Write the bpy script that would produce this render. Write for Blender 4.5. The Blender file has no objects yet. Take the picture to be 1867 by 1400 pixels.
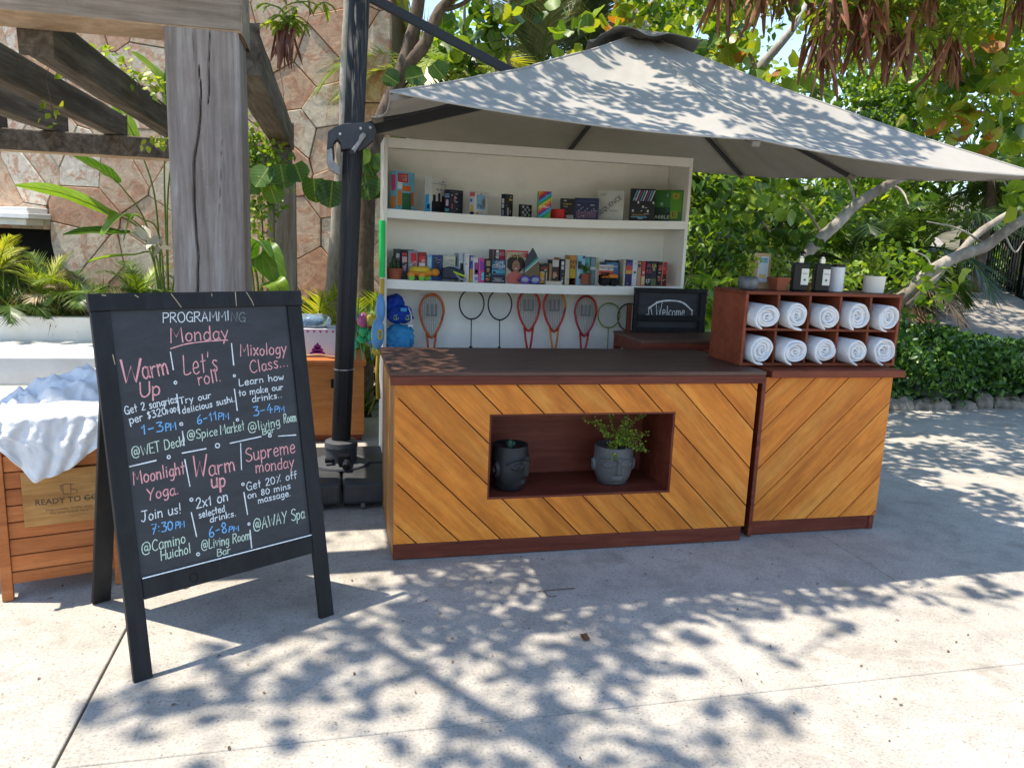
import bpy, math, random
import numpy as np
from mathutils import Vector, Matrix, noise as mnoise
R = math.radians
random.seed(7)
rng = np.random.default_rng(11)
scene = bpy.context.scene
C = scene.collection

# ------------------------------------------------------------------ camera
CAMH = 1.58
AX = Vector((0.97330729, -0.00495989, 0.2294522))      # world x, y, z written in camera coordinates (right, down, forward)
AY = Vector((-0.22637969, -0.18519802, 0.95627084))
AZ = Vector((0.03775109, -0.98268871, -0.1813774))
right = Vector((AX[0], AY[0], AZ[0])); down = Vector((AX[1], AY[1], AZ[1])); fwd = Vector((AX[2], AY[2], AZ[2]))
cam_data = bpy.data.cameras.new('camera'); cam = bpy.data.objects.new('camera', cam_data); C.objects.link(cam)
cm = Matrix((right, -down, -fwd)).transposed().to_4x4(); cm.translation = (0, 0, CAMH)
cam.matrix_world = cm
cam_data.sensor_width = 36.0; cam_data.lens = 1385.0 / 1867.0 * 36.0
cam_data.clip_start = 0.05; cam_data.clip_end = 2000
scene.camera = cam

def ray(px, py):
    return (right * (px - 933.5) + down * (py - 700.0) + fwd * 1385.0)
def P(px, py, y):                                       # point at depth y seen at a place of the photograph
    v = ray(px, py); t = y / v[1]
    return Vector((v[0] * t, y, CAMH + v[2] * t))
def G(px, py, z=0.0):
    v = ray(px, py); t = (z - CAMH) / v[2]
    return Vector((v[0] * t, v[1] * t, z))

# ------------------------------------------------------------------ sky, sun, exposure
SX, SY = 0.335, -0.055                                  # where the tip of a 1 m stick throws its shadow
world = bpy.data.worlds.new('World'); scene.world = world; world.use_nodes = True
wn = world.node_tree; wn.nodes.clear()
wo = wn.nodes.new('ShaderNodeOutputWorld'); wb = wn.nodes.new('ShaderNodeBackground'); sky = wn.nodes.new('ShaderNodeTexSky')
sky.sky_type = 'NISHITA'; sky.sun_disc = False
sky.sun_elevation = math.atan(1 / math.hypot(SX, SY)); sky.sun_rotation = math.atan2(-SX, -SY)
sky.altitude = 0; sky.air_density = 1.0; sky.dust_density = 0.1; sky.ozone_density = 3.2
wb.inputs['Strength'].default_value = 0.15
hs = wn.nodes.new('ShaderNodeHueSaturation'); hs.inputs['Saturation'].default_value = 0.90
wn.links.new(sky.outputs[0], hs.inputs['Color']); wn.links.new(hs.outputs[0], wb.inputs[0]); wn.links.new(wb.outputs[0], wo.inputs[0])
sun_d = bpy.data.lights.new('sun', 'SUN'); sun_d.energy = 3.8; sun_d.angle = R(0.55); sun_d.color = (1.0, 0.91, 0.775)
sun = bpy.data.objects.new('sun', sun_d); C.objects.link(sun); sun.location = (-4, 1, 12)
sun.rotation_euler = Vector((SX, SY, -1)).to_track_quat('-Z', 'Y').to_euler()
scene.view_settings.view_transform = 'Standard'; scene.view_settings.look = 'None'
scene.view_settings.exposure = 1.24; scene.view_settings.gamma = 1.0; scene.view_settings.use_curve_mapping = False
scene.render.engine = 'CYCLES'
scene.cycles.max_bounces = 8; scene.cycles.diffuse_bounces = 4; scene.cycles.transparent_max_bounces = 12

# ------------------------------------------------------------------ helpers
def link(o, parent=None):
    C.objects.link(o)
    if parent is not None: o.parent = parent
    return o
def tag(o, label=None, cat=None, group=None, kind=None):
    if label: o['label'] = label
    if cat: o['category'] = cat
    if group: o['group'] = group
    if kind: o['kind'] = kind
    return o
def empty(name, loc, label=None, cat=None, group=None, rz=0.0):
    o = bpy.data.objects.new(name, None); C.objects.link(o)
    o.location = loc; o.rotation_euler = (0, 0, rz); o.empty_display_size = 0.1
    return tag(o, label, cat, group)

class MB:
    def __init__(s): s.v = []; s.f = []
    def add(s, vs, fs):
        b = len(s.v); s.v += [tuple(x) for x in vs]; s.f += [tuple(i + b for i in f) for f in fs]; return s
    def box(s, x0, x1, y0, y1, z0, z1, M=None):
        vs = [Vector((x, y, z)) for x in (x0, x1) for y in (y0, y1) for z in (z0, z1)]
        if M is not None: vs = [M @ v for v in vs]
        return s.add(vs, [(0, 1, 3, 2), (4, 6, 7, 5), (0, 4, 5, 1), (2, 3, 7, 6), (0, 2, 6, 4), (1, 5, 7, 3)])
    def beam(s, a, b, w, h, upv=(0, 0, 1)):
        a = Vector(a); b = Vector(b); d = (b - a); L = d.length; d.normalize()
        x = d.cross(Vector(upv)).normalized(); z = x.cross(d)
        M = Matrix((x, d, z)).transposed().to_4x4(); M.translation = a
        return s.box(-w / 2, w / 2, 0, L, -h / 2, h / 2, M)
    def tube(s, pts, rad, n=8, cap=True, squash=1.0):
        pts = [Vector(p) for p in pts]
        if not hasattr(rad, '__len__'): rad = [rad] * len(pts)
        b = len(s.v); prev = None
        for i, p in enumerate(pts):
            d = (pts[min(i + 1, len(pts) - 1)] - pts[max(i - 1, 0)])
            if d.length < 1e-9: d = Vector((0, 0, 1))
            d.normalize()
            if prev is None:
                u = d.orthogonal().normalized()
            else:
                u = (prev - d * prev.dot(d))
                u = u.normalized() if u.length > 1e-6 else d.orthogonal().normalized()
            prev = u; w = d.cross(u)
            for k in range(n):
                a = 2 * math.pi * k / n
                s.v.append(tuple(p + (u * math.cos(a) + w * math.sin(a) * squash) * rad[i]))
        m = len(pts)
        for i in range(m - 1):
            for k in range(n):
                k2 = (k + 1) % n
                s.f.append((b + i * n + k, b + i * n + k2, b + (i + 1) * n + k2, b + (i + 1) * n + k))
        if cap:
            s.f.append(tuple(b + k for k in range(n))[::-1]); s.f.append(tuple(b + (m - 1) * n + k for k in range(n)))
        return s
    def loop(s, pts, rad, n=6):
        pts = [Vector(p) for p in pts]; m = len(pts); b = len(s.v)
        c = sum(pts, Vector()) / m
        for i, p in enumerate(pts):
            d = (pts[(i + 1) % m] - pts[i - 1]).normalized(); u = (p - c); u = (u - d * u.dot(d)).normalized(); w = d.cross(u)
            r = rad[i] if hasattr(rad, '__len__') else rad
            for k in range(n):
                a = 2 * math.pi * k / n; s.v.append(tuple(p + (u * math.cos(a) + w * math.sin(a)) * r))
        for i in range(m):
            for k in range(n):
                k2 = (k + 1) % n; j = (i + 1) % m
                s.f.append((b + i * n + k, b + i * n + k2, b + j * n + k2, b + j * n + k))
        return s
    def lathe(s, prof, c=(0, 0, 0), n=24, fn=None):
        b = len(s.v); c = Vector(c)
        for r, z in prof:
            for k in range(n):
                a = 2 * math.pi * k / n; rr = r if fn is None else fn(r, z, a)
                s.v.append((c.x + rr * math.cos(a), c.y + rr * math.sin(a), c.z + z))
        for i in range(len(prof) - 1):
            for k in range(n):
                k2 = (k + 1) % n
                s.f.append((b + i * n + k, b + i * n + k2, b + (i + 1) * n + k2, b + (i + 1) * n + k))
        s.f.append(tuple(b + k for k in range(n))[::-1]); s.f.append(tuple(b + (len(prof) - 1) * n + k for k in range(n)))
        return s
    def prism(s, poly, y0, y1):                          # polygon in x,z pushed through y
        n = len(poly)
        ar = sum(poly[i][0] * poly[(i + 1) % n][1] - poly[(i + 1) % n][0] * poly[i][1] for i in range(n))
        if ar < 0: poly = poly[::-1]
        vs = [(x, y0, z) for x, z in poly] + [(x, y1, z) for x, z in poly]
        fs = [tuple(range(n)), tuple(range(n, 2 * n))[::-1]] + [(i, i + n, (i + 1) % n + n, (i + 1) % n) for i in range(n)]
        return s.add(vs, fs)
    def prism_z(s, poly, z0, z1):
        n = len(poly)
        ar = sum(poly[i][0] * poly[(i + 1) % n][1] - poly[(i + 1) % n][0] * poly[i][1] for i in range(n))
        if ar < 0: poly = poly[::-1]
        vs = [(x, y, z0) for x, y in poly] + [(x, y, z1) for x, y in poly]
        fs = [tuple(range(n))[::-1], tuple(range(n, 2 * n))] + [(i, (i + 1) % n, (i + 1) % n + n, i + n) for i in range(n)]
        return s.add(vs, fs)
    def ball(s, c, r, n=12, m=8):
        rx, ry, rz = r if hasattr(r, '__len__') else (r, r, r)
        b = len(s.v)
        for i in range(m + 1):
            t = math.pi * i / m
            for k in range(n):
                a = 2 * math.pi * k / n
                s.v.append((c[0] + rx * math.sin(t) * math.cos(a), c[1] + ry * math.sin(t) * math.sin(a), c[2] + rz * math.cos(t)))
        for i in range(m):
            for k in range(n):
                k2 = (k + 1) % n; s.f.append((b + i * n + k, b + (i + 1) * n + k, b + (i + 1) * n + k2, b + i * n + k2))
        return s
    def grid(s, fn, nu, nv):
        b = len(s.v)
        for j in range(nv + 1):
            for i in range(nu + 1): s.v.append(tuple(fn(i / nu, j / nv)))
        for j in range(nv):
            for i in range(nu):
                a = b + j * (nu + 1) + i; s.f.append((a, a + 1, a + nu + 2, a + nu + 1))
        return s
    def mesh(s, name, mat=None, smooth=False):
        me = bpy.data.meshes.new(name); me.from_pydata(s.v, [], s.f)
        if mat: me.materials.append(mat)
        if smooth: me.polygons.foreach_set('use_smooth', [True] * len(me.polygons))
        me.update(); return me
    def build(s, name, mat=None, parent=None, smooth=False, loc=None, bevel=0, seg=2, solid=0, sub=0, world_coords=False):
        me = s.mesh(name, mat, smooth)
        o = bpy.data.objects.new(name, me); C.objects.link(o)
        if parent is not None: o.parent = parent
        if loc is not None: o.location = loc
        if sub:
            m = o.modifiers.new('sub', 'SUBSURF'); m.levels = sub; m.render_levels = sub
        if solid:
            m = o.modifiers.new('solid', 'SOLIDIFY'); m.thickness = solid; m.offset = 0
        if bevel:
            m = o.modifiers.new('bevel', 'BEVEL'); m.width = bevel; m.segments = seg; m.limit_method = 'ANGLE'; m.angle_limit = R(40)
        return o

def weld(mb, d=1e-4):
    key = {}; idx = []; nvv = []
    for v in mb.v:
        q = (round(v[0] / d), round(v[1] / d), round(v[2] / d))
        if q not in key: key[q] = len(nvv); nvv.append(v)
        idx.append(key[q])
    mb.f = [tuple(dict.fromkeys(idx[i] for i in f)) for f in mb.f]; mb.f = [f for f in mb.f if len(f) > 2]; mb.v = nvv; return mb

def catmull(pts, k=6, closed=False):
    pts = [Vector(p) for p in pts]; n = len(pts); out = []
    rngs = range(n) if closed else range(n - 1)
    for i in rngs:
        p1 = pts[i]; p2 = pts[(i + 1) % n]
        p0 = pts[i - 1] if (i > 0 or closed) else p1 * 2 - p2
        p3 = pts[(i + 2) % n] if (i + 2 < n or closed) else p2 * 2 - p1
        for j in range(k):
            t = j / k
            out.append(0.5 * ((2 * p1) + (p2 - p0) * t + (2 * p0 - 5 * p1 + 4 * p2 - p3) * t * t + (3 * p1 - p0 - 3 * p2 + p3) * t ** 3))
    if not closed: out.append(pts[-1])
    return out
def nz(x, y, z=0.0, s=1.0): return mnoise.noise(Vector((x * s, y * s, z * s)))

# ------------------------------------------------------------------ materials
class NT:
    def __init__(s, name):
        s.m = bpy.data.materials.new(name); s.m.use_nodes = True; s.t = s.m.node_tree; s.t.nodes.clear()
        s.out = s.t.nodes.new('ShaderNodeOutputMaterial'); s.b = s.t.nodes.new('ShaderNodeBsdfPrincipled')
        s.L(s.b.outputs[0], s.out.inputs[0])
    def N(s, t, **kw):
        n = s.t.nodes.new(t)
        for k, v in kw.items():
            if hasattr(n, k): setattr(n, k, v)
            else: n.inputs[k.replace('_', ' ')].default_value = v
        return n
    def L(s, a, b): s.t.links.new(a, b)
    def coord(s, scale=(1, 1, 1), kind='Object', rot=(0, 0, 0)):
        tc = s.N('ShaderNodeTexCoord'); mp = s.N('ShaderNodeMapping'); mp.inputs['Scale'].default_value = scale; mp.inputs['Rotation'].default_value = rot
        s.L(tc.outputs[kind], mp.inputs[0]); return mp.outputs[0]
    def noise(s, vec, scale, detail=4, rough=0.55, dist=0.0):
        n = s.N('ShaderNodeTexNoise'); n.inputs['Scale'].default_value = scale; n.inputs['Detail'].default_value = detail
        n.inputs['Roughness'].default_value = rough; n.inputs['Distortion'].default_value = dist
        if vec is not None: s.L(vec, n.inputs['Vector'])
        return n.outputs[0]
    def ramp(s, fac, stops, interp='LINEAR'):
        r = s.N('ShaderNodeValToRGB'); r.color_ramp.interpolation = interp
        e = r.color_ramp.elements
        while len(e) < len(stops): e.new(0.5)
        for i, (p, c) in enumerate(stops):
            e[i].position = p; e[i].color = (c[0], c[1], c[2], 1) if hasattr(c, '__len__') else (c, c, c, 1)
        s.L(fac, r.inputs[0]); return r.outputs[0]
    def mix(s, fac, a, b, mode='MIX'):
        n = s.N('ShaderNodeMix'); n.data_type = 'RGBA'; n.blend_type = mode
        for i, x in ((0, fac), (6, a), (7, b)):
            if hasattr(x, 'is_linked') or hasattr(x, 'links'): s.L(x, n.inputs[i])
            elif i == 0: n.inputs[0].default_value = x
            else: n.inputs[i].default_value = (x[0], x[1], x[2], 1)
        return n.outputs[2]
    def math(s, op, a, b=0.5):
        n = s.N('ShaderNodeMath'); n.operation = op
        for i, x in enumerate((a, b)):
            if hasattr(x, 'links'): s.L(x, n.inputs[i])
            else: n.inputs[i].default_value = x
        return n.outputs[0]
    def bump(s, h, strength=0.3, dist=0.01):
        b = s.N('ShaderNodeBump'); b.inputs['Strength'].default_value = strength; b.inputs['Distance'].default_value = dist
        s.L(h, b.inputs['Height']); s.L(b.outputs[0], s.b.inputs['Normal'])
    def rnd(s): return s.N('ShaderNodeObjectInfo').outputs['Random']
    def col(s, c): 
        if hasattr(c, 'links'): s.L(c, s.b.inputs['Base Color'])
        else: s.b.inputs['Base Color'].default_value = (c[0], c[1], c[2], 1)
    def set(s, **kw):
        for k, v in kw.items():
            inp = s.b.inputs[k.replace('_', ' ')]
            if hasattr(v, 'links'): s.L(v, inp)
            else: inp.default_value = v
        return s

_cache = {}
def plain(c, rough=0.6, metal=0.0, var=0.12, spec=0.5, coat=0.0, trans=0.0, bump=0.0, bscale=60):
    key = (tuple(c), rough, metal, var, coat, trans, bump, bscale)
    if key in _cache: return _cache[key]
    t = NT('finish'); v = t.coord()
    n = t.noise(v, 9, 5, 0.6)
    t.col(t.mix(t.ramp(n, [(0.3, 1 - var), (0.7, 1 + var * 0.3)]), (0, 0, 0), c, 'MIX') if False else t.mix(1.0, c, t.ramp(n, [(0.3, 1 - var * 1.5), (0.7, 1.0)]), 'MULTIPLY'))
    t.set(Roughness=t.math('ADD', t.math('MULTIPLY', n, 0.25), rough - 0.12), Metallic=metal, Coat_Weight=coat, Transmission_Weight=trans, Specular_IOR_Level=0.28)
    if bump: t.bump(t.noise(v, bscale, 4), bump, 0.004)
    _cache[key] = t.m; return t.m

def wood_mat(name, dark, mid, light, rough=0.5, coat=0.0, stretch=(1.2, 14, 14), wear=0.0, wearcol=(.5, .45, .4), bump=0.25, var=0.25, fine=9):
    t = NT(name); rn = t.rnd()
    tc = t.N('ShaderNodeTexCoord'); mp = t.N('ShaderNodeMapping'); mp.inputs['Scale'].default_value = stretch
    off = t.N('ShaderNodeCombineXYZ'); t.L(t.math('MULTIPLY', rn, 37.0), off.inputs[0]); t.L(t.math('MULTIPLY', rn, 91.0), off.inputs[1]); t.L(t.math('MULTIPLY', rn, 53.0), off.inputs[2])
    t.L(tc.outputs['Object'], mp.inputs[0]); t.L(off.outputs[0], mp.inputs['Location'])
    v = mp.outputs[0]
    n1 = t.noise(v, 1.6, 6, 0.62, 0.7); n2 = t.noise(v, fine, 5, 0.7, 0.2)
    c = t.ramp(n1, [(0.28, dark), (0.5, mid), (0.74, light)])
    c = t.mix(0.45, c, t.ramp(n2, [(0.35, 0.55), (0.6, 1.0)]), 'MULTIPLY')
    c = t.mix(1.0, c, t.ramp(rn, [(0.0, 1 - var), (1.0, 1.0)]), 'MULTIPLY')
    w = t.coord((1, 1, 1)); blotch = t.noise(w, 3.5, 6, 0.65)
    c = t.mix(0.5, c, t.ramp(blotch, [(0.35, 0.62), (0.62, 1.0)]), 'MULTIPLY')
    if wear:
        wn_ = t.noise(w, 22, 8, 0.75)
        c = t.mix(t.ramp(wn_, [(0.72 - wear * 0.25, 0.0), (0.80 - wear * 0.2, 0.8)]), c, wearcol)
    t.col(c); t.set(Roughness=t.math('ADD', t.math('MULTIPLY', n2, 0.3), rough - 0.05), Coat_Weight=coat * .3, Coat_Roughness=0.35, Specular_IOR_Level=0.25)
    t.bump(n2, bump, 0.003); return t.m

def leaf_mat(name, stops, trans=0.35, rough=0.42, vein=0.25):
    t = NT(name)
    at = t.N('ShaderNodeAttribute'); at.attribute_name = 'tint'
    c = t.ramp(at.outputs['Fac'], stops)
    uv = t.N('ShaderNodeUVMap'); sep = t.N('ShaderNodeSeparateXYZ'); t.L(uv.outputs[0], sep.inputs[0])
    mid = t.math('ABSOLUTE', t.math('SUBTRACT', sep.outputs[0], 0.5))
    # side veins: v stripes that run outward
    wv = t.math('SINE', t.math('MULTIPLY', t.math('SUBTRACT', sep.outputs[1], t.math('MULTIPLY', mid, 0.6)), 42.0))
    vv = t.math('MAXIMUM', t.math('LESS_THAN', mid, 0.028), t.math('MULTIPLY', t.math('GREATER_THAN', wv, 0.93), 0.5))
    c2 = t.mix(t.math('MULTIPLY', vv, vein), c, (0.45, 0.5, 0.14))
    n = t.noise(t.coord(), 14, 4, 0.6)
    c2 = t.mix(0.6, c2, t.ramp(n, [(0.3, 0.6), (0.65, 1.0)]), 'MULTIPLY')
    t.col(c2); t.set(Roughness=rough)
    t.b.inputs['Specular IOR Level'].default_value = 0.45
    tr = t.N('ShaderNodeBsdfTranslucent'); t.L(t.mix(0.75, c2, (0.55, 0.75, 0.06), 'MIX') if False else t.mix(1.0, c2, (1.9, 1.75, 0.5), 'MULTIPLY'), tr.inputs[0])
    mx = t.N('ShaderNodeMixShader'); mx.inputs[0].default_value = trans
    t.L(t.b.outputs[0], mx.inputs[1]); t.L(tr.outputs[0], mx.inputs[2]); t.L(mx.outputs[0], t.out.inputs[0])
    return t.m

M = {}
def build_materials():
    # honey-coloured varnished planks, red stained frame wood, silver weathered timber
    M['plank'] = wood_mat('honey_plank', (.54, .145, .015), (.82, .262, .032), (.92, .39, .07), rough=0.42, coat=0.15, wear=0.3, wearcol=(.72, .42, .14), stretch=(0.8, 7, 7), var=0.24, fine=7)
    M['side_plank'] = wood_mat('side_plank', (.36, .15, .045), (.50, .23, .07), (.60, .31, .11), rough=0.45, stretch=(14, 14, 1.0))
    M['stain'] = wood_mat('red_stain', (.12, .022, .011), (.19, .040, .020), (.25, .065, .034), rough=0.42, coat=0.1, wear=0.25, wearcol=(.30, .13, .08), stretch=(1.0, 13, 13), bump=0.15)
    M['rack'] = wood_mat('rack_stain', (.20, .042, .018), (.27, .063, .027), (.33, .085, .04), rough=0.45, wear=0.2, wearcol=(.38, .18, .1), stretch=(1.0, 11, 11), bump=0.15)
    M['worktop'] = wood_mat('worktop', (.09, .043, .030), (.15, .075, .053), (.20, .11, .08), rough=0.38, coat=0.15, wear=0.3, wearcol=(.17, .11, .085), stretch=(0.7, 11, 11), bump=0.12)
    M['grey_timber'] = wood_mat('grey_timber', (.21, .165, .135), (.34, .285, .25), (.50, .45, .41), rough=0.85, stretch=(11, 11, 0.7), wear=0.35, wearcol=(.52, .50, .49), bump=0.8, fine=12)
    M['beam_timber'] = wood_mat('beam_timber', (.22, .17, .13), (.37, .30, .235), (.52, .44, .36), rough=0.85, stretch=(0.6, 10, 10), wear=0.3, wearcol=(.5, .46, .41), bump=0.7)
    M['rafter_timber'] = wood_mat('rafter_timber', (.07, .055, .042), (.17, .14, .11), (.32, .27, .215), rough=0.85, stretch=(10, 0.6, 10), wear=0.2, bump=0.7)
    M['bounce_tan_timber'] = wood_mat('bounce_tan_timber', (.30, .19, .11), (.52, .37, .24), (.68, .52, .37), rough=0.8, stretch=(2, 2, 8), wear=0.1, bump=0.6)  # lighter tan that paints bounced light on the timber undersides
    M['bin'] = wood_mat('bin_wood', (.42, .125, .035), (.58, .19, .055), (.66, .25, .085), rough=0.5, stretch=(1.0, 13, 13), wear=0.2, wearcol=(.5, .3, .18))
    M['sign_wood'] = wood_mat('sign_wood', (.33, .14, .035), (.56, .29, .09), (.70, .42, .17), rough=0.5, stretch=(1.3, 9, 9), bump=0.1, fine=4)
    M['chest'] = wood_mat('chest_wood', (.36, .125, .03), (.47, .18, .05), (.55, .23, .075), rough=0.5, stretch=(1.0, 9, 9), wear=0.15, wearcol=(.55, .32, .14))
    # concrete
    t = NT('concrete'); v = t.coord()
    big = t.noise(v, 0.9, 6, 0.62); midn = t.noise(v, 6, 8, 0.7); fine = t.noise(v, 90, 4, 0.6)
    c = t.ramp(big, [(0.3, (.33, .305, .265)), (0.55, (.415, .385, .335)), (0.8, (.47, .44, .39))])
    c = t.mix(0.6, c, t.ramp(midn, [(0.33, 0.62), (0.55, 1.0)]), 'MULTIPLY')
    c = t.mix(0.6, c, t.ramp(fine, [(0.36, 0.5), (0.5, 1.0)]), 'MULTIPLY')
    c = t.mix(0.2, c, t.ramp(t.noise(v, 28, 6, 0.8), [(0.36, 0.62), (0.50, 1.0)]), 'MULTIPLY')
    vo = t.N('ShaderNodeTexVoronoi'); vo.inputs['Scale'].default_value = 30; t.L(v, vo.inputs['Vector'])
    spots = t.math('MULTIPLY', t.math('LESS_THAN', vo.outputs['Distance'], 0.13), t.math('GREATER_THAN', t.noise(v, 2.2, 3), 0.46))
    c = t.mix(t.math('MULTIPLY', spots, 0.75), c, (.14, .125, .11))
    st = t.noise(v, 2.3, 8, 0.72, 0.5)
    c = t.mix(t.ramp(st, [(0.54, 0.0), (0.66, 0.65)]), c, (.22, .195, .16))
    # hairline scratches
    sc = t.noise(t.coord((2, 26, 2), rot=(0, 0, 0.15)), 3.0, 5, 0.8, 1.2)
    c = t.mix(t.ramp(sc, [(0.70, 0.0), (0.73, 0.3), (0.76, 0.0)]), c, (.2, .18, .16))
    t.col(c); t.set(Roughness=0.82); t.bump(t.math('ADD', fine, t.math('MULTIPLY', midn, 1.5)), 0.35, 0.004); M['concrete'] = t.m
    # plaster
    t = NT('plaster'); v = t.coord(); n = t.noise(v, 3, 7, 0.65)
    t.col(t.ramp(n, [(0.3, (.66, .65, .61)), (0.6, (.80, .79, .765))])); t.set(Roughness=0.75); t.bump(t.noise(v, 40, 5), 0.2, 0.003); M['plaster'] = t.m
    M['cream'] = plain((.62, .53, .40), 0.7)
    # flagstones : colour by object
    t = NT('flagstone'); rn = t.rnd(); v = t.coord()
    base = t.ramp(rn, [(0.0, (.52, .33, .20)), (0.16, (.60, .49, .35)), (0.32, (.54, .38, .25)), (0.48, (.66, .58, .45)), (0.60, (.56, .42, .28)), (0.76, (.50, .43, .33)), (0.82, (.62, .51, .37)), (0.92, (.50, .29, .17))], 'CONSTANT')
    of = t.N('ShaderNodeCombineXYZ'); t.L(t.math('MULTIPLY', rn, 77.0), of.inputs[0]); ad = t.N('ShaderNodeVectorMath'); t.L(v, ad.inputs[0]); t.L(of.outputs[0], ad.inputs[1])
    n1 = t.noise(ad.outputs[0], 3.4, 9, 0.74, 1.8); n2 = t.noise(ad.outputs[0], 13, 8, 0.8, 0.8)
    c = t.mix(t.ramp(n1, [(0.50, 0.0), (0.56, 0.75)]), base, (.45, .21, .11))
    c = t.mix(t.ramp(n1, [(0.30, 0.5), (0.42, 0.0)]), c, (.60, .53, .42))
    c = t.mix(0.65, c, t.ramp(n2, [(0.36, 0.38), (0.6, 1.0)]), 'MULTIPLY')
    t.col(c); t.set(Roughness=0.75); t.bump(t.math('ADD', n2, t.math('MULTIPLY', n1, 2.0)), 0.6, 0.012); M['flag'] = t.m
    M['mortar'] = plain((.20, .14, .10), 0.9, bump=0.3)
    M['canopy'] = None
    t = NT('canopy_cloth'); v = t.coord(); w = t.noise(t.coord((260, 260, 260)), 1, 2); n = t.noise(v, 2.2, 6, 0.65)
    c = t.ramp(n, [(0.3, (.30, .282, .25)), (0.65, (.365, .345, .31))])
    vo = t.N('ShaderNodeTexVoronoi'); vo.inputs['Scale'].default_value = 9; t.L(v, vo.inputs['Vector'])
    c = t.mix(t.math('MULTIPLY', t.math('LESS_THAN', vo.outputs['Distance'], 0.06), 0.6), c, (.12, .11, .1))
    t.col(c); t.set(Roughness=0.85); t.bump(w, 0.15, 0.001)
    tr = t.N('ShaderNodeBsdfTranslucent'); tr.inputs[0].default_value = (.36, .29, .2, 1); mx = t.N('ShaderNodeMixShader'); mx.inputs[0].default_value = 0.10
    t.L(t.b.outputs[0], mx.inputs[1]); t.L(tr.outputs[0], mx.inputs[2]); t.L(mx.outputs[0], t.out.inputs[0]); M['canopy'] = t.m
    M['cap'] = plain((.19, .18, .16), 0.85, bump=0.2)
    M['metal'] = plain((.036, .037, .041), 0.68, var=0.04)
    M['grey_plastic'] = plain((.075, .08, .09), 0.5, var=0.2)
    M['worn_white'] = plain((.55, .55, .56), 0.55, var=0.5)
    M['bolt'] = plain((.6, .6, .6), 0.35, metal=0.7)
    M['base'] = plain((.055, .058, .062), 0.45, var=0.35, bump=0.2)
    M['shelf'] = plain((.85, .82, .74), 0.5, var=0.05)
    M['black_frame'] = wood_mat('black_frame', (.009, .009, .010), (.015, .015, .017), (.024, .025, .028), rough=0.45, wear=0.12, wearcol=(.3, .29, .28), stretch=(8, 8, 2), bump=0.2, var=0.1)
    # slate of the chalkboard with wiped chalk haze
    t = NT('slate'); v = t.coord(); n = t.noise(t.coord((3, 3, 9), rot=(0, 0.3, 0)), 2.2, 7, 0.7, 0.8)
    t.col(t.ramp(n, [(0.3, (.020, .021, .024)), (0.75, (.040, .042, .047))])); t.set(Roughness=0.62); M['slate'] = t.m
    def chalk(name, c):
        t = NT(name); v = t.coord(); n = t.noise(v, 330, 3, 0.7); n2 = t.noise(v, 26, 3)
        t.col(t.mix(t.ramp(n, [(0.36, 1.0), (0.47, 0.0)]), c, tuple(x * 0.33 for x in c))); t.set(Roughness=0.95)
        return t.m
    M['chalk_white'] = chalk('chalk_white', (.80, .84, .84)); M['chalk_pink'] = chalk('chalk_pink', (.82, .38, .38))
    M['chalk_blue'] = chalk('chalk_blue', (.20, .50, .85)); M['chalk_green'] = chalk('chalk_green', (.62, .76, .60))
    M['chalk_faint'] = chalk('chalk_faint', (.22, .24, .25))
    # white towelling
    t = NT('towelling'); v = t.coord(); n = t.noise(v, 230, 3, 0.7); m_ = t.noise(v, 26, 4)
    t.col(t.ramp(m_, [(0.3, (.68, .69, .71)), (0.6, (.76, .76, .76))])); t.set(Roughness=0.95, Sheen_Weight=0.3); t.bump(t.math('ADD', n, t.math('MULTIPLY', m_, 2.0)), 0.55, 0.004); M['towel'] = t.m
    M['stone_pot'] = plain((.028, .029, .031), 0.42, var=0.45, bump=0.25, bscale=40)
    M['stone_pot_light'] = plain((.12, .12, .118), 0.4, var=0.3, bump=0.2, bscale=40)
    M['terracotta'] = plain((.34, .10, .05), 0.75, var=0.2)
    M['soil'] = plain((.035, .024, .016), 0.95, bump=0.6, bscale=90)
    M['white_pot'] = plain((.72, .68, .60), 0.55, var=0.06)
    M['gloss_white'] = plain((.74, .75, .76), 0.35, var=0.05)
    M['gloss_black'] = plain((.008, .008, .010), 0.22, var=0.1)
    M['marble_grey'] = plain((.22, .225, .235), 0.4, var=0.5)
    t = NT('bark'); v = t.coord((1, 1, 0.45)); n = t.noise(v, 12, 8, 0.7, 0.4); n2 = t.noise(v, 2.6, 5, 0.6)
    c = t.ramp(n2, [(0.35, (.20, .165, .13)), (0.5, (.36, .32, .27)), (0.66, (.55, .52, .46))])
    c = t.mix(0.7, c, t.ramp(n, [(0.35, 0.45), (0.6, 1.0)]), 'MULTIPLY'); t.col(c); t.set(Roughness=0.9); t.bump(n, 0.8, 0.015); M['bark'] = t.m
    t = NT('dark_bark'); v = t.coord((1, 1, 0.4)); n = t.noise(v, 14, 8, 0.72, 0.5)
    t.col(t.ramp(n, [(0.35, (.055, .035, .025)), (0.6, (.16, .115, .085)), (0.75, (.27, .21, .16))])); t.set(Roughness=0.92); t.bump(n, 0.8, 0.015); M['dark_bark'] = t.m
    M['twig'] = plain((.19, .14, .10), 0.85, var=0.3)
    M['green_stem'] = plain((.15, .22, .04), 0.55, var=0.3)
    G1 = (.028, .062, .010); G2 = (.065, .145, .018); G3 = (.16, .26, .03); G4 = (.34, .38, .05)
    M['leaf_grape'] = leaf_mat('leaf_grape', [(0.0, (.022, .060, .012)), (0.35, (.07, .16, .018)), (0.65, (.22, .33, .03)), (0.93, (.36, .38, .045)), (0.985, (.42, .30, .03)), (1.0, (.34, .14, .03))], 0.38, 0.38, 0.35)
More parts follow.
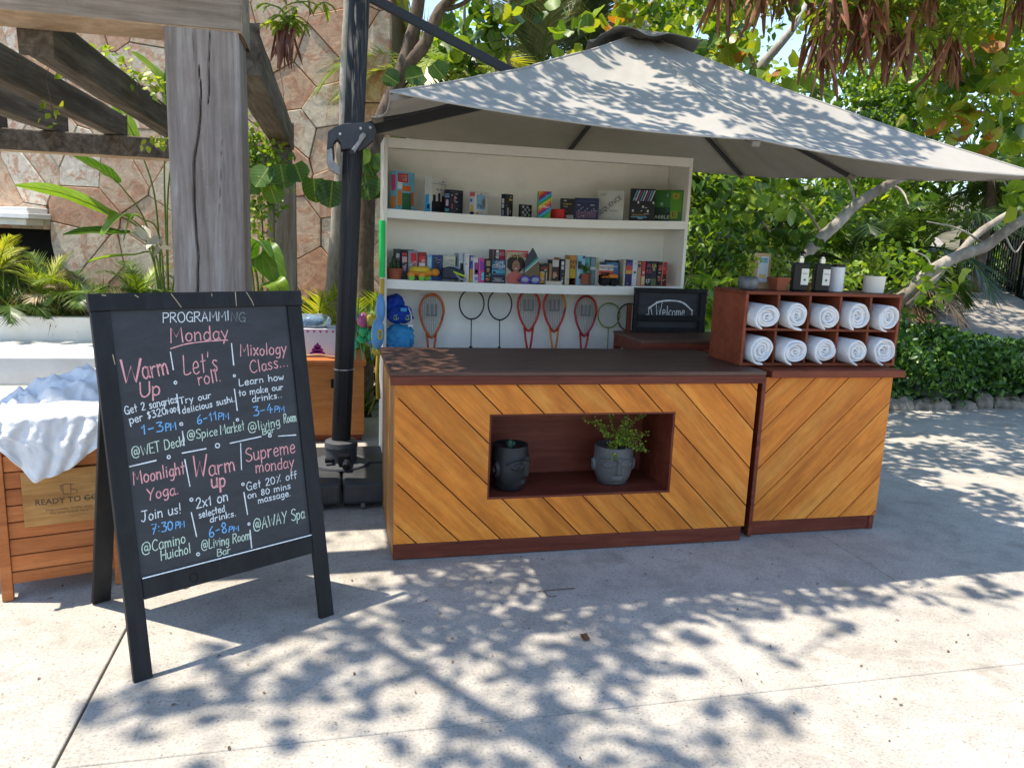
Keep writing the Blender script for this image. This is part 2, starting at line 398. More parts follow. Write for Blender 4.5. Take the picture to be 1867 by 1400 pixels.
    M['leaf_small'] = leaf_mat('leaf_small', [(0.0, (.022, .060, .009)), (0.4, (.08, .18, .018)), (0.7, (.22, .34, .03)), (1.0, (.38, .45, .05))], 0.35, 0.45, 0.1)
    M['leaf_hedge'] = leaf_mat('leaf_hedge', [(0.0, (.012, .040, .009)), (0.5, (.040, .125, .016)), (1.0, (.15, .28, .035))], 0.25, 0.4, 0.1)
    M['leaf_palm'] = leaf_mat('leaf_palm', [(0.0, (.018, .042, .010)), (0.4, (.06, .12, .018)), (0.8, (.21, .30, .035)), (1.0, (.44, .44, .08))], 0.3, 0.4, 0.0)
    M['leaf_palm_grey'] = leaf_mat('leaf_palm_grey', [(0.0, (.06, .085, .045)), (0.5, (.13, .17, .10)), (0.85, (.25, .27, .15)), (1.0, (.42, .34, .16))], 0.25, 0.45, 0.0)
    M['leaf_banana'] = leaf_mat('leaf_banana', [(0.0, (.022, .075, .015)), (0.5, (.05, .15, .02)), (1.0, (.20, .33, .03))], 0.38, 0.32, 0.5)
    M['leaf_fern'] = leaf_mat('leaf_fern', [(0.0, (.09, .19, .02)), (0.5, (.20, .32, .03)), (1.0, (.42, .45, .06))], 0.45, 0.5, 0.0)
    M['dry'] = leaf_mat('dry_leaf', [(0.0, (.09, .045, .025)), (0.5, (.24, .14, .075)), (1.0, (.48, .38, .24))], 0.15, 0.7, 0.0)
    M['pod'] = leaf_mat('seed_pod', [(0.0, (.11, .032, .020)), (0.5, (.23, .080, .045)), (1.0, (.42, .20, .12))], 0.12, 0.5, 0.0)
    t = NT('hill_soil'); v = t.coord(); n = t.noise(v, 1.5, 7, 0.7); t.col(t.ramp(n, [(0.35, (.05, .055, .022)), (0.6, (.13, .11, .065)), (0.75, (.26, .22, .16))])); t.set(Roughness=0.95); t.bump(n, 0.7, 0.05); M['hill'] = t.m
    t = NT('path_stone'); v = t.coord(); n = t.noise(v, 2.5, 7, 0.7); t.col(t.ramp(n, [(0.35, (.20, .175, .15)), (0.65, (.30, .27, .235))])); t.set(Roughness=0.9); t.bump(t.noise(v, 30, 5), 0.4, 0.01); M['path'] = t.m
    M['rock'] = plain((.33, .28, .22), 0.85, var=0.5, bump=0.8, bscale=14)
build_materials()

# ------------------------------------------------------------------ leaf scattering
def tmpl_round():
    k = 10; vs = [(0, 0, 0)]; 
    for i in range(k):
        a = -math.pi / 2 + 2 * math.pi * i / k
        r = 0.5 * (0.78 if i == 0 else 1.0) * (1 + 0.04 * math.sin(3 * i))
        x = r * math.cos(a) * 1.06; y = 0.5 + r * math.sin(a)
        vs.append((x, y, 0.22 * x * x * 2 - 0.10 * (y - 0.5) ** 2 + 0.02 * math.sin(5 * a)))
    vs[0] = (0, 0.5, -0.03)
    return np.array(vs), [(0, i + 1, (i + 1) % k + 1) for i in range(k)], np.array([(x + 0.5, y) for x, y, z in vs])
def tmpl_lance(w=0.28, fold=0.1):
    vs = [(0, 0, 0), (w * .8, .35, fold), (0, .4, 0), (-w * .8, .35, fold), (w * .55, .72, fold * .6), (0, .75, -.02), (-w * .55, .72, fold * .6), (0, 1, -.08)]
    fs = [(0, 1, 2), (0, 2, 3), (1, 4, 5, 2), (2, 5, 6, 3), (4, 7, 5), (5, 7, 6)]
    return np.array(vs), fs, np.array([(x / (2 * w) + .5, y) for x, y, z in vs])
def tmpl_quad(w=0.3):
    vs = [(0, 0, 0), (w / 2, .45, .05), (0, 1, -.04), (-w / 2, .45, .05)]
    return np.array(vs), [(0, 1, 2), (0, 2, 3)], np.array([(x / w + .5, y) for x, y, z in vs])
def tmpl_blade(w=0.04, bend=0.25):
    vs = []; fs = []; n = 3
    for i in range(n + 1):
        t = i / n; ww = w * (1 - t * 0.92) * (0.7 + 0.6 * math.sin(math.pi * min(1, t + .2))) / 1.2
        vs += [(-ww / 2, t * (1 - bend * t * .4), -bend * t * t), (ww / 2, t * (1 - bend * t * .4), -bend * t * t)]
    for i in range(n): fs.append((2 * i, 2 * i + 1, 2 * i + 3, 2 * i + 2))
    return np.array(vs), fs, np.array([(0.25 if i % 2 == 0 else 0.75, (i // 2) / n) for i in range(len(vs))])
T_ROUND = tmpl_round(); T_LANCE = tmpl_lance(); T_WIDE = tmpl_lance(0.42, 0.08); T_QUAD = tmpl_quad(0.45); T_BLADE = tmpl_blade(); T_LEAFLET = tmpl_blade(0.075, 0.12); T_TINY = tmpl_quad(0.75)

def norm(a): return a / np.maximum(np.linalg.norm(a, axis=-1, keepdims=True), 1e-9)
def frames(tip, nrm):
    tip = norm(tip); nrm = norm(nrm - (nrm * tip).sum(1, keepdims=True) * tip); x = np.cross(tip, nrm)
    return np.stack([x, tip, nrm], axis=2)
def scatter_mesh(name, tm, pos, Rm, sc, tint, mat):
    tv, tf, tu = tm; N = len(pos); k = len(tv)
    sc = np.asarray(sc, float).reshape(N, -1); sc = np.repeat(sc, 3, 1) if sc.shape[1] == 1 else sc
    V = np.einsum('nij,nkj->nki', Rm, tv[None] * sc[:, None, :]) + pos[:, None, :]
    V = V.reshape(-1, 3).astype(np.float32)
    li = []; ls = []; lt = []; c = 0
    for f in tf: li += list(f); ls.append(c); lt.append(len(f)); c += len(f)
    li = np.array(li); ls = np.array(ls); lt = np.array(lt)
    LI = (li[None] + (np.arange(N) * k)[:, None]).ravel().astype(np.int32)
    LS = (ls[None] + (np.arange(N) * c)[:, None]).ravel().astype(np.int32)
    LT = np.tile(lt, N).astype(np.int32)
    me = bpy.data.meshes.new(name)
    me.vertices.add(len(V)); me.vertices.foreach_set('co', V.ravel())
    me.loops.add(len(LI)); me.loops.foreach_set('vertex_index', LI)
    me.polygons.add(len(LS)); me.polygons.foreach_set('loop_start', LS); me.polygons.foreach_set('loop_total', LT)
    me.polygons.foreach_set('use_smooth', np.ones(len(LS), bool))
    uv = me.uv_layers.new(name='UVMap'); uv.data.foreach_set('uv', np.tile(tu[li], (N, 1)).ravel().astype(np.float32))
    at = me.attributes.new('tint', 'FLOAT', 'POINT'); at.data.foreach_set('value', np.repeat(np.asarray(tint, np.float32), k))
    me.materials.append(mat); me.update(calc_edges=True)
    return me
def scatter(name, tm, pos, Rm, sc, tint, mat, parent, kind='stuff'):
    me = scatter_mesh(name, tm, np.asarray(pos, float), Rm, sc, tint, mat)
    o = bpy.data.objects.new(name, me); link(o, parent)
    if kind: o['kind'] = kind
    return o
def thin_gaps(pos):
    """open places in the crowns where the sky shows through"""
    p = np.asarray(pos, float); v = p - np.array([0, 0, CAMH]); z = v @ np.array(fwd); px = 933.5 + 1385 * (v @ np.array(right)) / np.maximum(z, .01); py = 700 + 1385 * (v @ np.array(down)) / np.maximum(z, .01)
    g = np.zeros(len(p), bool)
    for cx, cy, rx, ry in ((1425, 72, 62, 62), (752, 25, 38, 60), (1085, 5, 40, 22), (1275, 62, 18, 22)): g |= ((px - cx) / rx) ** 2 + ((py - cy) / ry) ** 2 < 1
    return ~(g & (p[:, 1] > 6.7) & (rng.uniform(0, 1, len(p)) < .93))
def in_view(p):
    v = p - np.array([0, 0, CAMH]); z = v @ np.array(fwd); x = v @ np.array(right); y = v @ np.array(down)
    px = 933.5 + 1385 * x / np.maximum(z, .01); py = 700 + 1385 * y / np.maximum(z, .01)
    return (z > 0) & (px > -20) & (px < 1887) & (py > -20) & (py < 1420), z
def leaves_as_parts(tm, pos, Rm, sc, tint, mat, parent, limit=260, name='leaf', rest='foliage'):
    """the leaves that show largest become parts of their own, the others one joined part"""
    pos = np.asarray(pos, float); sc = np.asarray(sc, float); ok, z = in_view(pos)
    size = np.where(ok, sc / np.maximum(z, .1), -1)
    order = np.argsort(-size); big = order[:limit]; big = big[size[big] > 0.0075]
    others = np.setdiff1d(np.arange(len(pos)), big)
    variants = {}
    I = np.eye(3)[None]
    for i in big:
        q = int(min(15, max(0, round(tint[i] * 15))))
        if q not in variants: variants[q] = scatter_mesh(name, tm, np.zeros((1, 3)), I, [1.0], [q / 15], mat)
        o = bpy.data.objects.new(name, variants[q]); link(o, parent)
        m = Matrix(Rm[i].tolist()).to_4x4() @ Matrix.Scale(sc[i], 4); m.translation = Vector(pos[i])
        if parent is not None: m = Matrix.Translation(-parent.location) @ m
        o.matrix_basis = m
    if len(others):
        loc = np.array(parent.location) if parent is not None else 0
        scatter(rest, tm, pos[others] - loc, Rm[others], sc[others], np.asarray(tint)[others], mat, parent)
def rand_dirs(n, up=0.0, rg=None):
    d = (rg or rng).normal(size=(n, 3)); d[:, 2] += up; return norm(d)

def branch_path(a, b, sag=0.1, wob=0.06, n=7, rg=None):
    a = Vector(a); b = Vector(b); L = (b - a).length; out = []
    for i in range(n):
        t = i / (n - 1); p = a.lerp(b, t); w = math.sin(math.pi * t)
        p += Vector((random.gauss(0, wob * L * .35), random.gauss(0, wob * L * .35), random.gauss(0, wob * L * .3))) * (1 if 0 < i < n - 1 else 0)
        p.z += sag * L * w; out.append(p)
    return catmull(out, 3)
def taper(n, r0, r1): return [r0 + (r1 - r0) * (i / (n - 1)) ** 0.8 for i in range(n)]

def tree(name, label, cat, base, centers, mat_leaf, mat_bark, trunk_r=0.06, tm=T_WIDE, size=0.08, per=60, spread=0.28, tint=(0.1, 0.8), group=None, parts=0, twigs=True, up=0.6, droop=0.0, fork=0.45):
    """a plant: one trunk, branches to every clump of leaves"""
    e = empty(name, base, label, cat, group); base = Vector(base)
    cs = [Vector(c) for c in centers]
    top = sum(cs, Vector()) / len(cs); crotch = base.lerp(top, fork)
    tb = MB(); pth = branch_path(Vector(), crotch - base, 0.02, 0.05); tb.tube(pth, taper(len(pth), trunk_r, trunk_r * .7), 9)
    tb.build('trunk', mat_bark, e, smooth=True)
    if twigs:
        br = MB()
        for c in cs:
            st = pth[int(len(pth) * random.uniform(.55, 1)) - 1]
            q = branch_path(st, c - base, -0.03, 0.07, 5); br.tube(q, taper(len(q), trunk_r * .45, 0.006), 5)
        o = br.build('branch', mat_bark, e, smooth=True)
        if len(cs) > 3: o['kind'] = 'stuff'
    pos = []; tn = []
    for c in cs:
        n = int(per * random.uniform(.7, 1.3)); s = spread * random.uniform(.7, 1.25)
        q = rng.normal(size=(n, 3)) * s * np.array([1, 1, .75]); pos.append(q + np.array(c)); 
        cl = random.uniform(*tint); tn.append(np.clip(cl + rng.normal(size=n) * .13 , 0, 1))
    pos = np.concatenate(pos); tn = np.concatenate(tn); n = len(pos)
    kp = thin_gaps(pos); pos, tn = pos[kp], tn[kp]; n = len(pos)
    tip = rand_dirs(n, -0.2 - droop); nr = rand_dirs(n, up * 2)
    Rm = frames(tip, nr); sc = size * rng.uniform(.6, 1.25, n)
    if parts: leaves_as_parts(tm, pos, Rm, sc, tn, mat_leaf, e, parts)
    else: scatter('foliage', tm, pos - np.array(base), Rm, sc, tn, mat_leaf, e)
    return e

def frond(pos0, d, L, sag, nl=46, lw=0.42, rib_out=None, arch=1.0, angle=0.9, up=None):
    """returns arrays for the leaflets of one feather frond and adds its rib to rib_out"""
    d = Vector(d).normalized(); pts = []
    side = d.cross(Vector((0, 0, 1)));
    if side.length < .05: side = Vector((1, 0, 0))
    side.normalize(); p = Vector(pos0); cur = d.copy(); n = 14
    for i in range(n + 1):
        pts.append(p.copy()); cur = (cur + Vector((0, 0, -sag / n * (0.4 + 1.6 * i / n)))).normalized(); p = p + cur * (L / n)
    if rib_out is not None: rib_out.tube(pts, taper(n + 1, 0.011 * L + .003, 0.002), 5)
    P_ = []; T_ = []; N_ = []; S_ = []
    for k in range(nl):
        t = 0.12 + 0.88 * k / (nl - 1); f = t * n; i = min(n - 1, int(f)); q = pts[i].lerp(pts[i + 1], f - i); tg = (pts[i + 1] - pts[i]).normalized()
        sd = tg.cross(Vector((0, 0, 1))); sd = sd.normalized() if sd.length > .05 else side; nn = sd.cross(tg)
        ll = L * lw * (math.sin(math.pi * min(1, t * .9 + .12)) ** .6) * random.uniform(.85, 1.1)
        for s_ in (-1, 1):
            a = angle * (1 - .45 * t)
            v = tg * math.cos(a) + sd * s_ * math.sin(a) + nn * random.uniform(-.05, .25) + Vector((0, 0, -.12))
            P_.append(q); T_.append(v); N_.append(nn + sd * s_ * -.3); S_.append(ll)
    return P_, T_, N_, S_
def palm(name, label, base, h, nf, L, mat_leaf, tint, group=None, elev=(0.1, 1.3), sag=1.3, r=0.09, nl=46, lw=0.42, parts=True, az=None, trunk=True, wl=1.0, cat='palm'):
    e = empty(name, base, label, cat, group)
    if trunk:
        tb = MB(); pth = [Vector((0.02 * math.sin(i * 2), 0, h * i / 9)) for i in range(10)]
        tb.tube(pth, [r * (1 + .12 * (i % 2)) for i in range(10)], 10); tb.build('trunk', M['dark_bark'], e, smooth=True)
    for i in range(nf):
        a = (2 * math.pi * i / nf + random.uniform(-.3, .3)) if az is None else random.uniform(*az)
        el = elev[0] + (elev[1] - elev[0]) * random.random()
        rb = MB(); d = Vector((math.cos(a) * math.cos(el), math.sin(a) * math.cos(el), math.sin(el)))
        Pp, T, N_, S = frond((0, 0, h), d, L * random.uniform(.8, 1.1), sag * random.uniform(.8, 1.2), nl, lw, rb)
        rb.build('frond_stem', M['green_stem'], e, smooth=True)
        Pa = np.array([tuple(p) for p in Pp]); n = len(Pa); Sa = np.array(S)
        t0 = random.uniform(*tint)
        scatter('frond', T_LEAFLET, Pa, frames(np.array([tuple(p) for p in T]), np.array([tuple(p) for p in N_])), np.stack([Sa * 0 + 0.33 * wl * (L ** .3), Sa, Sa], 1), np.clip(t0 + rng.normal(size=n) * .08, 0, 1), mat_leaf, e, kind=None)
    return e

# ------------------------------------------------------------------ lettering
GL = {}
def gl(ch, w, *strokes):
    out = []
    for s in strokes:
        cur = s[0] == '~'; s = s.lstrip('~')
        p = [tuple(float(q) for q in t.split(',')) for t in s.split()]
        if cur: p = [(v.x, v.y) for v in catmull([(a, b, 0) for a, b in p], 5)]
        out.append(p)
    GL[ch] = (w, out)
gl('A', .7, '0,0 .32,1 .62,0', '.1,.35 .54,.35'); gl('B', .6, '0,0 .02,1', '~.02,1 .45,.95 .5,.75 .3,.55 .03,.52', '~.03,.52 .5,.48 .58,.22 .4,.02 0,0')
gl('C', .62, '~.6,.85 .45,1 .2,.92 .02,.55 .1,.15 .35,0 .6,.12'); gl('D', .66, '0,0 .03,1', '~.03,1 .45,.9 .62,.5 .45,.1 0,0'); gl('E', .5, '.48,1 .03,1 0,0 .5,0', '.02,.52 .4,.52')
gl('G', .68, '~.6,.85 .42,1 .18,.92 .02,.55 .1,.15 .35,0 .6,.15', '.36,.45 .62,.45 .62,-.03'); gl('H', .62, '0,0 .02,1', '.58,0 .6,1', '0,.5 .58,.52'); gl('I', .2, '.08,0 .08,1')
gl('J', .6, '.05,1 .6,1', '~.38,1 .36,.3 .25,.02 .05,.05 0,.15'); gl('L', .52, '~.05,1 .03,.5 .02,.08 .12,0 .3,0 .5,.08'); gl('M', .82, '0,0 .05,1 .36,.35 .7,1 .76,0')
gl('N', .65, '0,0 .02,1 .55,0 .58,1'); gl('O', .72, '~.34,1 .08,.82 .02,.45 .16,.08 .36,0 .6,.15 .68,.55 .55,.9 .34,1'); gl('P', .58, '0,0 .03,1', '~.03,1 .45,.97 .55,.75 .4,.52 .02,.48')
gl('R', .62, '0,0 .03,1', '~.03,1 .45,.97 .53,.75 .36,.55 .03,.5', '.22,.5 .6,0'); gl('S', .58, '~.55,.88 .35,1 .1,.9 .06,.68 .3,.52 .52,.35 .5,.1 .25,0 .02,.12'); gl('T', .62, '0,1 .62,1', '.31,1 .3,0')
gl('U', .64, '~.02,1 .02,.3 .15,.02 .4,.03 .58,.3 .6,1'); gl('W', .95, '0,1 .2,0 .46,.72 .66,0 .92,1'); gl('Y', .62, '0,1 .3,.5', '.6,1 .3,.5 .2,0'); gl('X', .6, '0,1 .6,0', '.6,1 0,0'); gl('K', .6, '0,0 .02,1', '.55,1 .03,.45 .6,0')
gl('a', .5, '~.44,.5 .25,.6 .06,.45 .04,.15 .2,0 .4,.15 .44,.5', '~.44,.56 .42,.15 .52,.02'); gl('b', .5, '.02,1 .03,.02', '~.03,.4 .25,.58 .44,.4 .4,.08 .2,0 .03,.1')
gl('c', .44, '~.42,.5 .25,.6 .06,.42 .06,.14 .22,0 .42,.1'); gl('d', .52, '~.44,.45 .25,.6 .06,.42 .05,.14 .2,0 .4,.12 .44,.4', '.44,1 .46,0'); gl('e', .48, '~.06,.3 .4,.34 .36,.56 .2,.6 .05,.4 .08,.1 .25,0 .45,.1')
gl('f', .36, '~.36,.95 .2,.98 .14,.75 .14,.0', '.0,.56 .34,.58'); gl('g', .5, '~.44,.5 .25,.6 .06,.42 .06,.16 .22,.04 .4,.2 .44,.5', '~.45,.58 .45,-.1 .3,-.32 .08,-.26'); gl('h', .5, '.02,1 .03,0', '~.03,.38 .22,.58 .4,.48 .43,0')
gl('i', .2, '.08,.58 .09,0', '.08,.78 .1,.8'); gl('j', .26, '~.16,.58 .16,-.1 .02,-.3', '.16,.78 .18,.8'); gl('k', .46, '.02,1 .03,0', '.4,.6 .04,.25 .44,0'); gl('l', .2, '.08,1 .1,0'); gl('m', .76, '.02,.6 .03,0', '~.03,.4 .2,.58 .33,.45 .35,0', '~.35,.4 .52,.58 .66,.45 .69,0')
gl('n', .5, '.02,.6 .03,0', '~.03,.4 .24,.58 .4,.46 .43,0'); gl('o', .5, '~.24,.6 .06,.44 .05,.15 .22,0 .42,.12 .44,.44 .24,.6'); gl('p', .5, '.02,.6 .03,-.34', '~.03,.42 .25,.6 .44,.42 .4,.1 .2,0 .03,.12')
gl('r', .38, '.02,.6 .04,0', '~.04,.36 .18,.56 .36,.56'); gl('s', .42, '~.38,.52 .2,.6 .06,.48 .2,.32 .36,.18 .25,0 .02,.08'); gl('t', .36, '.16,.95 .17,.03', '.0,.6 .34,.62'); gl('u', .5, '~.02,.58 .04,.15 .18,0 .38,.12 .43,.4', '.43,.6 .45,0')
gl('v', .44, '0,.6 .2,0 .42,.6'); gl('w', .66, '~0,.6 .14,.02 .3,.4', '~.3,.4 .46,.02 .62,.6'); gl('x', .44, '0,.6 .42,0', '.42,.6 0,0'); gl('y', .48, '0,.6 .22,.08', '.45,.6 .12,-.34')
gl('0', .56, '~.26,.9 .06,.7 .04,.25 .22,0 .44,.15 .5,.6 .26,.9'); gl('1', .34, '.02,.65 .22,.95 .2,0'); gl('2', .56, '~.05,.75 .22,.95 .45,.85 .42,.55 .04,.02', '.04,.02 .55,.02'); gl('3', .52, '~.06,.92 .45,.92 .25,.58', '~.22,.58 .5,.42 .42,.05 .04,.04')
gl('4', .56, '.34,.95 .04,.35 .55,.35', '.36,.6 .34,0'); gl('6', .5, '~.4,.95 .14,.65 .04,.2 .22,0 .44,.15 .36,.42 .08,.3'); gl('7', .5, '.02,.92 .5,.92 .15,0', '.12,.5 .42,.5'); gl('8', .52, '~.26,.5 .06,.7 .24,.95 .44,.72 .26,.5 .04,.22 .24,0 .46,.2 .26,.5')
gl('@', 1.0, '~.62,.55 .42,.66 .3,.42 .42,.22 .6,.36 .64,.66', '~.64,.66 .64,.26 .8,.2 .92,.45 .8,.85 .45,.98 .12,.78 .03,.35 .2,-.02 .55,-.1 .78,0')
gl('$', .46, '~.4,.8 .2,.88 .06,.7 .38,.35 .22,.08 .02,.15', '.22,1.0 .2,-.05'); gl('%', .66, '.56,.95 .1,0', '.12,.75 .16,.8', '.5,.15 .54,.2'); gl('.', .2, '.06,.02 .09,.04'); gl('!', .24, '.1,1 .09,.3', '.08,0 .1,.03'); gl("'", .2, '.1,1 .06,.75'); gl('-', .46, '.04,.42 .4,.45'); gl(':', .22, '.08,.15 .1,.17', '.08,.6 .1,.62'); gl(' ', .36); gl('?', .5, '~.02,.8 .2,1 .42,.85 .22,.45 .2,.28', '.2,0 .22,.03')

def stroke_text(s, jit=0.02):
    """polylines of a handwritten string, unit cap height, and its width"""
    x = 0; out = []
    for ch in s:
        w, st = GL.get(ch, GL[' ']); dy = random.uniform(-jit, jit) * 1.5; k = random.uniform(.96, 1.05)
        for p in st: out.append([(x + a * k + random.uniform(-jit, jit) * .4, b * k + dy + random.uniform(-jit, jit) * .4) for a, b in p])
        x += w * k + .13
    return out, max(.01, x - .13)
def ribbon(mb, pts, w, fn, off):
    """flat chalk stroke; pts in the plane, fn maps (u, v, height) to space"""
    n = len(pts); b = len(mb.v)
    for i in range(n):
        p = Vector(pts[i]); a = Vector(pts[max(0, i - 1)]); c = Vector(pts[min(n - 1, i + 1)]); d = c - a
        if d.length < 1e-9: d = Vector((1, 0))
        d.normalize(); q = Vector((-d.y, d.x)) * w * random.uniform(.38, .6)
        e = d * (w * .35) * (-1 if i == 0 else (1 if i == n - 1 else 0))
        mb.v.append(tuple(fn(*(p + q + e), off))); mb.v.append(tuple(fn(*(p - q + e), off)))
    for i in range(n - 1): mb.f.append((b + 2 * i, b + 2 * i + 1, b + 2 * i + 3, b + 2 * i + 2))
def print_text(s, h, mat, parent, loc, rot=(R(90), 0, 0), align='CENTER', width=None, bold=0.0, name='lettering', shear=0):
    cu = bpy.data.curves.new(name, 'FONT'); cu.body = s; cu.size = h * 1.35; cu.align_x = align; cu.align_y = 'CENTER'; cu.offset = bold * h; cu.resolution_u = 2; cu.shear = shear
    tmp = bpy.data.objects.new('tmp', cu); C.objects.link(tmp)
    dg = bpy.context.evaluated_depsgraph_get(); me = bpy.data.meshes.new_from_object(tmp.evaluated_get(dg)); me.name = name
    bpy.data.objects.remove(tmp); me.materials.clear(); me.materials.append(mat)
    o = bpy.data.objects.new(name, me); link(o, parent); o.location = loc; o.rotation_euler = rot
    if width and len(me.vertices):
        xs = [v.co.x for v in me.vertices]; w = max(xs) - min(xs); o.scale = (width / max(w, 1e-5), 1, 1)
    return o
def lettering_plain(c): return plain(c, 0.6, var=0.0)

# ------------------------------------------------------------------ ground, patio, path, hill
def hz(x, y):
    if y < 8.0: return -0.06
    t = np.interp(y, [8.0, 8.3, 9, 10.5, 14, 20, 30, 60, 200], [-0.06, .08, .42, .82, 1.25, 2.3, 4.2, 7.5, 9.0])
    k = min(1.0, max(0.0, (x - 1.5) / 3.0)) if y < 14 else 1.0
    return -0.06 + (t + 0.06) * k
g = MB().grid(lambda u, v: ((u - .5) * 900, -200 + v * 900, -0.10), 4, 4).build('ground', M['hill']); tag(g, kind='structure')
def hill_pt(u, v):
    x = -25 + u * 85; y = 7.9 + (v ** 2.2) * 190
    return (x, y, hz(x, y) + 0.10 * nz(x, y, 0, .8) + (0 if y > 8.4 else -.05))
g = MB().grid(hill_pt, 90, 80).build('hillside', M['hill'], smooth=True); tag(g, kind='structure')
pb = MB(); pb.box(-9, 14, -4, 6.74, -0.09, -0.030); pb.box(-9, 1.4, 6.74, 11.5, -0.09, -0.030)
patio = pb.build('patio', M['mortar']); tag(patio, kind='structure')
xs = [-9, -7.915, -4.365, -0.815, 2.735, 6.285, 9.835, 14]; ys = [-4, -2.45, -0.1, 2.25, 4.6, 6.74, 9.1, 11.5]
slab_cache = {}
for i in range(len(xs) - 1):
    for j in range(len(ys) - 1):
        if ys[j] >= 6.74 and xs[i] > 1.0: continue
        x0, x1, y0, y1 = xs[i], xs[i + 1], ys[j], ys[j + 1]
        if ys[j] >= 6.74: x1 = min(x1, 1.4)
        gl_ = 0.0045 if xs[i] == -.815 else .0015; gr_ = 0.0045 if x1 == -.815 else .0015
        MB().box(x0 + gl_, x1 - gr_, y0 + .0015, y1 - .0015, -0.03, random.uniform(-.0012, 0)).build('paving_slab', M['concrete'], patio, bevel=.003, seg=1)
# path up the slope
ycs = [8.35, 9, 9.8, 10.6, 11.6, 12.8, 14.2, 16, 18, 20.5, 23]
def path_edges(y): return P(1605, 600, y).x, P(np.interp(y, [8, 10.5, 14, 23], [1990, 1875, 1748, 1650]), 540, y).x
pm = MB()
for k, y in enumerate(ycs):
    a, b = path_edges(y)
    for q in range(5): x = a + (b - a) * q / 4; pm.v.append((x, y, hz(6, y) + .10 + .012))
for k in range(len(ycs) - 1):
    for q in range(4): o_ = k * 5 + q; pm.f.append((o_, o_ + 1, o_ + 6, o_ + 5))
po = pm.build('path', M['path'], smooth=True); tag(po, kind='structure')
# light coloured upper path far behind the plants
up_ = MB().grid(lambda u, v: (P(1290 + u * 120, 440 - v * 30, 16 + v * 5).x, 16 + v * 5, P(1290 + u * 120, 440 - v * 30, 16 + v * 5).z), 6, 6).build('upper_path', M['path'], smooth=True); tag(up_, kind='structure')

# iron fence along the far side of the path
fa = Vector(P(1745, 505, 14.0)); fb = Vector(P(1930, 600, 9.6))
fa.z = hz(6, 14) + .1; fb.z = hz(6, 9.6) + .1
fe = empty('iron_fence', fa, 'black iron railing of thin upright bars beside the rising path', 'fence')
fd = fb - fa; L = fd.length
MB().beam(Vector((0, 0, 1.18)), fd + Vector((0, 0, 1.18)), .035, .03).build('rail', M['gloss_black'], fe)
MB().beam(Vector((0, 0, .12)), fd + Vector((0, 0, .12)), .035, .03).build('rail', M['gloss_black'], fe)
bar = MB().box(-.009, .009, -.009, .009, 0.02, 1.26).mesh('bar', M['gloss_black']); post_ = MB().box(-.03, .03, -.03, .03, -0.1, 1.38).mesh('fence_post', M['gloss_black'])
n = int(L / .115)
for i in range(n + 1):
    isp = i % 14 == 0
    o = bpy.data.objects.new('fence_post' if isp else 'bar', post_ if isp else bar); link(o, fe); o.location = fd * (i / n)

# ------------------------------------------------------------------ crazy paved stone wall
def voronoi(sites, x0, x1, z0, z1):
    out = []
    for i, s in enumerate(sites):
        poly = [(x0, z0), (x1, z0), (x1, z1), (x0, z1)]
        for j, t in enumerate(sites):
            if i == j or abs(s[0] - t[0]) > 1.6 or abs(s[1] - t[1]) > 1.6: continue
            mx, mz = (s[0] + t[0]) / 2, (s[1] + t[1]) / 2; dx, dz = t[0] - s[0], t[1] - s[1]
            poly = clip(poly, mx, mz, dx, dz)
            if len(poly) < 3: break
        out.append(poly)
    return out
def clip(poly, mx, mz, dx, dz, off=0.0):
    out = []; n = len(poly); L = math.hypot(dx, dz)
    def s(p): return ((p[0] - mx) * dx + (p[1] - mz) * dz) / L + off
    for i in range(n):
        a, b = poly[i], poly[(i + 1) % n]; sa, sb = s(a), s(b)
        if sa <= 0: out.append(a)
        if (sa < 0 < sb) or (sb < 0 < sa):
            t = sa / (sa - sb); out.append((a[0] + (b[0] - a[0]) * t, a[1] + (b[1] - a[1]) * t))
    return out
def shrink(poly, d):
    n = len(poly); cx = sum(p[0] for p in poly) / n; cz = sum(p[1] for p in poly) / n
    ar = sum(poly[i][0] * poly[(i + 1) % n][1] - poly[(i + 1) % n][0] * poly[i][1] for i in range(n))
    if ar < 0: poly = poly[::-1]
    res = poly
    for i in range(n):
        a, b = poly[i], poly[(i + 1) % n]; ex, ez = b[0] - a[0], b[1] - a[1]
        if math.hypot(ex, ez) < 1e-5: continue
        res = clip(res, a[0], a[1], ez, -ex, d)
        if len(res) < 3: return []
    return res
WA = R(-25); W0 = Vector((0.665, 9.2, 0))
we = empty('stone_wall', W0, 'tall wall clad in irregular red and cream flagstones behind the pergola', 'wall', rz=WA)
def wall_local(px, py):
    v = ray(px, py); u = Vector((math.cos(WA), math.sin(WA), 0)); nn = Vector((math.sin(WA), -math.cos(WA), 0))
    t = (W0 - Vector((0, 0, CAMH))).dot(nn) / v.dot(nn); p = v * t + Vector((0, 0, CAMH)); return (p - W0).dot(u), p.z
ox, oz0 = wall_local(104, 560); _, oz1 = wall_local(60, 418); WH = 5.6; WL = -7.6
bk = MB(); bk.box(WL, ox, .03, .55, oz1, WH); bk.box(ox, 0, .03, .55, 0, WH); bk.box(WL, ox, .03, .55, 0, oz0 - .25); bk.box(WL, ox, 1.2, 1.25, 0, oz1)
bk.build('backing', M['mortar'], we)
MB().box(WL, ox, .55, 1.2, oz0 - .3, oz1).build('opening', plain((.006, .006, .006), .9), we)  # near-black block paints the unlit depth behind the hole
sites = []; tries = 0
rs = random.Random(5)
while len(sites) < 150 and tries < 20000:
    tries += 1; p = (rs.uniform(WL, 0), rs.uniform(0.1, WH)); md = rs.choice([.26, .36, .5, .62, .8])
    if all(math.hypot((p[0] - q[0]) * .9, p[1] - q[1]) > md for q in sites): sites.append(p)
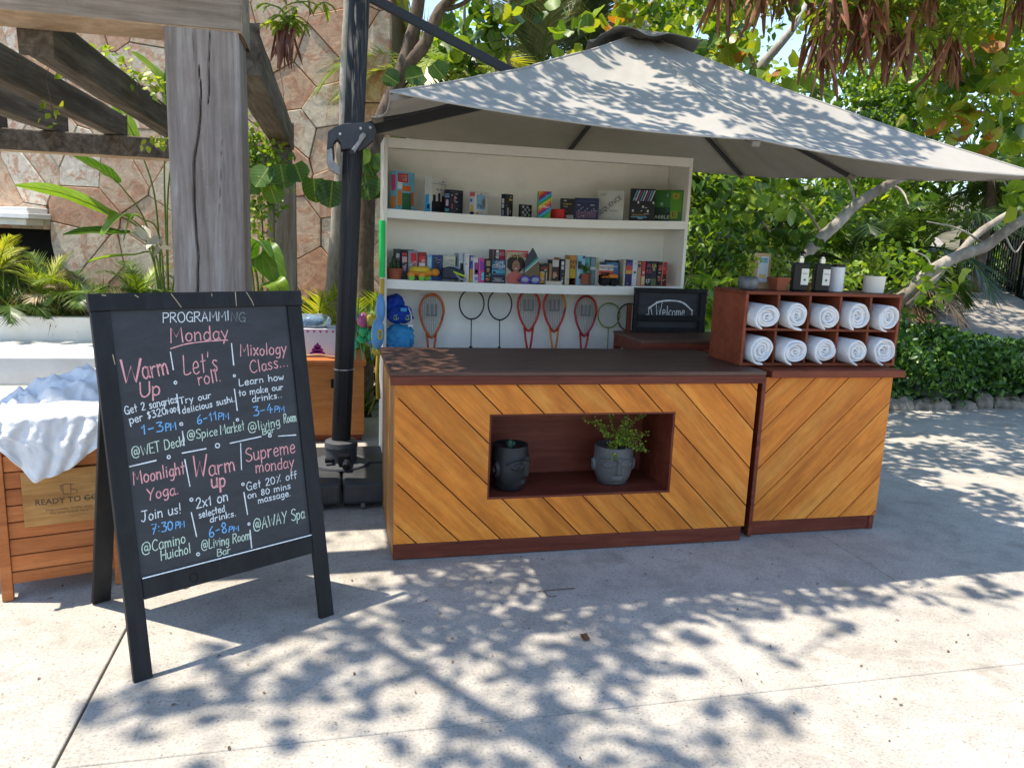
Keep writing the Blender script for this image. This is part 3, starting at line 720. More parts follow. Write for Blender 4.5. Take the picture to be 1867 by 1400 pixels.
for poly in voronoi(sites, WL, -.002, 0.0, WH):
    if len(poly) < 3: continue
    if all(x < ox + .02 and oz0 - .3 < z < oz1 + .02 for x, z in poly): continue
    if any(x < ox for x, z in poly) and any(oz0 - .25 < z < oz1 for x, z in poly):
        cxm = sum(p[0] for p in poly) / len(poly); czm = sum(p[1] for p in poly) / len(poly)
        if cxm < ox and oz0 - .25 < czm < oz1: continue
        if cxm >= ox: poly = clip(poly, ox, 0, -1, 0)
        elif czm >= oz1: poly = clip(poly, 0, oz1, 0, -1)
        else: poly = clip(poly, 0, oz0 - .25, 0, 1)
    poly = shrink(poly, rs.uniform(.0025, .006))
    if len(poly) < 3: continue
    th = rs.uniform(0, .022)
    MB().prism(poly, -.012 - th, .035).build('stone', M['flag'], we, bevel=.007, seg=1)
lg = MB(); lx0, lz0 = wall_local(0, 412); lx1, lz1 = wall_local(95, 384)
lg.box(WL, lx1 - .12, -.30, .03, lz0 + .02, lz0 + .10); lg.box(WL, lx1, -.38, .03, lz0 + .102, lz0 + .17); lg.box(WL, lx1 - .05, -.34, .03, lz0 + .172, lz1 + .02)
lg.build('ledge', M['plaster'], we, bevel=.01)

# ------------------------------------------------------------------ white plaster platform and planter
LY = 8.42; LZ = P(50, 650, LY).z; KY = 9.62; KZ = P(60, 577, KY).z
wpo = MB().box(-9, -1.30, LY, KY - .002, -.03, LZ).build('plaster_ledge', M['plaster'], bevel=.02); tag(wpo, 'low wide white plaster ledge in full sun below the planting bed', 'ledge')
cb = MB().box(-9, -1.22, KY, KY + .14, -.03, KZ).build('planter_curb', M['plaster'], bevel=.015); tag(cb, 'low white kerb holding the planting bed below the stone wall', 'kerb')
BZ = KZ - .05
sl = MB(); sl.add([(-9, KY + .14, BZ), (-1.22, KY + .14, BZ), (-1.22, 9.88, BZ), (-9, 12.7, BZ)], [(0, 1, 2, 3)]); so = sl.build('planter_soil', M['soil']); tag(so, kind='structure')
e = empty('daybed', (-3.4, 5.2, 0), 'pale cream daybed whose corner shows left behind the wooden bin', 'daybed'); dx_ = P(96, 742, 5.2).x + 3.4; dz_ = P(30, 736, 5.2).z
MB().box(0, dx_, 0, .6, dz_ - .05, dz_).build('cushion', M['cream'], e, bevel=.012, seg=3); MB().box(.02, dx_ - .02, .02, .58, .04, dz_ - .062).build('base', M['plaster'], e, bevel=.01); MB().box(.04, dx_ - .04, .04, .56, .003, .039).build('plinth', M['stain'], e)

# ------------------------------------------------------------------ pergola
pe = empty('pergola', (-0.6, 4.2, 0), 'weathered grey timber pergola with a thick cracked front post', 'pergola'); po_ = Vector(pe.location)
PY = 4.2; pxl, pxr = P(308, 300, PY).x, P(441, 300, PY).x; bz = P(370, 54, PY).z
def cracked_post(x0, x1, y0, y1, z0, z1, cracks, name='post'):
    mb = MB(); nu, nv = 64, 190
    def f(u, v):
        x = x0 + (x1 - x0) * u; z = z0 + (z1 - z0) * v; y = y0
        for pts, w, dp in cracks:
            zz = [p[1] for p in pts]
            if zz[0] <= z <= zz[-1]:
                cx = np.interp(z, zz, [p[0] for p in pts]) + .004 * nz(z * 9, 3, 1); e = math.sin(math.pi * (z - zz[0]) / (zz[-1] - zz[0])) ** .4
                d = abs(x - cx) / (w * e + 1e-4)
                if d < 1: y += dp * (1 - d)
        y += .0035 * nz(x * 22, z * 1.3, 2) + .002 * nz(x * 70, z * 3, 5)
        ed = min(u, 1 - u) * (x1 - x0)
        if ed < .012: y += (.012 - ed) * .8 + .004 * max(0, nz(z * 8, u, 4))
        return (x - po_.x, y - po_.y, z)
    mb.grid(f, nu, nv)
    o = mb.build(name, M['grey_timber'], pe, smooth=False)
    b = MB(); b.box(x0 - po_.x, x1 - po_.x, y0 + .010 - po_.y, y1 - po_.y, z0, z1); mb2 = b.mesh('tmp')
    return o, b
cr = []
def cpt(lst): return sorted([(P(x, y, PY).x, P(x, y, PY).z) for x, y in lst], key=lambda q: q[1])
cr.append((cpt([(362, 115), (366, 165), (366, 210), (360, 255), (354, 300), (354, 350), (356, 410), (362, 470), (361, 530), (365, 620)]), .0075, .03))
cr.append((cpt([(383, 52), (381, 110), (380, 190)]), .006, .025)); cr.append((cpt([(350, 48), (352, 60), (355, 120)]), .003, .012)); cr.append((cpt([(405, 250), (402, 340), (400, 400)]), .0025, .010))
post_front, bmb = cracked_post(pxl, pxr, PY, PY + .36, 0, bz, cr)
# sides and back of the post joined to the same part
me = post_front.data; vs = [tuple(v.co) for v in me.vertices]; fs = [tuple(p.vertices) for p in me.polygons]; k0 = len(vs)
vs += bmb.v; fs += [tuple(i + k0 for i in f) for f in bmb.f if f != (0, 4, 5, 1)]
nm = bpy.data.meshes.new('post'); nm.from_pydata(vs, [], fs); nm.materials.append(M['grey_timber']); post_front.data = nm
def pbeam(name, x0, x1, y0, y1, z0, z1, mat, split=None):
    loc = Vector(((x0 + x1) / 2, (y0 + y1) / 2, (z0 + z1) / 2)); hx, hy, hz_ = (x1 - x0) / 2, (y1 - y0) / 2, (z1 - z0) / 2
    mb = MB(); n = 14; ax = 0 if hx > hy else 1
    for i in range(n + 1):
        t = -1 + 2 * i / n
        for a, b in ((-1, -1), (1, -1), (1, 1), (-1, 1)):
            j = .006 * nz(t * 4 + x0 * 3, a, b + y0)
            mb.v.append((t * hx, a * (hy + j), b * (hz_ + j)) if ax == 0 else (a * (hx + j), t * hy, b * (hz_ + j)))
    for i in range(n):
        for k in range(4): a = i * 4 + k; b = i * 4 + (k + 1) % 4; mb.f.append((a, b, b + 4, a + 4))
    mb.f += [(0, 1, 2, 3), tuple(n * 4 + k for k in range(4))[::-1]]
    o = mb.build(name, mat, pe, loc=loc - po_, bevel=.012, seg=2); o.data.materials.append(M['bounce_tan_timber'])
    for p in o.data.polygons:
        if p.normal.z < -.7: p.material_index = 1  # downward faces take the tan, bounce light put into the colour
    return o
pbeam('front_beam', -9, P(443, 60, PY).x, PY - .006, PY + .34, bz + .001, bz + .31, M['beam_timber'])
for ox_ in (-.62, -2.6, -4.6): pbeam('shade_beam_bearer', ox_ - .07, ox_ + .07, 3.60, 4.60, bz + .312, bz + .41, M['beam_timber'])  # unseen bearers added to carry the shading beam
pbeam('shade_beam', -9, -.44, 3.66, 3.93, bz + .412, bz + .56, M['beam_timber'])  # unseen beam added overhead so its shadow falls on towels and paving
BY = 8.0; tz = P(300, 252, BY).z; bb = P(300, 290, BY).z
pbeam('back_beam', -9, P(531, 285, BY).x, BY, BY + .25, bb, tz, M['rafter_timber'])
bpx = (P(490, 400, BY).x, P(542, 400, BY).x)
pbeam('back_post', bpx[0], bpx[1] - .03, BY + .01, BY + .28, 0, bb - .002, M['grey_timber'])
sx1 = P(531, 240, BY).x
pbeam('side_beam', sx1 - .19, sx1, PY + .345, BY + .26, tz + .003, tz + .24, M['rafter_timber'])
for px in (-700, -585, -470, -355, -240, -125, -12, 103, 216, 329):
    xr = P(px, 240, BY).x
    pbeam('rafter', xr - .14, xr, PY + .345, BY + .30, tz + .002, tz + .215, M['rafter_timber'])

# ------------------------------------------------------------------ planked counters
def plank_panel(parent, x0, x1, z0, z1, y, slope, holes, w=.1525, off=0.0, pt=.018):
    """diagonal boards as separate parts; holes = rectangles left open"""
    s = math.sqrt(.5); dirx, dirz = s, s * slope; nx, nz_ = -dirz, dirx
    cs = [x * nx + z * nz_ for x in (x0, x1) for z in (z0, z1)]; lo, hi = min(cs), max(cs); k = math.floor((lo - off) / w)
    regs = [(x0, x1, z0, z1)]
    if holes:
        hx0, hx1, hz0, hz1 = holes; regs = [(x0, hx0, z0, z1), (hx1, x1, z0, z1), (hx0, hx1, hz1, z1), (hx0, hx1, z0, hz0)]
    while off + k * w < hi:
        a, b = off + k * w + .0030, off + (k + 1) * w - .0030; k += 1
        polys = []
        for r in regs:
            poly = [(r[0], r[2]), (r[1], r[2]), (r[1], r[3]), (r[0], r[3])]
            poly = clip(poly, nx * b, nz_ * b, nx, nz_)
            if len(poly) > 2: poly = clip(poly, nx * a, nz_ * a, -nx, -nz_)
            if len(poly) > 2:
                ar = abs(sum(poly[i][0] * poly[(i + 1) % len(poly)][1] - poly[(i + 1) % len(poly)][0] * poly[i][1] for i in range(len(poly)))) / 2
                if ar > 2e-5: polys.append(poly)
        if not polys: continue
        def touch(p, q):
            for ax, val in ((0, holes[0]), (0, holes[1]), (1, holes[2]), (1, holes[3])) if holes else ():
                a_ = [v[1 - ax] for v in p if abs(v[ax] - val) < 1e-5]; b_ = [v[1 - ax] for v in q if abs(v[ax] - val) < 1e-5]
                if len(a_) > 1 and len(b_) > 1 and min(max(a_), max(b_)) - max(min(a_), min(b_)) > .001: return True
            return False
        comps = []
        for q in polys:
            hit = [c for c in comps if any(touch(q, r) for r in c)]
            comps = [c for c in comps if c not in hit] + [sum(hit, []) + [q]]
        for comp in comps:
            mb = MB(); dy = random.uniform(-.0012, .0012); ang = math.atan2(dirz, dirx)
            cx = sum(p[0] for q in comp for p in q) / sum(len(q) for q in comp); cz = sum(p[1] for q in comp for p in q) / sum(len(q) for q in comp)
            ca, sa = math.cos(-ang), math.sin(-ang)
            for q in comp: mb.prism([((p[0] - cx) * ca - (p[1] - cz) * sa, (p[0] - cx) * sa + (p[1] - cz) * ca) for p in q], dy, pt)
            weld(mb); o = mb.build('plank', M['plank'], parent, loc=(cx, y, cz)); o.rotation_euler = (0, -ang, 0)

CX0, CX1, CY0, CY1, CT = .287, 2.226, 3.610, 4.42, .96
ce = empty('planked_counter', (0, 0, 0), 'wide dark topped counter clad in diagonal honey planks with a display niche', 'counter')
ce.location = (CX0, CY0, 0)
def off_(o): o.location = Vector(o.location) - Vector((CX0, CY0, 0)); return o
NX0, NX1, NZ0, NZ1, ND = .757, 1.762, .296, .744, .40
off_(MB().box(CX0 + .0, CX1 - .02, CY0 - .004, CY0 + .05, .003, .083).build('plinth', M['stain'], ce, bevel=.004))
off_(MB().box(CX1 - .024, CX1, CY0 + .03, CY1, .003, CT - .035).build('side_panel', M['stain'], ce, bevel=.002))
fr = MB(); fy0, fy1 = CY0 + .018, CY0 + .036
fr.box(CX0 + .01, NX0 - .001, fy0, fy1, .084, CT - .035); fr.box(NX1 + .001, CX1 - .026, fy0, fy1, .084, CT - .035); fr.box(NX0 - .001, NX1 + .001, fy0, fy1, NZ1 + .001, CT - .035); fr.box(NX0 - .001, NX1 + .001, fy0, fy1, .084, NZ0 - .001)
off_(fr.build('carcass', M['stain'], ce))
nb = MB(); NTH = .012
nb.box(NX0, NX1, CY0 + .004, CY0 + ND, NZ0, NZ0 + NTH); nb.box(NX0, NX1, CY0 + .004, CY0 + ND, NZ1 - NTH, NZ1); nb.box(NX0, NX0 + NTH, CY0 + .004, CY0 + ND, NZ0 + NTH, NZ1 - NTH); nb.box(NX1 - NTH, NX1, CY0 + .004, CY0 + ND, NZ0 + NTH, NZ1 - NTH)
nb.box(NX0, NX1, CY0 + ND, CY0 + ND + .012, NZ0, NZ1)
off_(nb.build('niche', M['stain'], ce))
# left side boards
yy = CY0 + .0
for k in range(6):
    off_(MB().box(CX0 - .002, CX0 + .02, CY0 + .002 + k * .136, CY0 + .134 + k * .136, .003, CT - .035).build('side_board', M['side_plank'], ce, bevel=.002, seg=1))
_before = set(bpy.data.objects)
plank_panel(ce, CX0 + .002, CX1, .084, .893, CY0, -1, (NX0 + .002, NX1 - .002, NZ0 + .002, NZ1 - .002), off=.040)
for o in set(bpy.data.objects) - _before: off_(o)
tp = MB(); tp.box(CX0 - .022, CX1 + .035, CY0 - .02, CY1 + .02, CT - .022, CT); off_(tp.build('worktop', M['worktop'], ce, bevel=.004))
off_(MB().box(CX0 - .020, CX1 + .033, CY0 - .018, CY0 + .012, .894, CT - .023).build('edge_trim', M['stain'], ce, bevel=.003))
off_(MB().box(CX0 - .020, CX0 + .01, CY0 + .0125, CY1 + .018, .925, CT - .023).build('edge_trim', M['stain'], ce, bevel=.003))

RX0, RX1, RY = 2.290, 3.112, 3.66
re_ = empty('planked_cabinet', (RX0, RY, 0), 'narrower planked cabinet right of the niche counter, carrying the towel rack', 'cabinet')
def offr(o): o.location = Vector(o.location) - Vector((RX0, RY, 0)); return o
offr(MB().box(RX0, RX1 - .02, RY + .012, RY + .05, .003, .088).build('plinth', M['stain'], re_, bevel=.004))
offr(MB().box(RX1 - .035, RX1 - .003, RY + .004, RY + .052, .003, .089).build('foot', M['stain'], re_, bevel=.004))
offr(MB().box(RX0, RX1 - .008, RY + .018, RY + .75, .0885, .918).build('carcass', M['stain'], re_))
_before = set(bpy.data.objects)
plank_panel(re_, RX0 + .012, RX1, .089, .915, RY, 1, None, off=.02)
for o in set(bpy.data.objects) - _before: offr(o)
offr(MB().box(RX0 - .012, RX0 + .011, RY - .012, RY + .03, .003, .918).build('corner_post', M['stain'], re_, bevel=.003))
offr(MB().box(RX0 + .02, RX1 + .042, RY - .045, RY + .78, .919, .9585).build('worktop', M['rack'], re_, bevel=.004))

# towel rack
TX0, TX1, TY0, TY1, TZ0, TZ1 = 2.198, 3.196, 3.765, 4.13, .962, 1.375
te = empty('towel_rack', (TX0, TY0, TZ0), 'reddish wooden pigeonhole rack with ten square openings for rolled towels', 'rack')
def offt(o): o.location = Vector(o.location) - Vector((TX0, TY0, TZ0)); return o
offt(MB().box(TX0, TX0 + .018, TY0, TY1, TZ0, TZ1 - .0185).build('side_panel', M['rack'], te, bevel=.002)); offt(MB().box(TX1 - .018, TX1, TY0, TY1, TZ0, TZ1 - .0185).build('side_panel', M['rack'], te, bevel=.002))
offt(MB().box(TX0 - .001, TX1 + .001, TY0 - .001, TY1, TZ1 - .018, TZ1).build('top_panel', M['rack'], te, bevel=.003)); offt(MB().box(TX0 + .0185, TX1 - .0185, TY0, TY1, TZ0, TZ0 + .017).build('bottom_panel', M['rack'], te, bevel=.002))
offt(MB().box(TX0 + .0185, TX1 - .0185, TY1 - .012, TY1 - .001, TZ0 + .0175, TZ1 - .019).build('back_panel', M['rack'], te))
zm = (TZ0 + TZ1) / 2 - .003; cw = (TX1 - TX0 - .018) / 5
offt(MB().box(TX0 + .0185, TX1 - .0185, TY0 + .002, TY1 - .013, zm - .007, zm + .007).build('shelf', M['rack'], te, bevel=.002))
for i in range(1, 5):
    x = TX0 + .009 + cw * i
    offt(MB().box(x - .007, x + .007, TY0 + .001, TY1 - .014, zm + .0075, TZ1 - .0185).build('divider', M['rack'], te, bevel=.002)); offt(MB().box(x - .007, x + .007, TY0 + .001, TY1 - .014, TZ0 + .0175, zm - .0075).build('divider', M['rack'], te, bevel=.002))

def rolled_towel(seed, rx=.080, rz=.080, L=.30):
    rs = random.Random(seed); mb = MB(); turns = 4.3; n = 130; th = .0085; nl = 9
    r0, r1 = .008, 1.0; ph = rs.uniform(-2.2, -1.2); b = 0
    prof = []
    for i in range(n + 1):
        t = i / n; a = ph - 2 * math.pi * turns * (1 - t); r = (.10 + .90 * t ** .9)
        prof.append((a, r))
    off = rs.uniform(-.15, .15)
    for j in range(nl + 1):
        v = j / nl; y = v * L
        for side in (0, 1):
            for (a, r) in prof:
                rr = r - side * .200
                sq = 1 + .06 * math.sin(2 * a + seed) + .03 * nz(math.cos(a) * 1.5, math.sin(a) * 1.5, v * 2 + seed)
                x = rr * rx * sq * math.cos(a); z = rr * rz * sq * math.sin(a)
                z = max(z, -rz * .93 - .004 * nz(x * 30, y * 8, seed))
                yy = y + (0.020 * (1 - r) * (1 if j == 0 else 0)) * (1 if j == 0 else 0) + (.012 * nz(a * 1.3, r * 3, seed) if j == 0 else 0) - (.010 * math.sin(a * .5 + seed) if j == 0 else 0)
                if r > .93 and j < 3: yy -= .012 * (r - .93) / .07 * (1 - j / 3); z -= .012 * (r - .93) / .07 * (1 - j / 3) * (1 if j == 0 else .5)
                x += .003 * nz(x * 20, y * 12, seed + 3)
                mb.v.append((x, yy, z + rz * .93))
    m = n + 1; st = 2 * m
    for j in range(nl):
        for i in range(n):
            a = j * st + i; mb.f.append((a, a + st, a + st + 1, a + 1)); a = j * st + m + i; mb.f.append((a, a + 1, a + st + 1, a + st))
    for i in range(n): mb.f.append((i, i + 1, m + i + 1, m + i)); e = nl * st; mb.f.append((e + i, e + m + i, e + m + i + 1, e + i + 1))
    for j in range(nl):
        a = j * st + n; mb.f.append((a, a + st, a + st + m, a + m)); a = j * st; mb.f.append((a, a + m, a + st + m, a + st))
    return mb
ordn = ['first', 'second', 'middle', 'fourth', 'fifth']
for row in range(2):
    for i in range(5):
        sd = row * 5 + i + 1
        mb = rolled_towel(sd, .079 + .005 * math.sin(sd * 2), .077 + .004 * math.cos(sd * 3), .33)
        o = mb.build('rolled_towel', M['towel'], smooth=True); o.modifiers.new('sub', 'SUBSURF').levels = 1; o.modifiers[0].render_levels = 1
        z = (zm + .0075 if row == 0 else TZ0 + .0175)
        o.location = (TX0 + .009 + cw * (i + .5) + random.uniform(-.006, .002), TY0 - .045 - random.uniform(0, .03), z + .002); o.rotation_euler = (0, 0, R(random.uniform(-3, 3)))
        tag(o, 'rolled white towel in the %s opening from the left of the %s row' % (ordn[i], 'upper' if row == 0 else 'lower'), 'towel', 'rolled white towels in the rack')

# ------------------------------------------------------------------ things standing on the towel rack
RZ = TZ1 + .001
def at_rack(px, y): return P(px, 520, y).x
def sprig(parent, base, n, h, mat, tm, size, tint, spread=.06, stems=8, name='foliage'):
    st = MB(); pos = []
    for i in range(stems):
        a = random.uniform(0, 6.28); tip = Vector((math.cos(a) * spread * random.uniform(.4, 1.3), math.sin(a) * spread * random.uniform(.4, 1.0), h * random.uniform(.55, 1.1)))
        pth = catmull([(0, 0, 0), (tip.x * .3, tip.y * .3, tip.z * .55), tuple(tip)], 4); st.tube([p + Vector(base) for p in pth], .0016, 4)
        for k in range(n // stems):
            t = random.uniform(.25, 1); q = pth[min(len(pth) - 1, int(t * len(pth)))]; pos.append(tuple(q + Vector(base) + Vector((random.gauss(0, .006), random.gauss(0, .006), random.gauss(0, .006)))))
    st.build('stem', M['green_stem'], parent); pos = np.array(pos); m = len(pos)
    scatter(name, tm, pos, frames(rand_dirs(m, .5), rand_dirs(m, 1.2)), size * rng.uniform(.6, 1.2, m), np.clip(rng.uniform(*tint, m), 0, 1), mat, parent)
y = 3.88; e = empty('stone_bowl', (at_rack(1364, y), y, RZ), 'round grey marbled stone bowl with a trailing golden succulent', 'plant pot')
MB().lathe([(.030, 0), (.048, .010), (.058, .034), (.056, .058), (.046, .074), (.040, .074), (.046, .058), (.04, .03), (0.001, .02)], n=28).build('bowl', M['marble_grey'], e, smooth=True)
sprig(e, (.01, .0, .06), 90, .13, M['leaf_small'], T_WIDE, .026, (.7, 1.0), .07)
y = 4.02; e = empty('card_holder', (at_rack(1386, y), y, RZ), 'small light wooden frame holding a blue and white card behind the stone bowl', 'card holder', rz=R(-14))
MB().box(-.048, .048, -.006, .006, 0, .205).build('frame', plain((.50, .34, .18), .6), e, bevel=.002)
MB().box(-.026, .034, -.010, -.0065, .04, .185).build('card', plain((.62, .70, .76), .6), e)
MB().box(-.018, .026, -.0115, -.0102, .150, .178).build('print', plain((.20, .45, .62), .6), e); MB().box(-.018, .026, -.0115, -.0102, .060, .085).build('print', plain((.70, .52, .22), .6), e)
y = 3.90; e = empty('terracotta_pot', (at_rack(1419, y), y, RZ), 'small square terracotta pot with a bushy green herb on the rack', 'plant pot', rz=R(8))
MB().add([(-.034, -.034, 0), (.034, -.034, 0), (.034, .034, 0), (-.034, .034, 0), (-.044, -.044, .062), (.044, -.044, .062), (.044, .044, .062), (-.044, .044, .062)], [(3, 2, 1, 0), (0, 1, 5, 4), (1, 2, 6, 5), (2, 3, 7, 6), (3, 0, 4, 7), (4, 5, 6, 7)]).build('pot', M['terracotta'], e, bevel=.003)
MB().box(-.048, .048, -.048, .048, .0605, .074).build('rim', M['terracotta'], e, bevel=.003)
sprig(e, (0, 0, .07), 110, .13, M['leaf_small'], T_LANCE, .035, (.2, .8), .07, 10)
def pump_bottle(px, y, lab, txt):
    e = empty('pump_bottle', (at_rack(px, y), y, RZ), lab, 'bottle', 'black pump bottles on the towel rack', rz=R(random.uniform(-16, -8)))
    b = MB().box(-.043, .043, -.028, .028, 0, .160).build('bottle', M['gloss_black'], e, bevel=.009, seg=3)
    MB().box(-.002, .040, -.0302, -.0284, .038, .128).build('paper_label', plain((.74, .72, .66), .6), e)
    print_text(txt, .008, M['gloss_black'], e, (.019, -.0306, .100)); MB().lathe([(.001, 0), (.007, 0), (.007, .0006), (.001, .0006)], (0, 0, 0), 12).build('emblem', plain((.05, .14, .13), .5), e, loc=(.019, -.0304, .066)).rotation_euler = (R(90), 0, 0)
    MB().lathe([(.016, .160), (.016, .185), (.010, .187), (.010, .196)], n=16).build('collar', plain((.75, .72, .62), .25, metal=.6), e, smooth=False)
    pm = MB(); pm.lathe([(.005, .196), (.005, .213)], n=8); pm.lathe([(.011, .213), (.012, .222), (.006, .226)], n=12); pm.tube([(0, 0, .219), (0, -.035, .219), (0, -.046, .211)], .0045, 6); pm.build('pump', M['gloss_black'], e, smooth=True)
    return e
pump_bottle(1456, 3.86, 'black pump bottle with a narrow white label beside the terracotta pot', 'BODY')
pump_bottle(1495, 3.86, 'black pump bottle with a white label and green dot beside the white canister', 'HAND')
y = 3.92; e = empty('canister', (at_rack(1524, y), y, RZ), 'tall white cylindrical canister with a black rim', 'canister')
MB().lathe([(.036, 0), (.040, .003), (.041, .140), (.040, .142)], n=32).build('body', M['gloss_white'], e, smooth=False, bevel=.001); MB().lathe([(.0425, .1425), (.0425, .154), (.036, .157), (.0345, .148)], n=32).build('rim', M['gloss_black'], e)
y = 3.98; e = empty('snack_cup', (at_rack(1474, y), y, RZ), 'tiny amber cup half hidden between the two black bottles', 'cup'); MB().lathe([(.012, 0), (.017, .045), (.015, .045), (.011, .004)], n=16).build('cup', plain((.45, .20, .05), .4), e)
y = 3.90; e = empty('white_planter', (at_rack(1593, y), y, RZ), 'wide white round pot with a leafy green plant at the right end of the rack', 'plant pot')
MB().lathe([(.052, 0), (.056, .004), (.061, .098), (.057, .098), (.053, .06), (.001, .055)], n=36).build('pot', M['white_pot'], e, smooth=False, bevel=.001)
sprig(e, (0, 0, .06), 200, .19, M['leaf_small'], T_TINY, .030, (.45, .95), .10, 14)

# booklets on the counter left of the rack
e = empty('folded_leaflets', G(1283, 634, .96) + Vector((0, .02, .001)), 'two small white leaflets stacked on the dark worktop beside the rack', 'leaflets', rz=R(12))
MB().box(-.05, .05, -.035, .035, 0, .012).build('leaflet', M['gloss_white'], e); MB().box(-.048, .05, -.033, .037, .014, .028).build('leaflet', plain((.6, .64, .74), .5), e)

# ------------------------------------------------------------------ return counter behind, welcome board
rx = P(1120, 603, 4.94).x; RT = P(1120, 603, 4.94).z; e = empty('return_counter', (rx, 4.46, 0), 'dark red side counter running back from the niche counter under the welcome board', 'counter')
MB().box(0, .95, 0, .50, RT - .024, RT).build('worktop', M['worktop'], e, bevel=.003); MB().box(.004, .028, .02, .495, RT - .10, RT - .0245).build('side_rail', M['stain'], e, bevel=.003)
MB().box(.004, .05, .455, .495, .003, RT - .101).build('leg', M['stain'], e, bevel=.003); MB().box(.9, .94, .455, .495, .003, RT - .0245).build('leg', M['stain'], e, bevel=.003)
MB().box(.006, .94, .02, .45, .50, .52).build('shelf', M['stain'], e); MB().box(.3, .32, .03, .45, .521, RT - .0245).build('divider', M['stain'], e); MB().box(.004, .94, .0, .018, .003, RT - .0245).build('end_panel', M['stain'], e)
ux = P(1143, 580, 4.93).x - rx; MB().box(ux, ux + .03, .46, .49, RT + .0005, P(1143, 556, 4.93).z).build('upright', M['stain'], e, bevel=.003)
wy = 4.90; wx0, wx1 = P(1156, 560, wy).x, P(1286, 560, wy).x; wz1 = P(1220, 526, wy).z
e = empty('welcome_board', (wx0, wy, RT + .001), 'black chalkboard stand with a hand drawn arch and the word Welcome', 'sign'); W_ = wx1 - wx0; H_ = wz1 - RT - .001
def wbm(name, *a): return MB().box(*a).build(name, M['black_frame'], e, bevel=.003)
hb = H_ - .155
wbm('frame', 0, W_, -.012, .022, H_ - .03, H_); wbm('frame', W_ - .045, W_, -.0125, .0215, .0, H_ - .031); wbm('frame', 0, .03, -.0125, .0215, .0, H_ - .031); wbm('rail', .031, W_ - .046, -.016, .02, H_ - .225, H_ - .185); wbm('rail', .031, W_ - .046, -.010, .018, .002, .03)
MB().box(.029, W_ - .044, .004, .014, .03, H_ - .029).build('panel', M['slate'], e)
tx = MB(); fnw = lambda u, v, h: (u, .0035 - h, v)
sx_ = W_ / 132.0
def wpt(px, py): return ((px - 1156) * sx_, H_ - (py - 525) * sx_ * .985)
def wstroke(pts, w, cur=True):
    q = [wpt(*p) for p in pts]; q = [(v.x, v.y) for v in catmull([(a, b, 0) for a, b in q], 6)] if cur else q; ribbon(tx, q, w, fnw, .0015)
wstroke([(1183, 560), (1200, 549), (1222, 546), (1245, 549), (1264, 563)], .011); wstroke([(1264, 563), (1264, 573)], .006, False); wstroke([(1183, 560), (1184, 572)], .005, False); wstroke([(1174, 573), (1184, 570)], .004, False); wstroke([(1187, 560), (1190, 571)], .005, False)
wl, ww = stroke_text('Welcome'); sc_ = (1250 - 1196) * sx_ / ww
for p in wl: ribbon(tx, [(wpt(1196, 572)[0] + a * sc_, wpt(1196, 573)[1] + b * sc_ * 2.0 * (1.0 if a < 1.2 else .72)) for a, b in p], .005, fnw, .0018)
tx.build('chalk_lettering', M['chalk_white'], e)

# ------------------------------------------------------------------ bookshelf
BYF, BYB = 5.0, 5.34; bx0, bx1 = .318, 2.422; btz = 2.205
be = empty('bookshelf', (bx0, BYF, 0), 'tall white open bookshelf with sagging shelves under the umbrella', 'bookshelf')
def boxb(name, *a, bev=.003): 
    o = MB().box(*a).build(name, M['shelf'], be, bevel=bev); o.location = Vector((-bx0, -BYF, 0)); return o
boxb('side_panel', bx0, bx0 + .024, BYF + .0, BYB, .003, btz - .001); boxb('side_panel', bx1 - .024, bx1, BYF, BYB, .003, btz - .001); boxb('back_panel', bx0 + .0245, bx1 - .0245, BYB - .010, BYB - .001, .02, btz - .031)
boxb('top_panel', bx0 + .0245, bx1 - .0245, BYF + .004, BYB - .011, btz - .03, btz - .002); boxb('top_rail', bx0 + .0245, bx1 - .0245, BYF - .002, BYF + .0035, btz - .062, btz - .0015)
def sag_z(x, amt): u = (x - bx0) / (bx1 - bx0); return -amt * 4 * u * (1 - u)
def sag_shelf(z0, z1, th, amt):
    mb = MB(); n = 24
    for i in range(n + 1):
        u = i / n; x = bx0 + .0245 + (bx1 - bx0 - .049) * u; z = z0 + (z1 - z0) * u + sag_z(x, amt)
        for (yy, zz) in ((BYF + .002, z - th), (BYB - .012, z - th * .6), (BYB - .012, z), (BYF + .002, z)): mb.v.append((x - bx0, yy - BYF, zz))
    for i in range(n):
        for k in range(4): a = i * 4 + k; b = i * 4 + (k + 1) % 4; mb.f.append((a, b, b + 4, a + 4))
    mb.f += [(0, 1, 2, 3), tuple(n * 4 + k for k in range(4))[::-1]]
    mb.build('shelf', M['shelf'], be)
S1 = (1.770, 1.780, .020); S2 = (1.325, 1.327, .012)
sag_shelf(S1[0], S1[1], .055, S1[2]); sag_shelf(S2[0], S2[1], .060, S2[2]); boxb('bottom_shelf', bx0 + .0245, bx1 - .0245, BYF + .004, BYB - .011, .52, .55)
def sz(S, x): return S[0] + (S[1] - S[0]) * (x - bx0) / (bx1 - bx0) + sag_z(x, S[2]) + .0005

def deco(parent, x0, x1, y, z0, z1, c, name='print', t=.0006):
    return MB().box(x0, x1, y - t, y, z0, z1).build(name, plain(c, .5, var=.15), parent)
PAPER = plain((.62, .57, .46), .85, var=.2)
def boxed(name, cat, label, S, px0, pxs, px1, ptop, c_front, c_spine, deps, yf=5.03, rz=0.0, top2=None, depth=None, group=None):
    """upright box or book: spine from px0 to pxs, front cover to px1; cover recedes by depth"""
    x0 = P(px0, 400, yf).x; xs_ = P(pxs, 400, yf).x; 
    z0 = sz(S, x0); h = P((px0 + px1) / 2, ptop, yf).z - z0
    return x0, xs_, z0, h
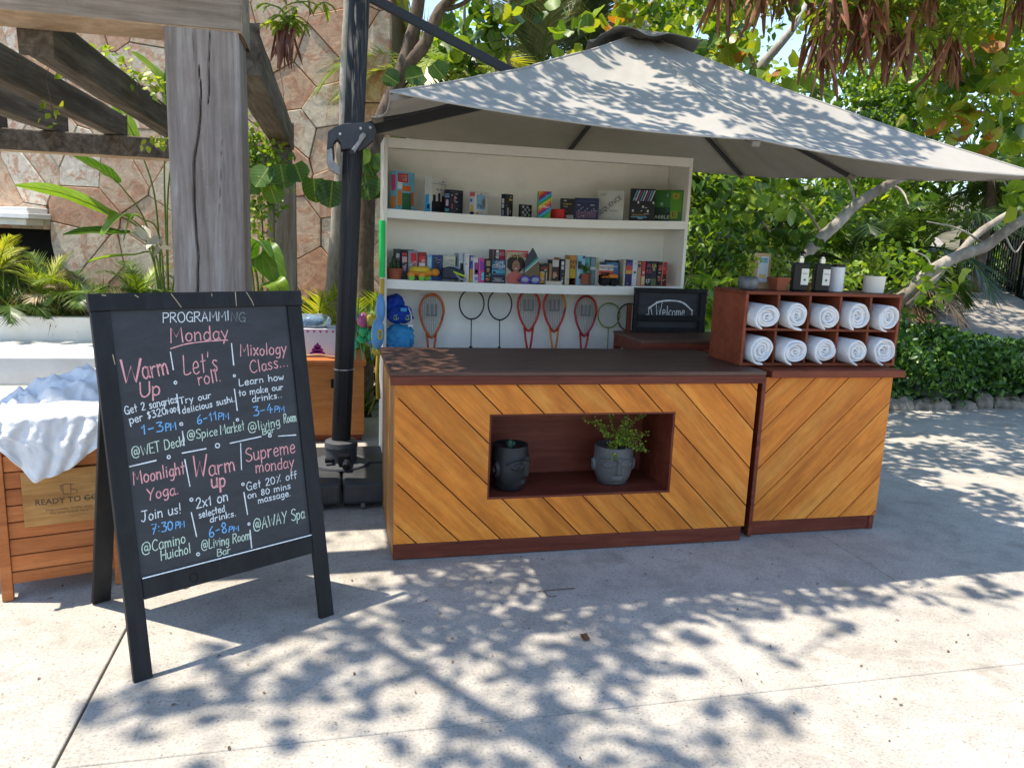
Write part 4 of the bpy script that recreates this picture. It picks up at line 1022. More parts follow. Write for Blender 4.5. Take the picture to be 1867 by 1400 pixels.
# --- games on the upper shelf ; (kind, label, left px, right px, top px, depth of box, rotation, colours, prints)
def game(label, pa, pb, ptop, th, rot, side, mat_c, prints, yf=5.06, S=S1, name='game_box', cat='board game', group='games on the upper shelf', texts=()):
    """box whose wide face spans px pa..pb; th = thickness; side = 'L' if the narrow face shows at its left, 'R' right, '' none"""
    A = P(pa, 390, yf); Bq = P(pb, 390, yf); xa, xb = A.x, Bq.x; w = (xb - xa)
    zc = sz(S, (xa + xb) / 2); h = P((pa + pb) / 2, ptop, yf).z - zc
    # yawed box: visible width = face*cos + th*sin
    rr = R(rot); face = max(.02, (w - th * abs(math.sin(rr))) / max(.2, math.cos(rr)))
    e = empty(name, ((xa if side != 'R' else xb), yf, zc), label, cat, group, rz=rr)
    if side == 'R': e.location = (xb - th * abs(math.sin(rr)), yf, zc)
    x0, x1 = (0, face) if side != 'R' else (-face, 0)
    if side == 'L': e.location.x = xa + th * abs(math.sin(rr)) 
    MB().box(x0, x1, 0, th, 0, h).build('box', plain(mat_c, .45, var=.15), e, bevel=.001, seg=1)
    for (f, u0, u1, v0, v1, c) in prints:
        if f == 'F': deco(e, x0 + (x1 - x0) * u0, x0 + (x1 - x0) * u1, -.0004, h * v0, h * v1, c)
        else:
            xx = x0 if side == 'L' else x1; s_ = -1 if side == 'L' else 1
            m = MB().box(min(xx, xx + s_ * .001), max(xx, xx + s_ * .001), th * u0, th * u1, h * v0, h * v1).build('print', plain(c, .5, var=.15), e)
    gr = random.Random(len(label) * 7 + int(pa))
    lum = sum(mat_c) / 3
    for k_ in range(0 if any(len(t_[1]) > 5 for t_ in texts) else 7):                                                    # small printed lines and dots of the cover design
        u0 = gr.uniform(.05, .8); v0 = gr.uniform(.05, .9); w0 = gr.uniform(.05, .22); h0 = gr.uniform(.012, .035)
        cc = (gr.uniform(.3, .6),) * 3 if lum < .2 else (gr.uniform(.03, .25), gr.uniform(.03, .2), gr.uniform(.03, .25))
        deco(e, x0 + (x1 - x0) * u0, x0 + (x1 - x0) * min(.97, u0 + w0), -.0011, h * v0, h * min(.98, v0 + h0), cc)
    for (f, s, u, v, hh, ww, c, kw) in texts:
        if f == 'F': print_text(s, hh * h, plain(c, .5, var=0), e, (x0 + (x1 - x0) * u, -.0016, h * v), (R(90), R(kw), 0), width=ww * face)
        else: print_text(s, hh * h, plain(c, .5, var=0), e, (x0 - .0016 if side == 'L' else x1 + .0016, th * u, h * v), (R(90), 0, R(-90 if side == 'L' else 90)) if kw == 0 else (R(90), R(-90), R(-90 if side == 'L' else 90)), width=ww * h)
    return e
lb = (.16, .46, .62)
game('light blue boxed party game with red title and green cactus picture', 712, 758, 312, .06, 40, 'L', lb, [('F', .05, .62, .72, .95, (.62, .03, .04)), ('F', .10, .56, .76, .91, (.8, .75, .7)), ('F', .3, .8, .02, .45, (.03, .16, .07)), ('F', .02, .28, .12, .5, (.6, .2, .03)), ('F', .76, .95, .12, .48, (.5, .12, .04)), ('F', .3, .8, .5, .64, (.65, .16, .03)), ('F', .04, .3, .55, .72, (.7, .75, .75)), ('S', .2, .8, .5, .9, (.7, .06, .2)), ('S', .1, .9, .05, .35, (.55, .25, .06))], texts=[('F', 'GIANT', .34, .88, .09, .45, (.65, .03, .04), 0), ('F', 'OPERA', .34, .79, .09, .45, (.65, .03, .04), 0)])
game('white and blue upright game box with black silhouettes of figures', 775, 817, 322, .055, 42, 'L', (.62, .62, .58), [('F', .05, .95, .02, .32, (.02, .02, .025)), ('F', .12, .3, .32, .50, (.02, .02, .02)), ('F', .45, .6, .32, .55, (.02, .02, .02)), ('F', .7, .9, .32, .48, (.03, .02, .02)), ('F', .0, 1, .80, .815, (.1, .3, .3)), ('S', .05, .95, .02, .25, (.05, .40, .70)), ('S', .3, .9, .25, .5, (.05, .35, .65)), ('S', .2, .6, .10, .22, (.02, .03, .06))])
game('dark navy game box standing in front of the white silhouette box', 811, 847, 346, .055, 38, 'L', (.012, .016, .035), [('S', .15, .85, .78, .82, (.25, .4, .6)), ('S', .15, .85, .66, .74, (.2, .3, .5)), ('S', .3, .7, .32, .58, (.6, .45, .5)), ('S', .2, .8, .08, .2, (.1, .35, .35)), ('F', .3, .4, .5, .75, (.4, .15, .1)), ('F', .1, .2, .2, .4, (.35, .06, .06)), ('F', .0, 1, .9, .92, (.1, .1, .12))], yf=5.04)
game('white and pale blue game box with toy robot pictures', 857, 894, 349, .055, 38, 'L', (.62, .62, .60), [('F', .08, .75, .25, .85, (.22, .42, .62)), ('F', .5, .75, .4, .7, (.5, .36, .2)), ('F', .2, .3, .3, .45, (.02, .02, .03)), ('F', .38, .46, .3, .45, (.02, .02, .03)), ('F', .05, .25, .03, .12, (.55, .2, .15)), ('S', .1, .9, .78, .95, (.65, .12, .12)), ('S', .5, .85, .55, .68, (.05, .15, .5)), ('S', .3, .75, .15, .42, (.7, .48, .06)), ('S', .2, .85, .0, .14, (.03, .03, .06))])
game('narrow black game box with silver domino picture', 915, 937, 354, .04, 32, 'L', (.012, .012, .014), [('F', .45, .9, .72, .8, (.4, .28, .04)), ('F', .3, .42, .05, .4, (.5, .5, .5)), ('F', .6, .72, .15, .3, (.25, .25, .25)), ('S', .3, .8, .6, .8, (.55, .55, .55)), ('S', .3, .8, .38, .56, (.5, .5, .55)), ('S', .3, .8, .05, .3, (.2, .25, .35))])
game('small folded black and white travel chessboard', 946, 974, 373, .018, 35, 'L', (.012, .012, .012), [('F', .15 + .18 * i, .15 + .18 * i + .16, .12 + .2 * j, .12 + .2 * j + .18, (.35, .35, .36)) for i in range(4) for j in range(4) if (i + j) % 2])
rb = [(.02, .3, .12), (.03, .35, .6), (.12, .03, .25), (.5, .02, .04), (.65, .2, .02), (.6, .5, .03)]
ge = game('upright rainbow striped tumbling tower box', 981, 1004, 349, .05, -4, '', (.1, .4, .1), [])
for k in range(12):
    z0 = .01 + k * .013
    hh = P(992, 349, 5.06).z - sz(S1, 1.4); u0 = -.02 + k * .0165
    m = MB(); fw = P(1004, 390, 5.06).x - P(981, 390, 5.06).x
    poly = clip(clip([(0.001, .001), (fw - .001, .001), (fw - .001, hh - .001), (.001, hh - .001)], 0, u0 + .016, -.7, 1), 0, u0, .7, -1)
    if len(poly) > 2: m.prism(poly, -.0012, -.0004).build('stripe', plain(rb[k % 6], .45, var=.1), ge)
print_text('JUMBLE', .014, M['gloss_white'], ge, (fw / 2, -.0018, hh * .42), width=fw * .8)
game('small bright red angled card box', 1005, 1031, 381, .02, -35, 'R', (.62, .015, .01), [])
game('black chess game box behind the red box', 1023, 1051, 362, .05, -20, 'R', (.014, .013, .012), [('F', .2, .8, .72, .76, (.35, .25, .04)), ('F', .25, .45, .86, .92, (.4, .4, .4)), ('F', .45, .95, .05, .22, (.45, .45, .45)), ('S', .2, .8, .4, .9, (.4, .4, .42))], yf=5.12)
game('dark blue box printed with rows of small game pieces', 1052, 1095, 361, .05, -24, 'R', (.016, .022, .075), [('F', .08, .92, .84, .86, (.05, .1, .25)), ('F', .08, .92, .08, .38, (.14, .08, .15))] + [('F', .08 + .09 * i, .13 + .09 * i, .3 + .09 * (i % 3), .36 + .09 * (i % 3), (.35, .28, .38)) for i in range(9)])
game('white board game box with diagonal black lettering', 1096, 1141, 347, .045, -28, 'R', (.52, .52, .47), [('F', .1, .3, .82, .9, (.36, .38, .34)), ('F', .45, .8, .3, .36, (.36, .37, .34)), ('S', .12, .88, .04, .96, (.62, .60, .52))], texts=[('F', 'SEQUENCE', .47, .50, .17, 1.05, (.02, .02, .03), -38), ('S', 'SEQUENCE', .5, .5, .11, .8, (.03, .03, .04), 1)])
ge = game('black backgammon game box with striped board picture', 1153, 1197, 344, .05, -20, 'R', (.010, .010, .014), [('F', .12, .70, .10, .15, (.08, .3, .45)), ('F', .10, .65, .18, .21, (.3, .18, .05)), ('S', .3, .5, .2, .7, (.12, .4, .6))] + [('F', .1 + .2 * i, .17 + .2 * i, .28 + .13 * ((i * 2) % 3), .35 + .13 * ((i * 2) % 3), (.6, .6, .6)) for i in range(5)])
hh = P(1175, 344, 5.06).z - sz(S1, 2.1)
for k in range(8): m = MB(); x = -.155 + k * .017; m.prism([(x, hh * .62), (x + .008, hh * .62), (x + .035, hh * .95), (x + .025, hh * .95)], -.0012, -.0004).build('stripe', plain([(.1, .35, .55), (.5, .55, .55), (.3, .06, .15)][k % 3], .45, var=.1), ge)
ge = game('large green letter tile game box at the right end of the upper shelf', 1197, 1251, 346, .05, -30, 'R', (.035, .17, .02), [('F', .0, .6, .0, .45, (.008, .045, .018)), ('F', .6, .95, .3, .95, (.10, .32, .02)), ('F', .66, .86, .72, .9, (.5, .42, .04)), ('F', .62, .84, .1, .34, (.35, .38, .03)), ('F', .44, .56, .78, .9, (.02, .1, .05)), ('F', .3, .38, .5, .6, (.25, .45, .45)), ('F', .48, .56, .3, .44, (.02, .12, .1)), ('S', .1, .9, .1, .9, (.07, .25, .02))], texts=[('F', 'SCRABBLE', .22, .13, .12, .75, (.62, .66, .6), 0), ('F', 'G', .5, .83, .1, .07, (.6, .6, .5), 0), ('F', 'A', .76, .81, .14, .12, (.1, .12, .02), 0), ('F', 'E', .73, .22, .16, .13, (.08, .1, .02), 0)])

# --- books and toys on the middle shelf
def book(label, pa, pb, ptop, c, prints=(), yf=5.05, th=None, texts=(), lean=0.0, deep=.13, group='books on the middle shelf', pbot=None):
    xa, xb = P(pa, 500, yf).x, P(pb, 500, yf).x; zc = sz(S2, (xa + xb) / 2); h = P((pa + pb) / 2, ptop, yf).z - zc; w = xb - xa
    e = empty('book', (xa, yf, zc), label, 'book', group); 
    if lean: e.rotation_euler = (0, R(lean), 0)
    m = MB(); m.box(.0005, w - .0005, 0, .004, 0, h); m.box(.0005, .004, .004, deep, 0, h); m.box(w - .004, w - .0005, .004, deep, 0, h)
    m.build('cover', plain(c, .45, var=.15), e, bevel=.0008, seg=1)
    MB().box(.0045, w - .0045, .0045, deep - .004, .003, h - .004).build('pages', PAPER, e)
    for (u0, u1, v0, v1, cc) in prints: deco(e, w * u0 + .0005, w * u1 - .0005, -.0003, h * v0, h * v1, cc)
    gr = random.Random(len(label) * 13 + int(pa)); lum = sum(c) / 3
    for k_ in range(3 if w < .05 else 6):
        u0 = gr.uniform(.15, .6); v0 = gr.uniform(.06, .9)
        deco(e, w * u0, w * min(.92, u0 + gr.uniform(.15, .4)), -.0009, h * v0, h * (v0 + gr.uniform(.01, .03)), (gr.uniform(.4, .65),) * 3 if lum < .25 else (gr.uniform(.03, .3), gr.uniform(.03, .2), gr.uniform(.03, .2)))
    if not lean and w < .045: e.rotation_euler = (0, R(gr.uniform(-1.6, 1.6)), 0)
    for (s, u, v, hh, ww, cc, rot) in texts: print_text(s, hh, plain(cc, .5, var=0), e, (w * u, -.0014, h * v), (R(90), R(rot), 0), width=ww)
    return e
W1 = (.68, .68, .66); K1 = (.012, .012, .014)
book('dark green paperback with white letter T on its spine at the left end', 720, 731, 454, (.02, .05, .05), [(.2, .8, .7, .85, (.5, .5, .5)), (.1, .9, .1, .3, (.02, .12, .12))], yf=5.12, texts=[('T', .5, .78, .022, .016, W1, 0)])
book('wide dark book lying behind the first paperbacks', 731, 755, 455, (.02, .025, .03), [(0, 1, .93, 1, (.04, .05, .05))], yf=5.16)
book('black paperback with a red title and violet figure', 732, 743, 459, (.03, .02, .03), [(.1, .9, .62, .82, (.6, .35, .35)), (.2, .8, .3, .5, (.3, .18, .35)), (.1, .9, .85, .95, (.5, .04, .04))], yf=5.08)
book('grey paperback with a big red heart', 743.5, 761, 457, (.22, .25, .27), [(.3, .9, .6, .92, (.55, .02, .03)), (.45, .75, .5, .6, (.5, .02, .03)), (.1, .8, .1, .3, (.35, .38, .4))], yf=5.08)
book('red and black thriller with white block letters', 761.5, 777, 460, (.30, .02, .02), [(0, 1, .30, .45, K1), (.15, .85, .5, .62, (.65, .6, .58)), (.15, .85, .68, .86, (.55, .05, .04)), (0, 1, 0, .2, (.3, .03, .03))], yf=5.08)
book('pale blue paperback with faint cloud pattern', 777.5, 787, 465, (.20, .42, .58), [(.2, .8, .5, .9, (.36, .55, .65)), (.2, .8, .1, .4, (.1, .28, .45))], yf=5.08)
book('deep blue paperback with a pink figure', 787.5, 806, 465, (.015, .05, .20), [(.2, .75, .35, .9, (.02, .025, .05)), (.4, .62, .28, .5, (.5, .25, .32)), (.3, .7, .78, .84, (.3, .4, .5))], yf=5.08)
book('cream paperback with small capital title behind the diving mask', 806.5, 830, 467, (.60, .58, .44), [(0, 1, .0, .3, (.25, .3, .36))], yf=5.10, texts=[('POSTCARD', .5, .78, .018, .075, (.3, .3, .3), 0), ('FROM', .5, .64, .018, .06, (.3, .3, .3), 0)])
book('white spined book with a blue edge right of the mask', 834.5, 845, 462, (.52, .56, .58), [(0, .2, 0, 1, (.03, .12, .2)), (.45, 1, 0, .65, (.02, .02, .03))], yf=5.08)
book('thick plain white book spine', 845.5, 855, 462, (.66, .66, .64), [(.1, .25, 0, 1, (.5, .5, .5))], yf=5.05)
book('orange and blue spined paperback', 855.5, 862, 466, (.05, .06, .35), [(0, 1, .15, .5, (.6, .3, .04)), (0, 1, .0, .15, (.5, .42, .05)), (.1, .9, .8, .95, (.6, .6, .6))], yf=5.07)
book('white spined book with a purple portrait stamp', 862.5, 872, 470, (.66, .65, .66), [(.25, 1, .3, .8, (.3, .05, .2)), (.3, .95, .08, .22, (.2, .25, .6)), (.3, .95, .38, .5, (.7, .4, .2))], yf=5.06)
book('bright pink paperback with violet swirls', 872.5, 883, 471, (.60, .06, .28), [(.3, 1, .5, .85, (.25, .05, .35)), (.5, 1, .1, .4, (.15, .55, .65)), (0, .2, 0, 1, (.7, .12, .4))], yf=5.06)
book('black paperback with gold skull pattern', 883.5, 896, 472, (.015, .015, .013), [(.2, .8, .7, .92, (.4, .32, .14)), (.3, .7, .45, .6, (.4, .2, .08)), (.2, .8, .08, .2, (.45, .08, .05)), (.6, .9, .25, .4, (.2, .25, .14))], yf=5.06)
book('tall black and red book behind the shipwreck novel', 897, 920, 455, (.03, .012, .015), [(.26, .5, .72, .98, W1), (.58, .95, .5, .98, (.55, .03, .09)), (0, .12, .7, 1, (.2, .12, .14))], yf=5.14, texts=[('B', .38, .85, .024, .018, K1, 0), ('CO', .76, .86, .022, .03, (.8, .6, .6), 0)])
book('navy novel with white author name and title across a stormy sea', 896.5, 921, 474, (.02, .10, .20), [(0, 1, 0, .35, (.012, .018, .035)), (0, 1, .42, .58, (.05, .28, .38)), (.1, .3, .4, .5, (.6, .2, .04))], yf=5.03, texts=[('CLIVE', .55, .88, .020, .055, (.7, .74, .75), 0), ('CUSSLER', .5, .72, .022, .088, (.7, .74, .75), 0), ('WRATH of', .45, .20, .013, .06, (.45, .48, .5), 0), ('POSEIDON', .5, .09, .013, .075, (.45, .48, .5), 0)])
mg = book('magazine with a smiling curly haired woman on its cover', 921.5, 962, 457, (.46, .40, .30), [(0, 1, .955, 1, (.6, .04, .05)), (.72, .98, .80, .93, (.5, .05, .08))], yf=5.06, deep=.012, texts=[('People', .42, .87, .042, .125, (.42, .33, .10), 0), ('How', .84, .34, .016, .04, W1, 0), ('I did it', .84, .26, .012, .05, W1, 0)])
fw, fh = P(962, 500, 5.06).x - P(921.5, 500, 5.06).x, P(940, 457, 5.06).z - sz(S2, 1.1)
for nm_, c, cx, cz, rx_, rz_, yy in (('hair', (.022, .013, .010), .45, .60, .062, .062, -.0008), ('face', (.30, .14, .085), .46, .53, .027, .040, -.0013), ('dress', (.50, .13, .10), .45, .14, .066, .050, -.0011), ('smile', (.75, .7, .68), .46, .455, .010, .003, -.0018), ('eye', (.02, .01, .01), .42, .57, .004, .002, -.0018), ('eye', (.02, .01, .01), .50, .57, .004, .002, -.0018)):
    pts = [(fw * cx + rx_ * math.cos(a * .3927) * (1 + (.06 * math.sin(a * 3) if nm_ == 'hair' else 0)), fh * cz + rz_ * math.sin(a * .3927)) for a in range(16)]
    MB().prism([(min(max(a, .002), fw - .002), max(b, .002)) for a, b in pts], yy - .0003, yy + .0002).build(nm_, plain(c, .5, var=.1), mg)
# toy surfboard
y = 5.0; px_, = (973,); e = empty('toy_surfboard', (P(973, 500, y).x, y - .0 + .03, sz(S2, 1.2)), 'miniature teal and brown surfboard standing upright among the books', 'toy')
pts = [(-.050, .0), (-.062, .06), (-.055, .14), (-.032, .20), (-.004, .245), (.024, .20), (.044, .14), (.050, .06), (.040, .0)]
MB().prism(pts, 0, .012).build('board', plain((.012, .035, .05), .3), e, bevel=.003); MB().prism([(-.058, .075), (.038, .165), (.045, .13), (.048, .08), (.040, .05), (.0, .02), (-.045, .02)], -.0012, -.0003).build('print', plain((.13, .09, .04), .3), e); MB().prism([(-.055, .10), (.034, .185), (.040, .160), (-.056, .075)], -.0018, -.0013).build('print', plain((.05, .32, .30), .3), e); MB().prism([(-.056, .082), (.038, .168), (.040, .160), (-.057, .074)], -.0024, -.0019).build('print', plain((.55, .6, .55), .3), e)
# swim goggles
e = empty('swim_goggles', (P(968, 510, 5.0).x, 5.02, sz(S2, 1.2)), 'translucent blue rimmed swim goggles lying in front of the surfboard', 'goggles')
for sx2 in (-.036, .036):
    MB().loop([(sx2 + .033 * math.cos(a * .4488), -.004 + .006 * math.sin(a), .030 + .024 * math.sin(a * .4488)) for a in range(14)], .005, 6).build('rim', plain((.10, .07, .45), .3), e, smooth=True)
    MB().ball((sx2, 0, .030), (.029, .008, .020)).build('lens', plain((.35, .36, .45), .2), e, smooth=True)
MB().tube(catmull([(-.068, .0, .03), (-.074, .03, .02), (-.04, .06, .008), (.04, .06, .008), (.074, .03, .02), (.068, 0, .03)], 4), .004, 5).build('strap', plain((.12, .1, .4), .4), e)
book('short black and yellow paperback', 984, 1000, 481, K1, [(0, .55, .05, .62, (.55, .30, .03)), (.7, .85, .1, .6, (.4, .35, .3)), (.1, .9, .72, .85, (.25, .04, .03))], yf=5.05)
book('tan page edge of a slim book', 1000.5, 1006, 481, (.42, .26, .13), [], yf=5.07)
book('white topped dark paperback with red initial', 1006.5, 1018, 474, (.04, .02, .02), [(0, 1, .72, 1, (.55, .52, .48)), (.1, .7, .3, .5, (.45, .2, .12))], yf=5.06)
book('orange spined slim paperback', 1018.5, 1021, 470, (.55, .24, .07), [], yf=5.08)
book('black paperback with white vertical lettering', 1021.5, 1029.5, 473, (.015, .018, .03), [(.2, .8, .78, .92, W1), (.2, .8, .6, .74, (.5, .5, .52)), (.3, .7, .1, .2, (.5, .5, .52))], yf=5.05)
book('aged cream spined book', 1030, 1038, 473, (.50, .46, .33), [], yf=5.05)
book('large orange and yellow paperback with a sunset cover', 1038.5, 1051, 466, (.62, .26, .04), [(0, .85, .0, .55, (.62, .40, .03)), (0, .85, .0, .22, (.5, .08, .02)), (.86, 1, 0, 1, (.6, .36, .14))], yf=5.10, texts=[('AN', .45, .78, .030, .05, K1, 0), ('N', .4, .60, .030, .03, K1, 0)])
book('pale blue paperback with dark flower shapes', 1051.5, 1066, 466, (.26, .50, .64), [(.1, .55, .55, .8, (.015, .03, .06)), (.3, .6, .2, .32, (.02, .04, .1)), (.1, .3, .3, .45, (.55, .62, .66)), (.65, .95, .9, .98, (.02, .04, .08))], yf=5.08)
book('sea green spined paperback', 1066.5, 1075, 469, (.08, .30, .26), [(.2, .8, .6, .9, (.12, .38, .34))], yf=5.08)
book('slate blue paperback with a white band', 1075.5, 1085, 469, (.14, .19, .25), [(0, 1, .55, .66, (.55, .56, .58)), (.1, .9, .7, .95, (.2, .26, .34)), (0, .3, 0, .5, (.2, .1, .08))], yf=5.08)
book('thin cream and green paperback', 1085.5, 1091, 470, (.46, .48, .36), [(0, 1, .6, .85, (.3, .4, .12))], yf=5.08)
book('blue paperback half hidden behind the starburst book', 1104, 1127, 479, (.09, .20, .42), [(.1, .9, .8, .86, (.5, .55, .6))], yf=5.11)
book('dark charcoal hardback with a looping white line', 1112, 1135, 475, (.02, .022, .026), [(.75, .85, .6, .8, (.4, .4, .42))], yf=5.14)
book('red and white paperback with a starburst and capital title', 1091.5, 1118, 483, (.60, .58, .55), [(0, 1, .1, .72, (.55, .06, .03)), (.15, .75, .48, .62, (.6, .6, .58)), (.0, .3, .25, .5, (.6, .58, .55))], yf=5.06, texts=[('MASTERS', .5, .86, .018, .10, K1, 0)])
book('cream edged book right of the toy truck', 1136, 1140, 474, (.52, .48, .36), [], yf=5.05)
book('paperback with an orange and purple sunset', 1140.5, 1152, 474, (.03, .03, .12), [(0, 1, .78, .9, (.10, .05, .25)), (0, 1, .6, .78, (.5, .08, .06)), (0, 1, .46, .6, (.62, .32, .06))], yf=5.05)
book('plain white paperback with one dark palm', 1152.5, 1161, 474, (.60, .62, .64), [(.3, .8, .48, .56, (.05, .08, .08))], yf=5.05)
book('pinkish tan spined paperback with a round badge', 1161.5, 1169, 478, (.46, .28, .20), [(.15, .85, .78, .92, (.06, .05, .06))], yf=5.05)
book('red paperback with yellow lower panel', 1169.5, 1176, 477, (.52, .06, .05), [(0, 1, .05, .4, (.6, .48, .2)), (.2, .8, .5, .6, (.65, .5, .45))], yf=5.05)
book('black paperback with pink capitals reading IS IT', 1176.5, 1187, 477, (.02, .02, .035), [], yf=5.05, texts=[('R', .5, .82, .026, .03, (.5, .05, .15), 0), ('IS', .5, .60, .026, .035, (.5, .05, .15), 0), ('IT', .55, .2, .026, .035, (.65, .66, .66), 0)])
book('black paperback with yellow letters OR', 1187.5, 1197, 477, (.03, .035, .03), [(0, 1, 0, .3, (.12, .15, .06))], yf=5.05, texts=[('OR', .5, .82, .024, .036, (.62, .48, .08), 0), ('S', .5, .68, .022, .02, (.62, .5, .25), 0)])
book('black paperback with a red face motif', 1197.5, 1207, 477, (.03, .015, .015), [(.2, .8, .65, .85, (.42, .06, .05)), (.2, .8, .2, .4, (.3, .08, .05)), (.9, 1, 0, 1, (.5, .38, .2))], yf=5.05)
book('red and black paperback at the right end of the row', 1207.5, 1216, 478, (.50, .02, .02), [(.15, .85, 0, .5, (.05, .01, .012)), (.2, .8, .8, .9, (.25, .05, .05))], yf=5.05)
e = empty('book', (P(996, 515, 5.0).x, 5.01, sz(S2, 1.3)), 'small cream book lying flat at the front edge of the middle shelf', 'book', 'books on the middle shelf')
MB().box(0, .118, 0, .09, .0, .004).build('cover', plain((.5, .46, .38), .5), e); MB().box(0, .118, 0, .09, .021, .025).build('cover', plain((.55, .5, .42), .5), e); MB().box(.002, .116, .003, .088, .0045, .0205).build('pages', PAPER, e)
# plant pots on the shelf
def shelf_pot(px, lab, w, cact):
    e = empty('cactus_pot', (P(px, 500, 5.05).x, 5.055, sz(S2, .4)), lab, 'plant pot'); 
    MB().lathe([(w * .40, 0), (w * .5, .058), (w * .54, .058), (w * .54, .070), (w * .46, .070), (w * .42, .06)], n=24).build('pot', M['terracotta'], e, bevel=.001); MB().lathe([(w * .44, .055), (w * .44, .0605)], n=20).build('soil', M['soil'], e)
    if cact:
        m = MB(); 
        for (dx, hh_, r) in ((-.01, .085, .014), (.018, .06, .012), (-.028, .05, .010), (.0, .05, .016)): m.lathe([(r * .8, .06), (r, .06 + hh_ * .4), (r * .9, .06 + hh_ * .8), (r * .3, .06 + hh_)], (dx, random.uniform(-.012, .012), 0), 10)
        m.build('cactus', plain((.06, .09, .035), .7, var=.4), e, smooth=True)
    else: sprig(e, (0, 0, .06), 46, .08, M['leaf_small'], T_LANCE, .03, (.1, .5), .035, 7)
shelf_pot(720, 'small terracotta pot of brown green cactus at the left end of the middle shelf', .10, True)
shelf_pot(1067, 'tiny terracotta pot with a spiky green seedling among the books', .062, False)
# turtle shaped toy car
e = empty('toy_turtle_car', (P(770, 500, 5.0).x, 5.035, sz(S2, .6)), 'orange and yellow turtle shaped toy car on green wheels', 'toy')
MB().ball((0, 0, .050), (.088, .045, .026), 20, 10).build('body', plain((.68, .26, .03), .35), e, smooth=True); MB().lathe([(.060, .055), (.072, .062), (.066, .082), (.058, .090), (.001, .092)], (-.012, 0, 0), 24).build('shell', plain((.68, .46, .04), .35), e, smooth=True); MB().ball((.088, 0, .055), (.030, .026, .026), 16, 10).build('head', plain((.68, .26, .03), .35), e, smooth=True)
for wx, wy_ in ((-.07, -.034), (-.005, -.034), (-.07, .034), (.04, .034)):
    MB().ball((wx, wy_ - .002, .034), (.024, .014, .026), 12, 8).build('mudguard', plain((.68, .26, .03), .35), e, smooth=True)
    o = MB().lathe([(.004, -.011), (.019, -.011), (.019, .011), (.004, .011)], n=18).build('wheel', plain((.14, .50, .04), .4), e, loc=(wx, wy_ - .003, .019)); o.rotation_euler = (R(90), 0, 0)
# snorkel mask
e = empty('diving_mask', (P(826, 505, 5.0).x, 5.035, sz(S2, .8)), 'dark diving mask with a lime green and silver strap', 'diving mask')
MB().grid(lambda u, v: (-.075 + .15 * u, -.02 - .03 * math.sin(math.pi * u), .012 + .085 * v * (1 - .25 * abs(u - .35) * 2) + .004), 12, 5).build('lens', plain((.02, .03, .06), .15), e, solid=.006, smooth=True)
MB().tube(catmull([(-.02, -.04, .09), (.01, -.05, .065), (.045, -.055, .05), (.08, -.05, .04)], 5), .009, 6, squash=.5).build('strap', plain((.45, .62, .04), .35), e, smooth=True); MB().tube(catmull([(.0, -.03, .10), (.03, -.03, .092), (.02, -.05, .05), (.05, -.055, .022), (.085, -.05, .02)], 4), .010, 6, squash=.6).build('frame', plain((.28, .30, .33), .35), e, smooth=True)
# toy truck
e = empty('toy_truck', (P(1112, 512, 5.0).x, 5.03, sz(S2, 1.8)), 'black toy monster truck with orange rear body', 'toy')
MB().box(-.045, .055, -.025, .025, .028, .055).build('body', plain((.015, .012, .02), .35), e, bevel=.006); MB().box(.0, .062, -.023, .023, .0555, .080).build('bed', plain((.62, .22, .02), .35), e, bevel=.004); MB().box(-.052, .004, -.018, .018, .0557, .064).build('hood', plain((.62, .2, .02), .35), e, bevel=.003)
for wx in (-.038, .030):
    for wy_ in (-.034, .026):
        o = MB().lathe([(.006, -.012), (.024, -.012), (.027, -.008), (.027, .008), (.024, .012), (.006, .012)], n=16).build('wheel', plain((.012, .012, .012), .8), e, loc=(wx, wy_, .027)); o.rotation_euler = (R(90), 0, 0)

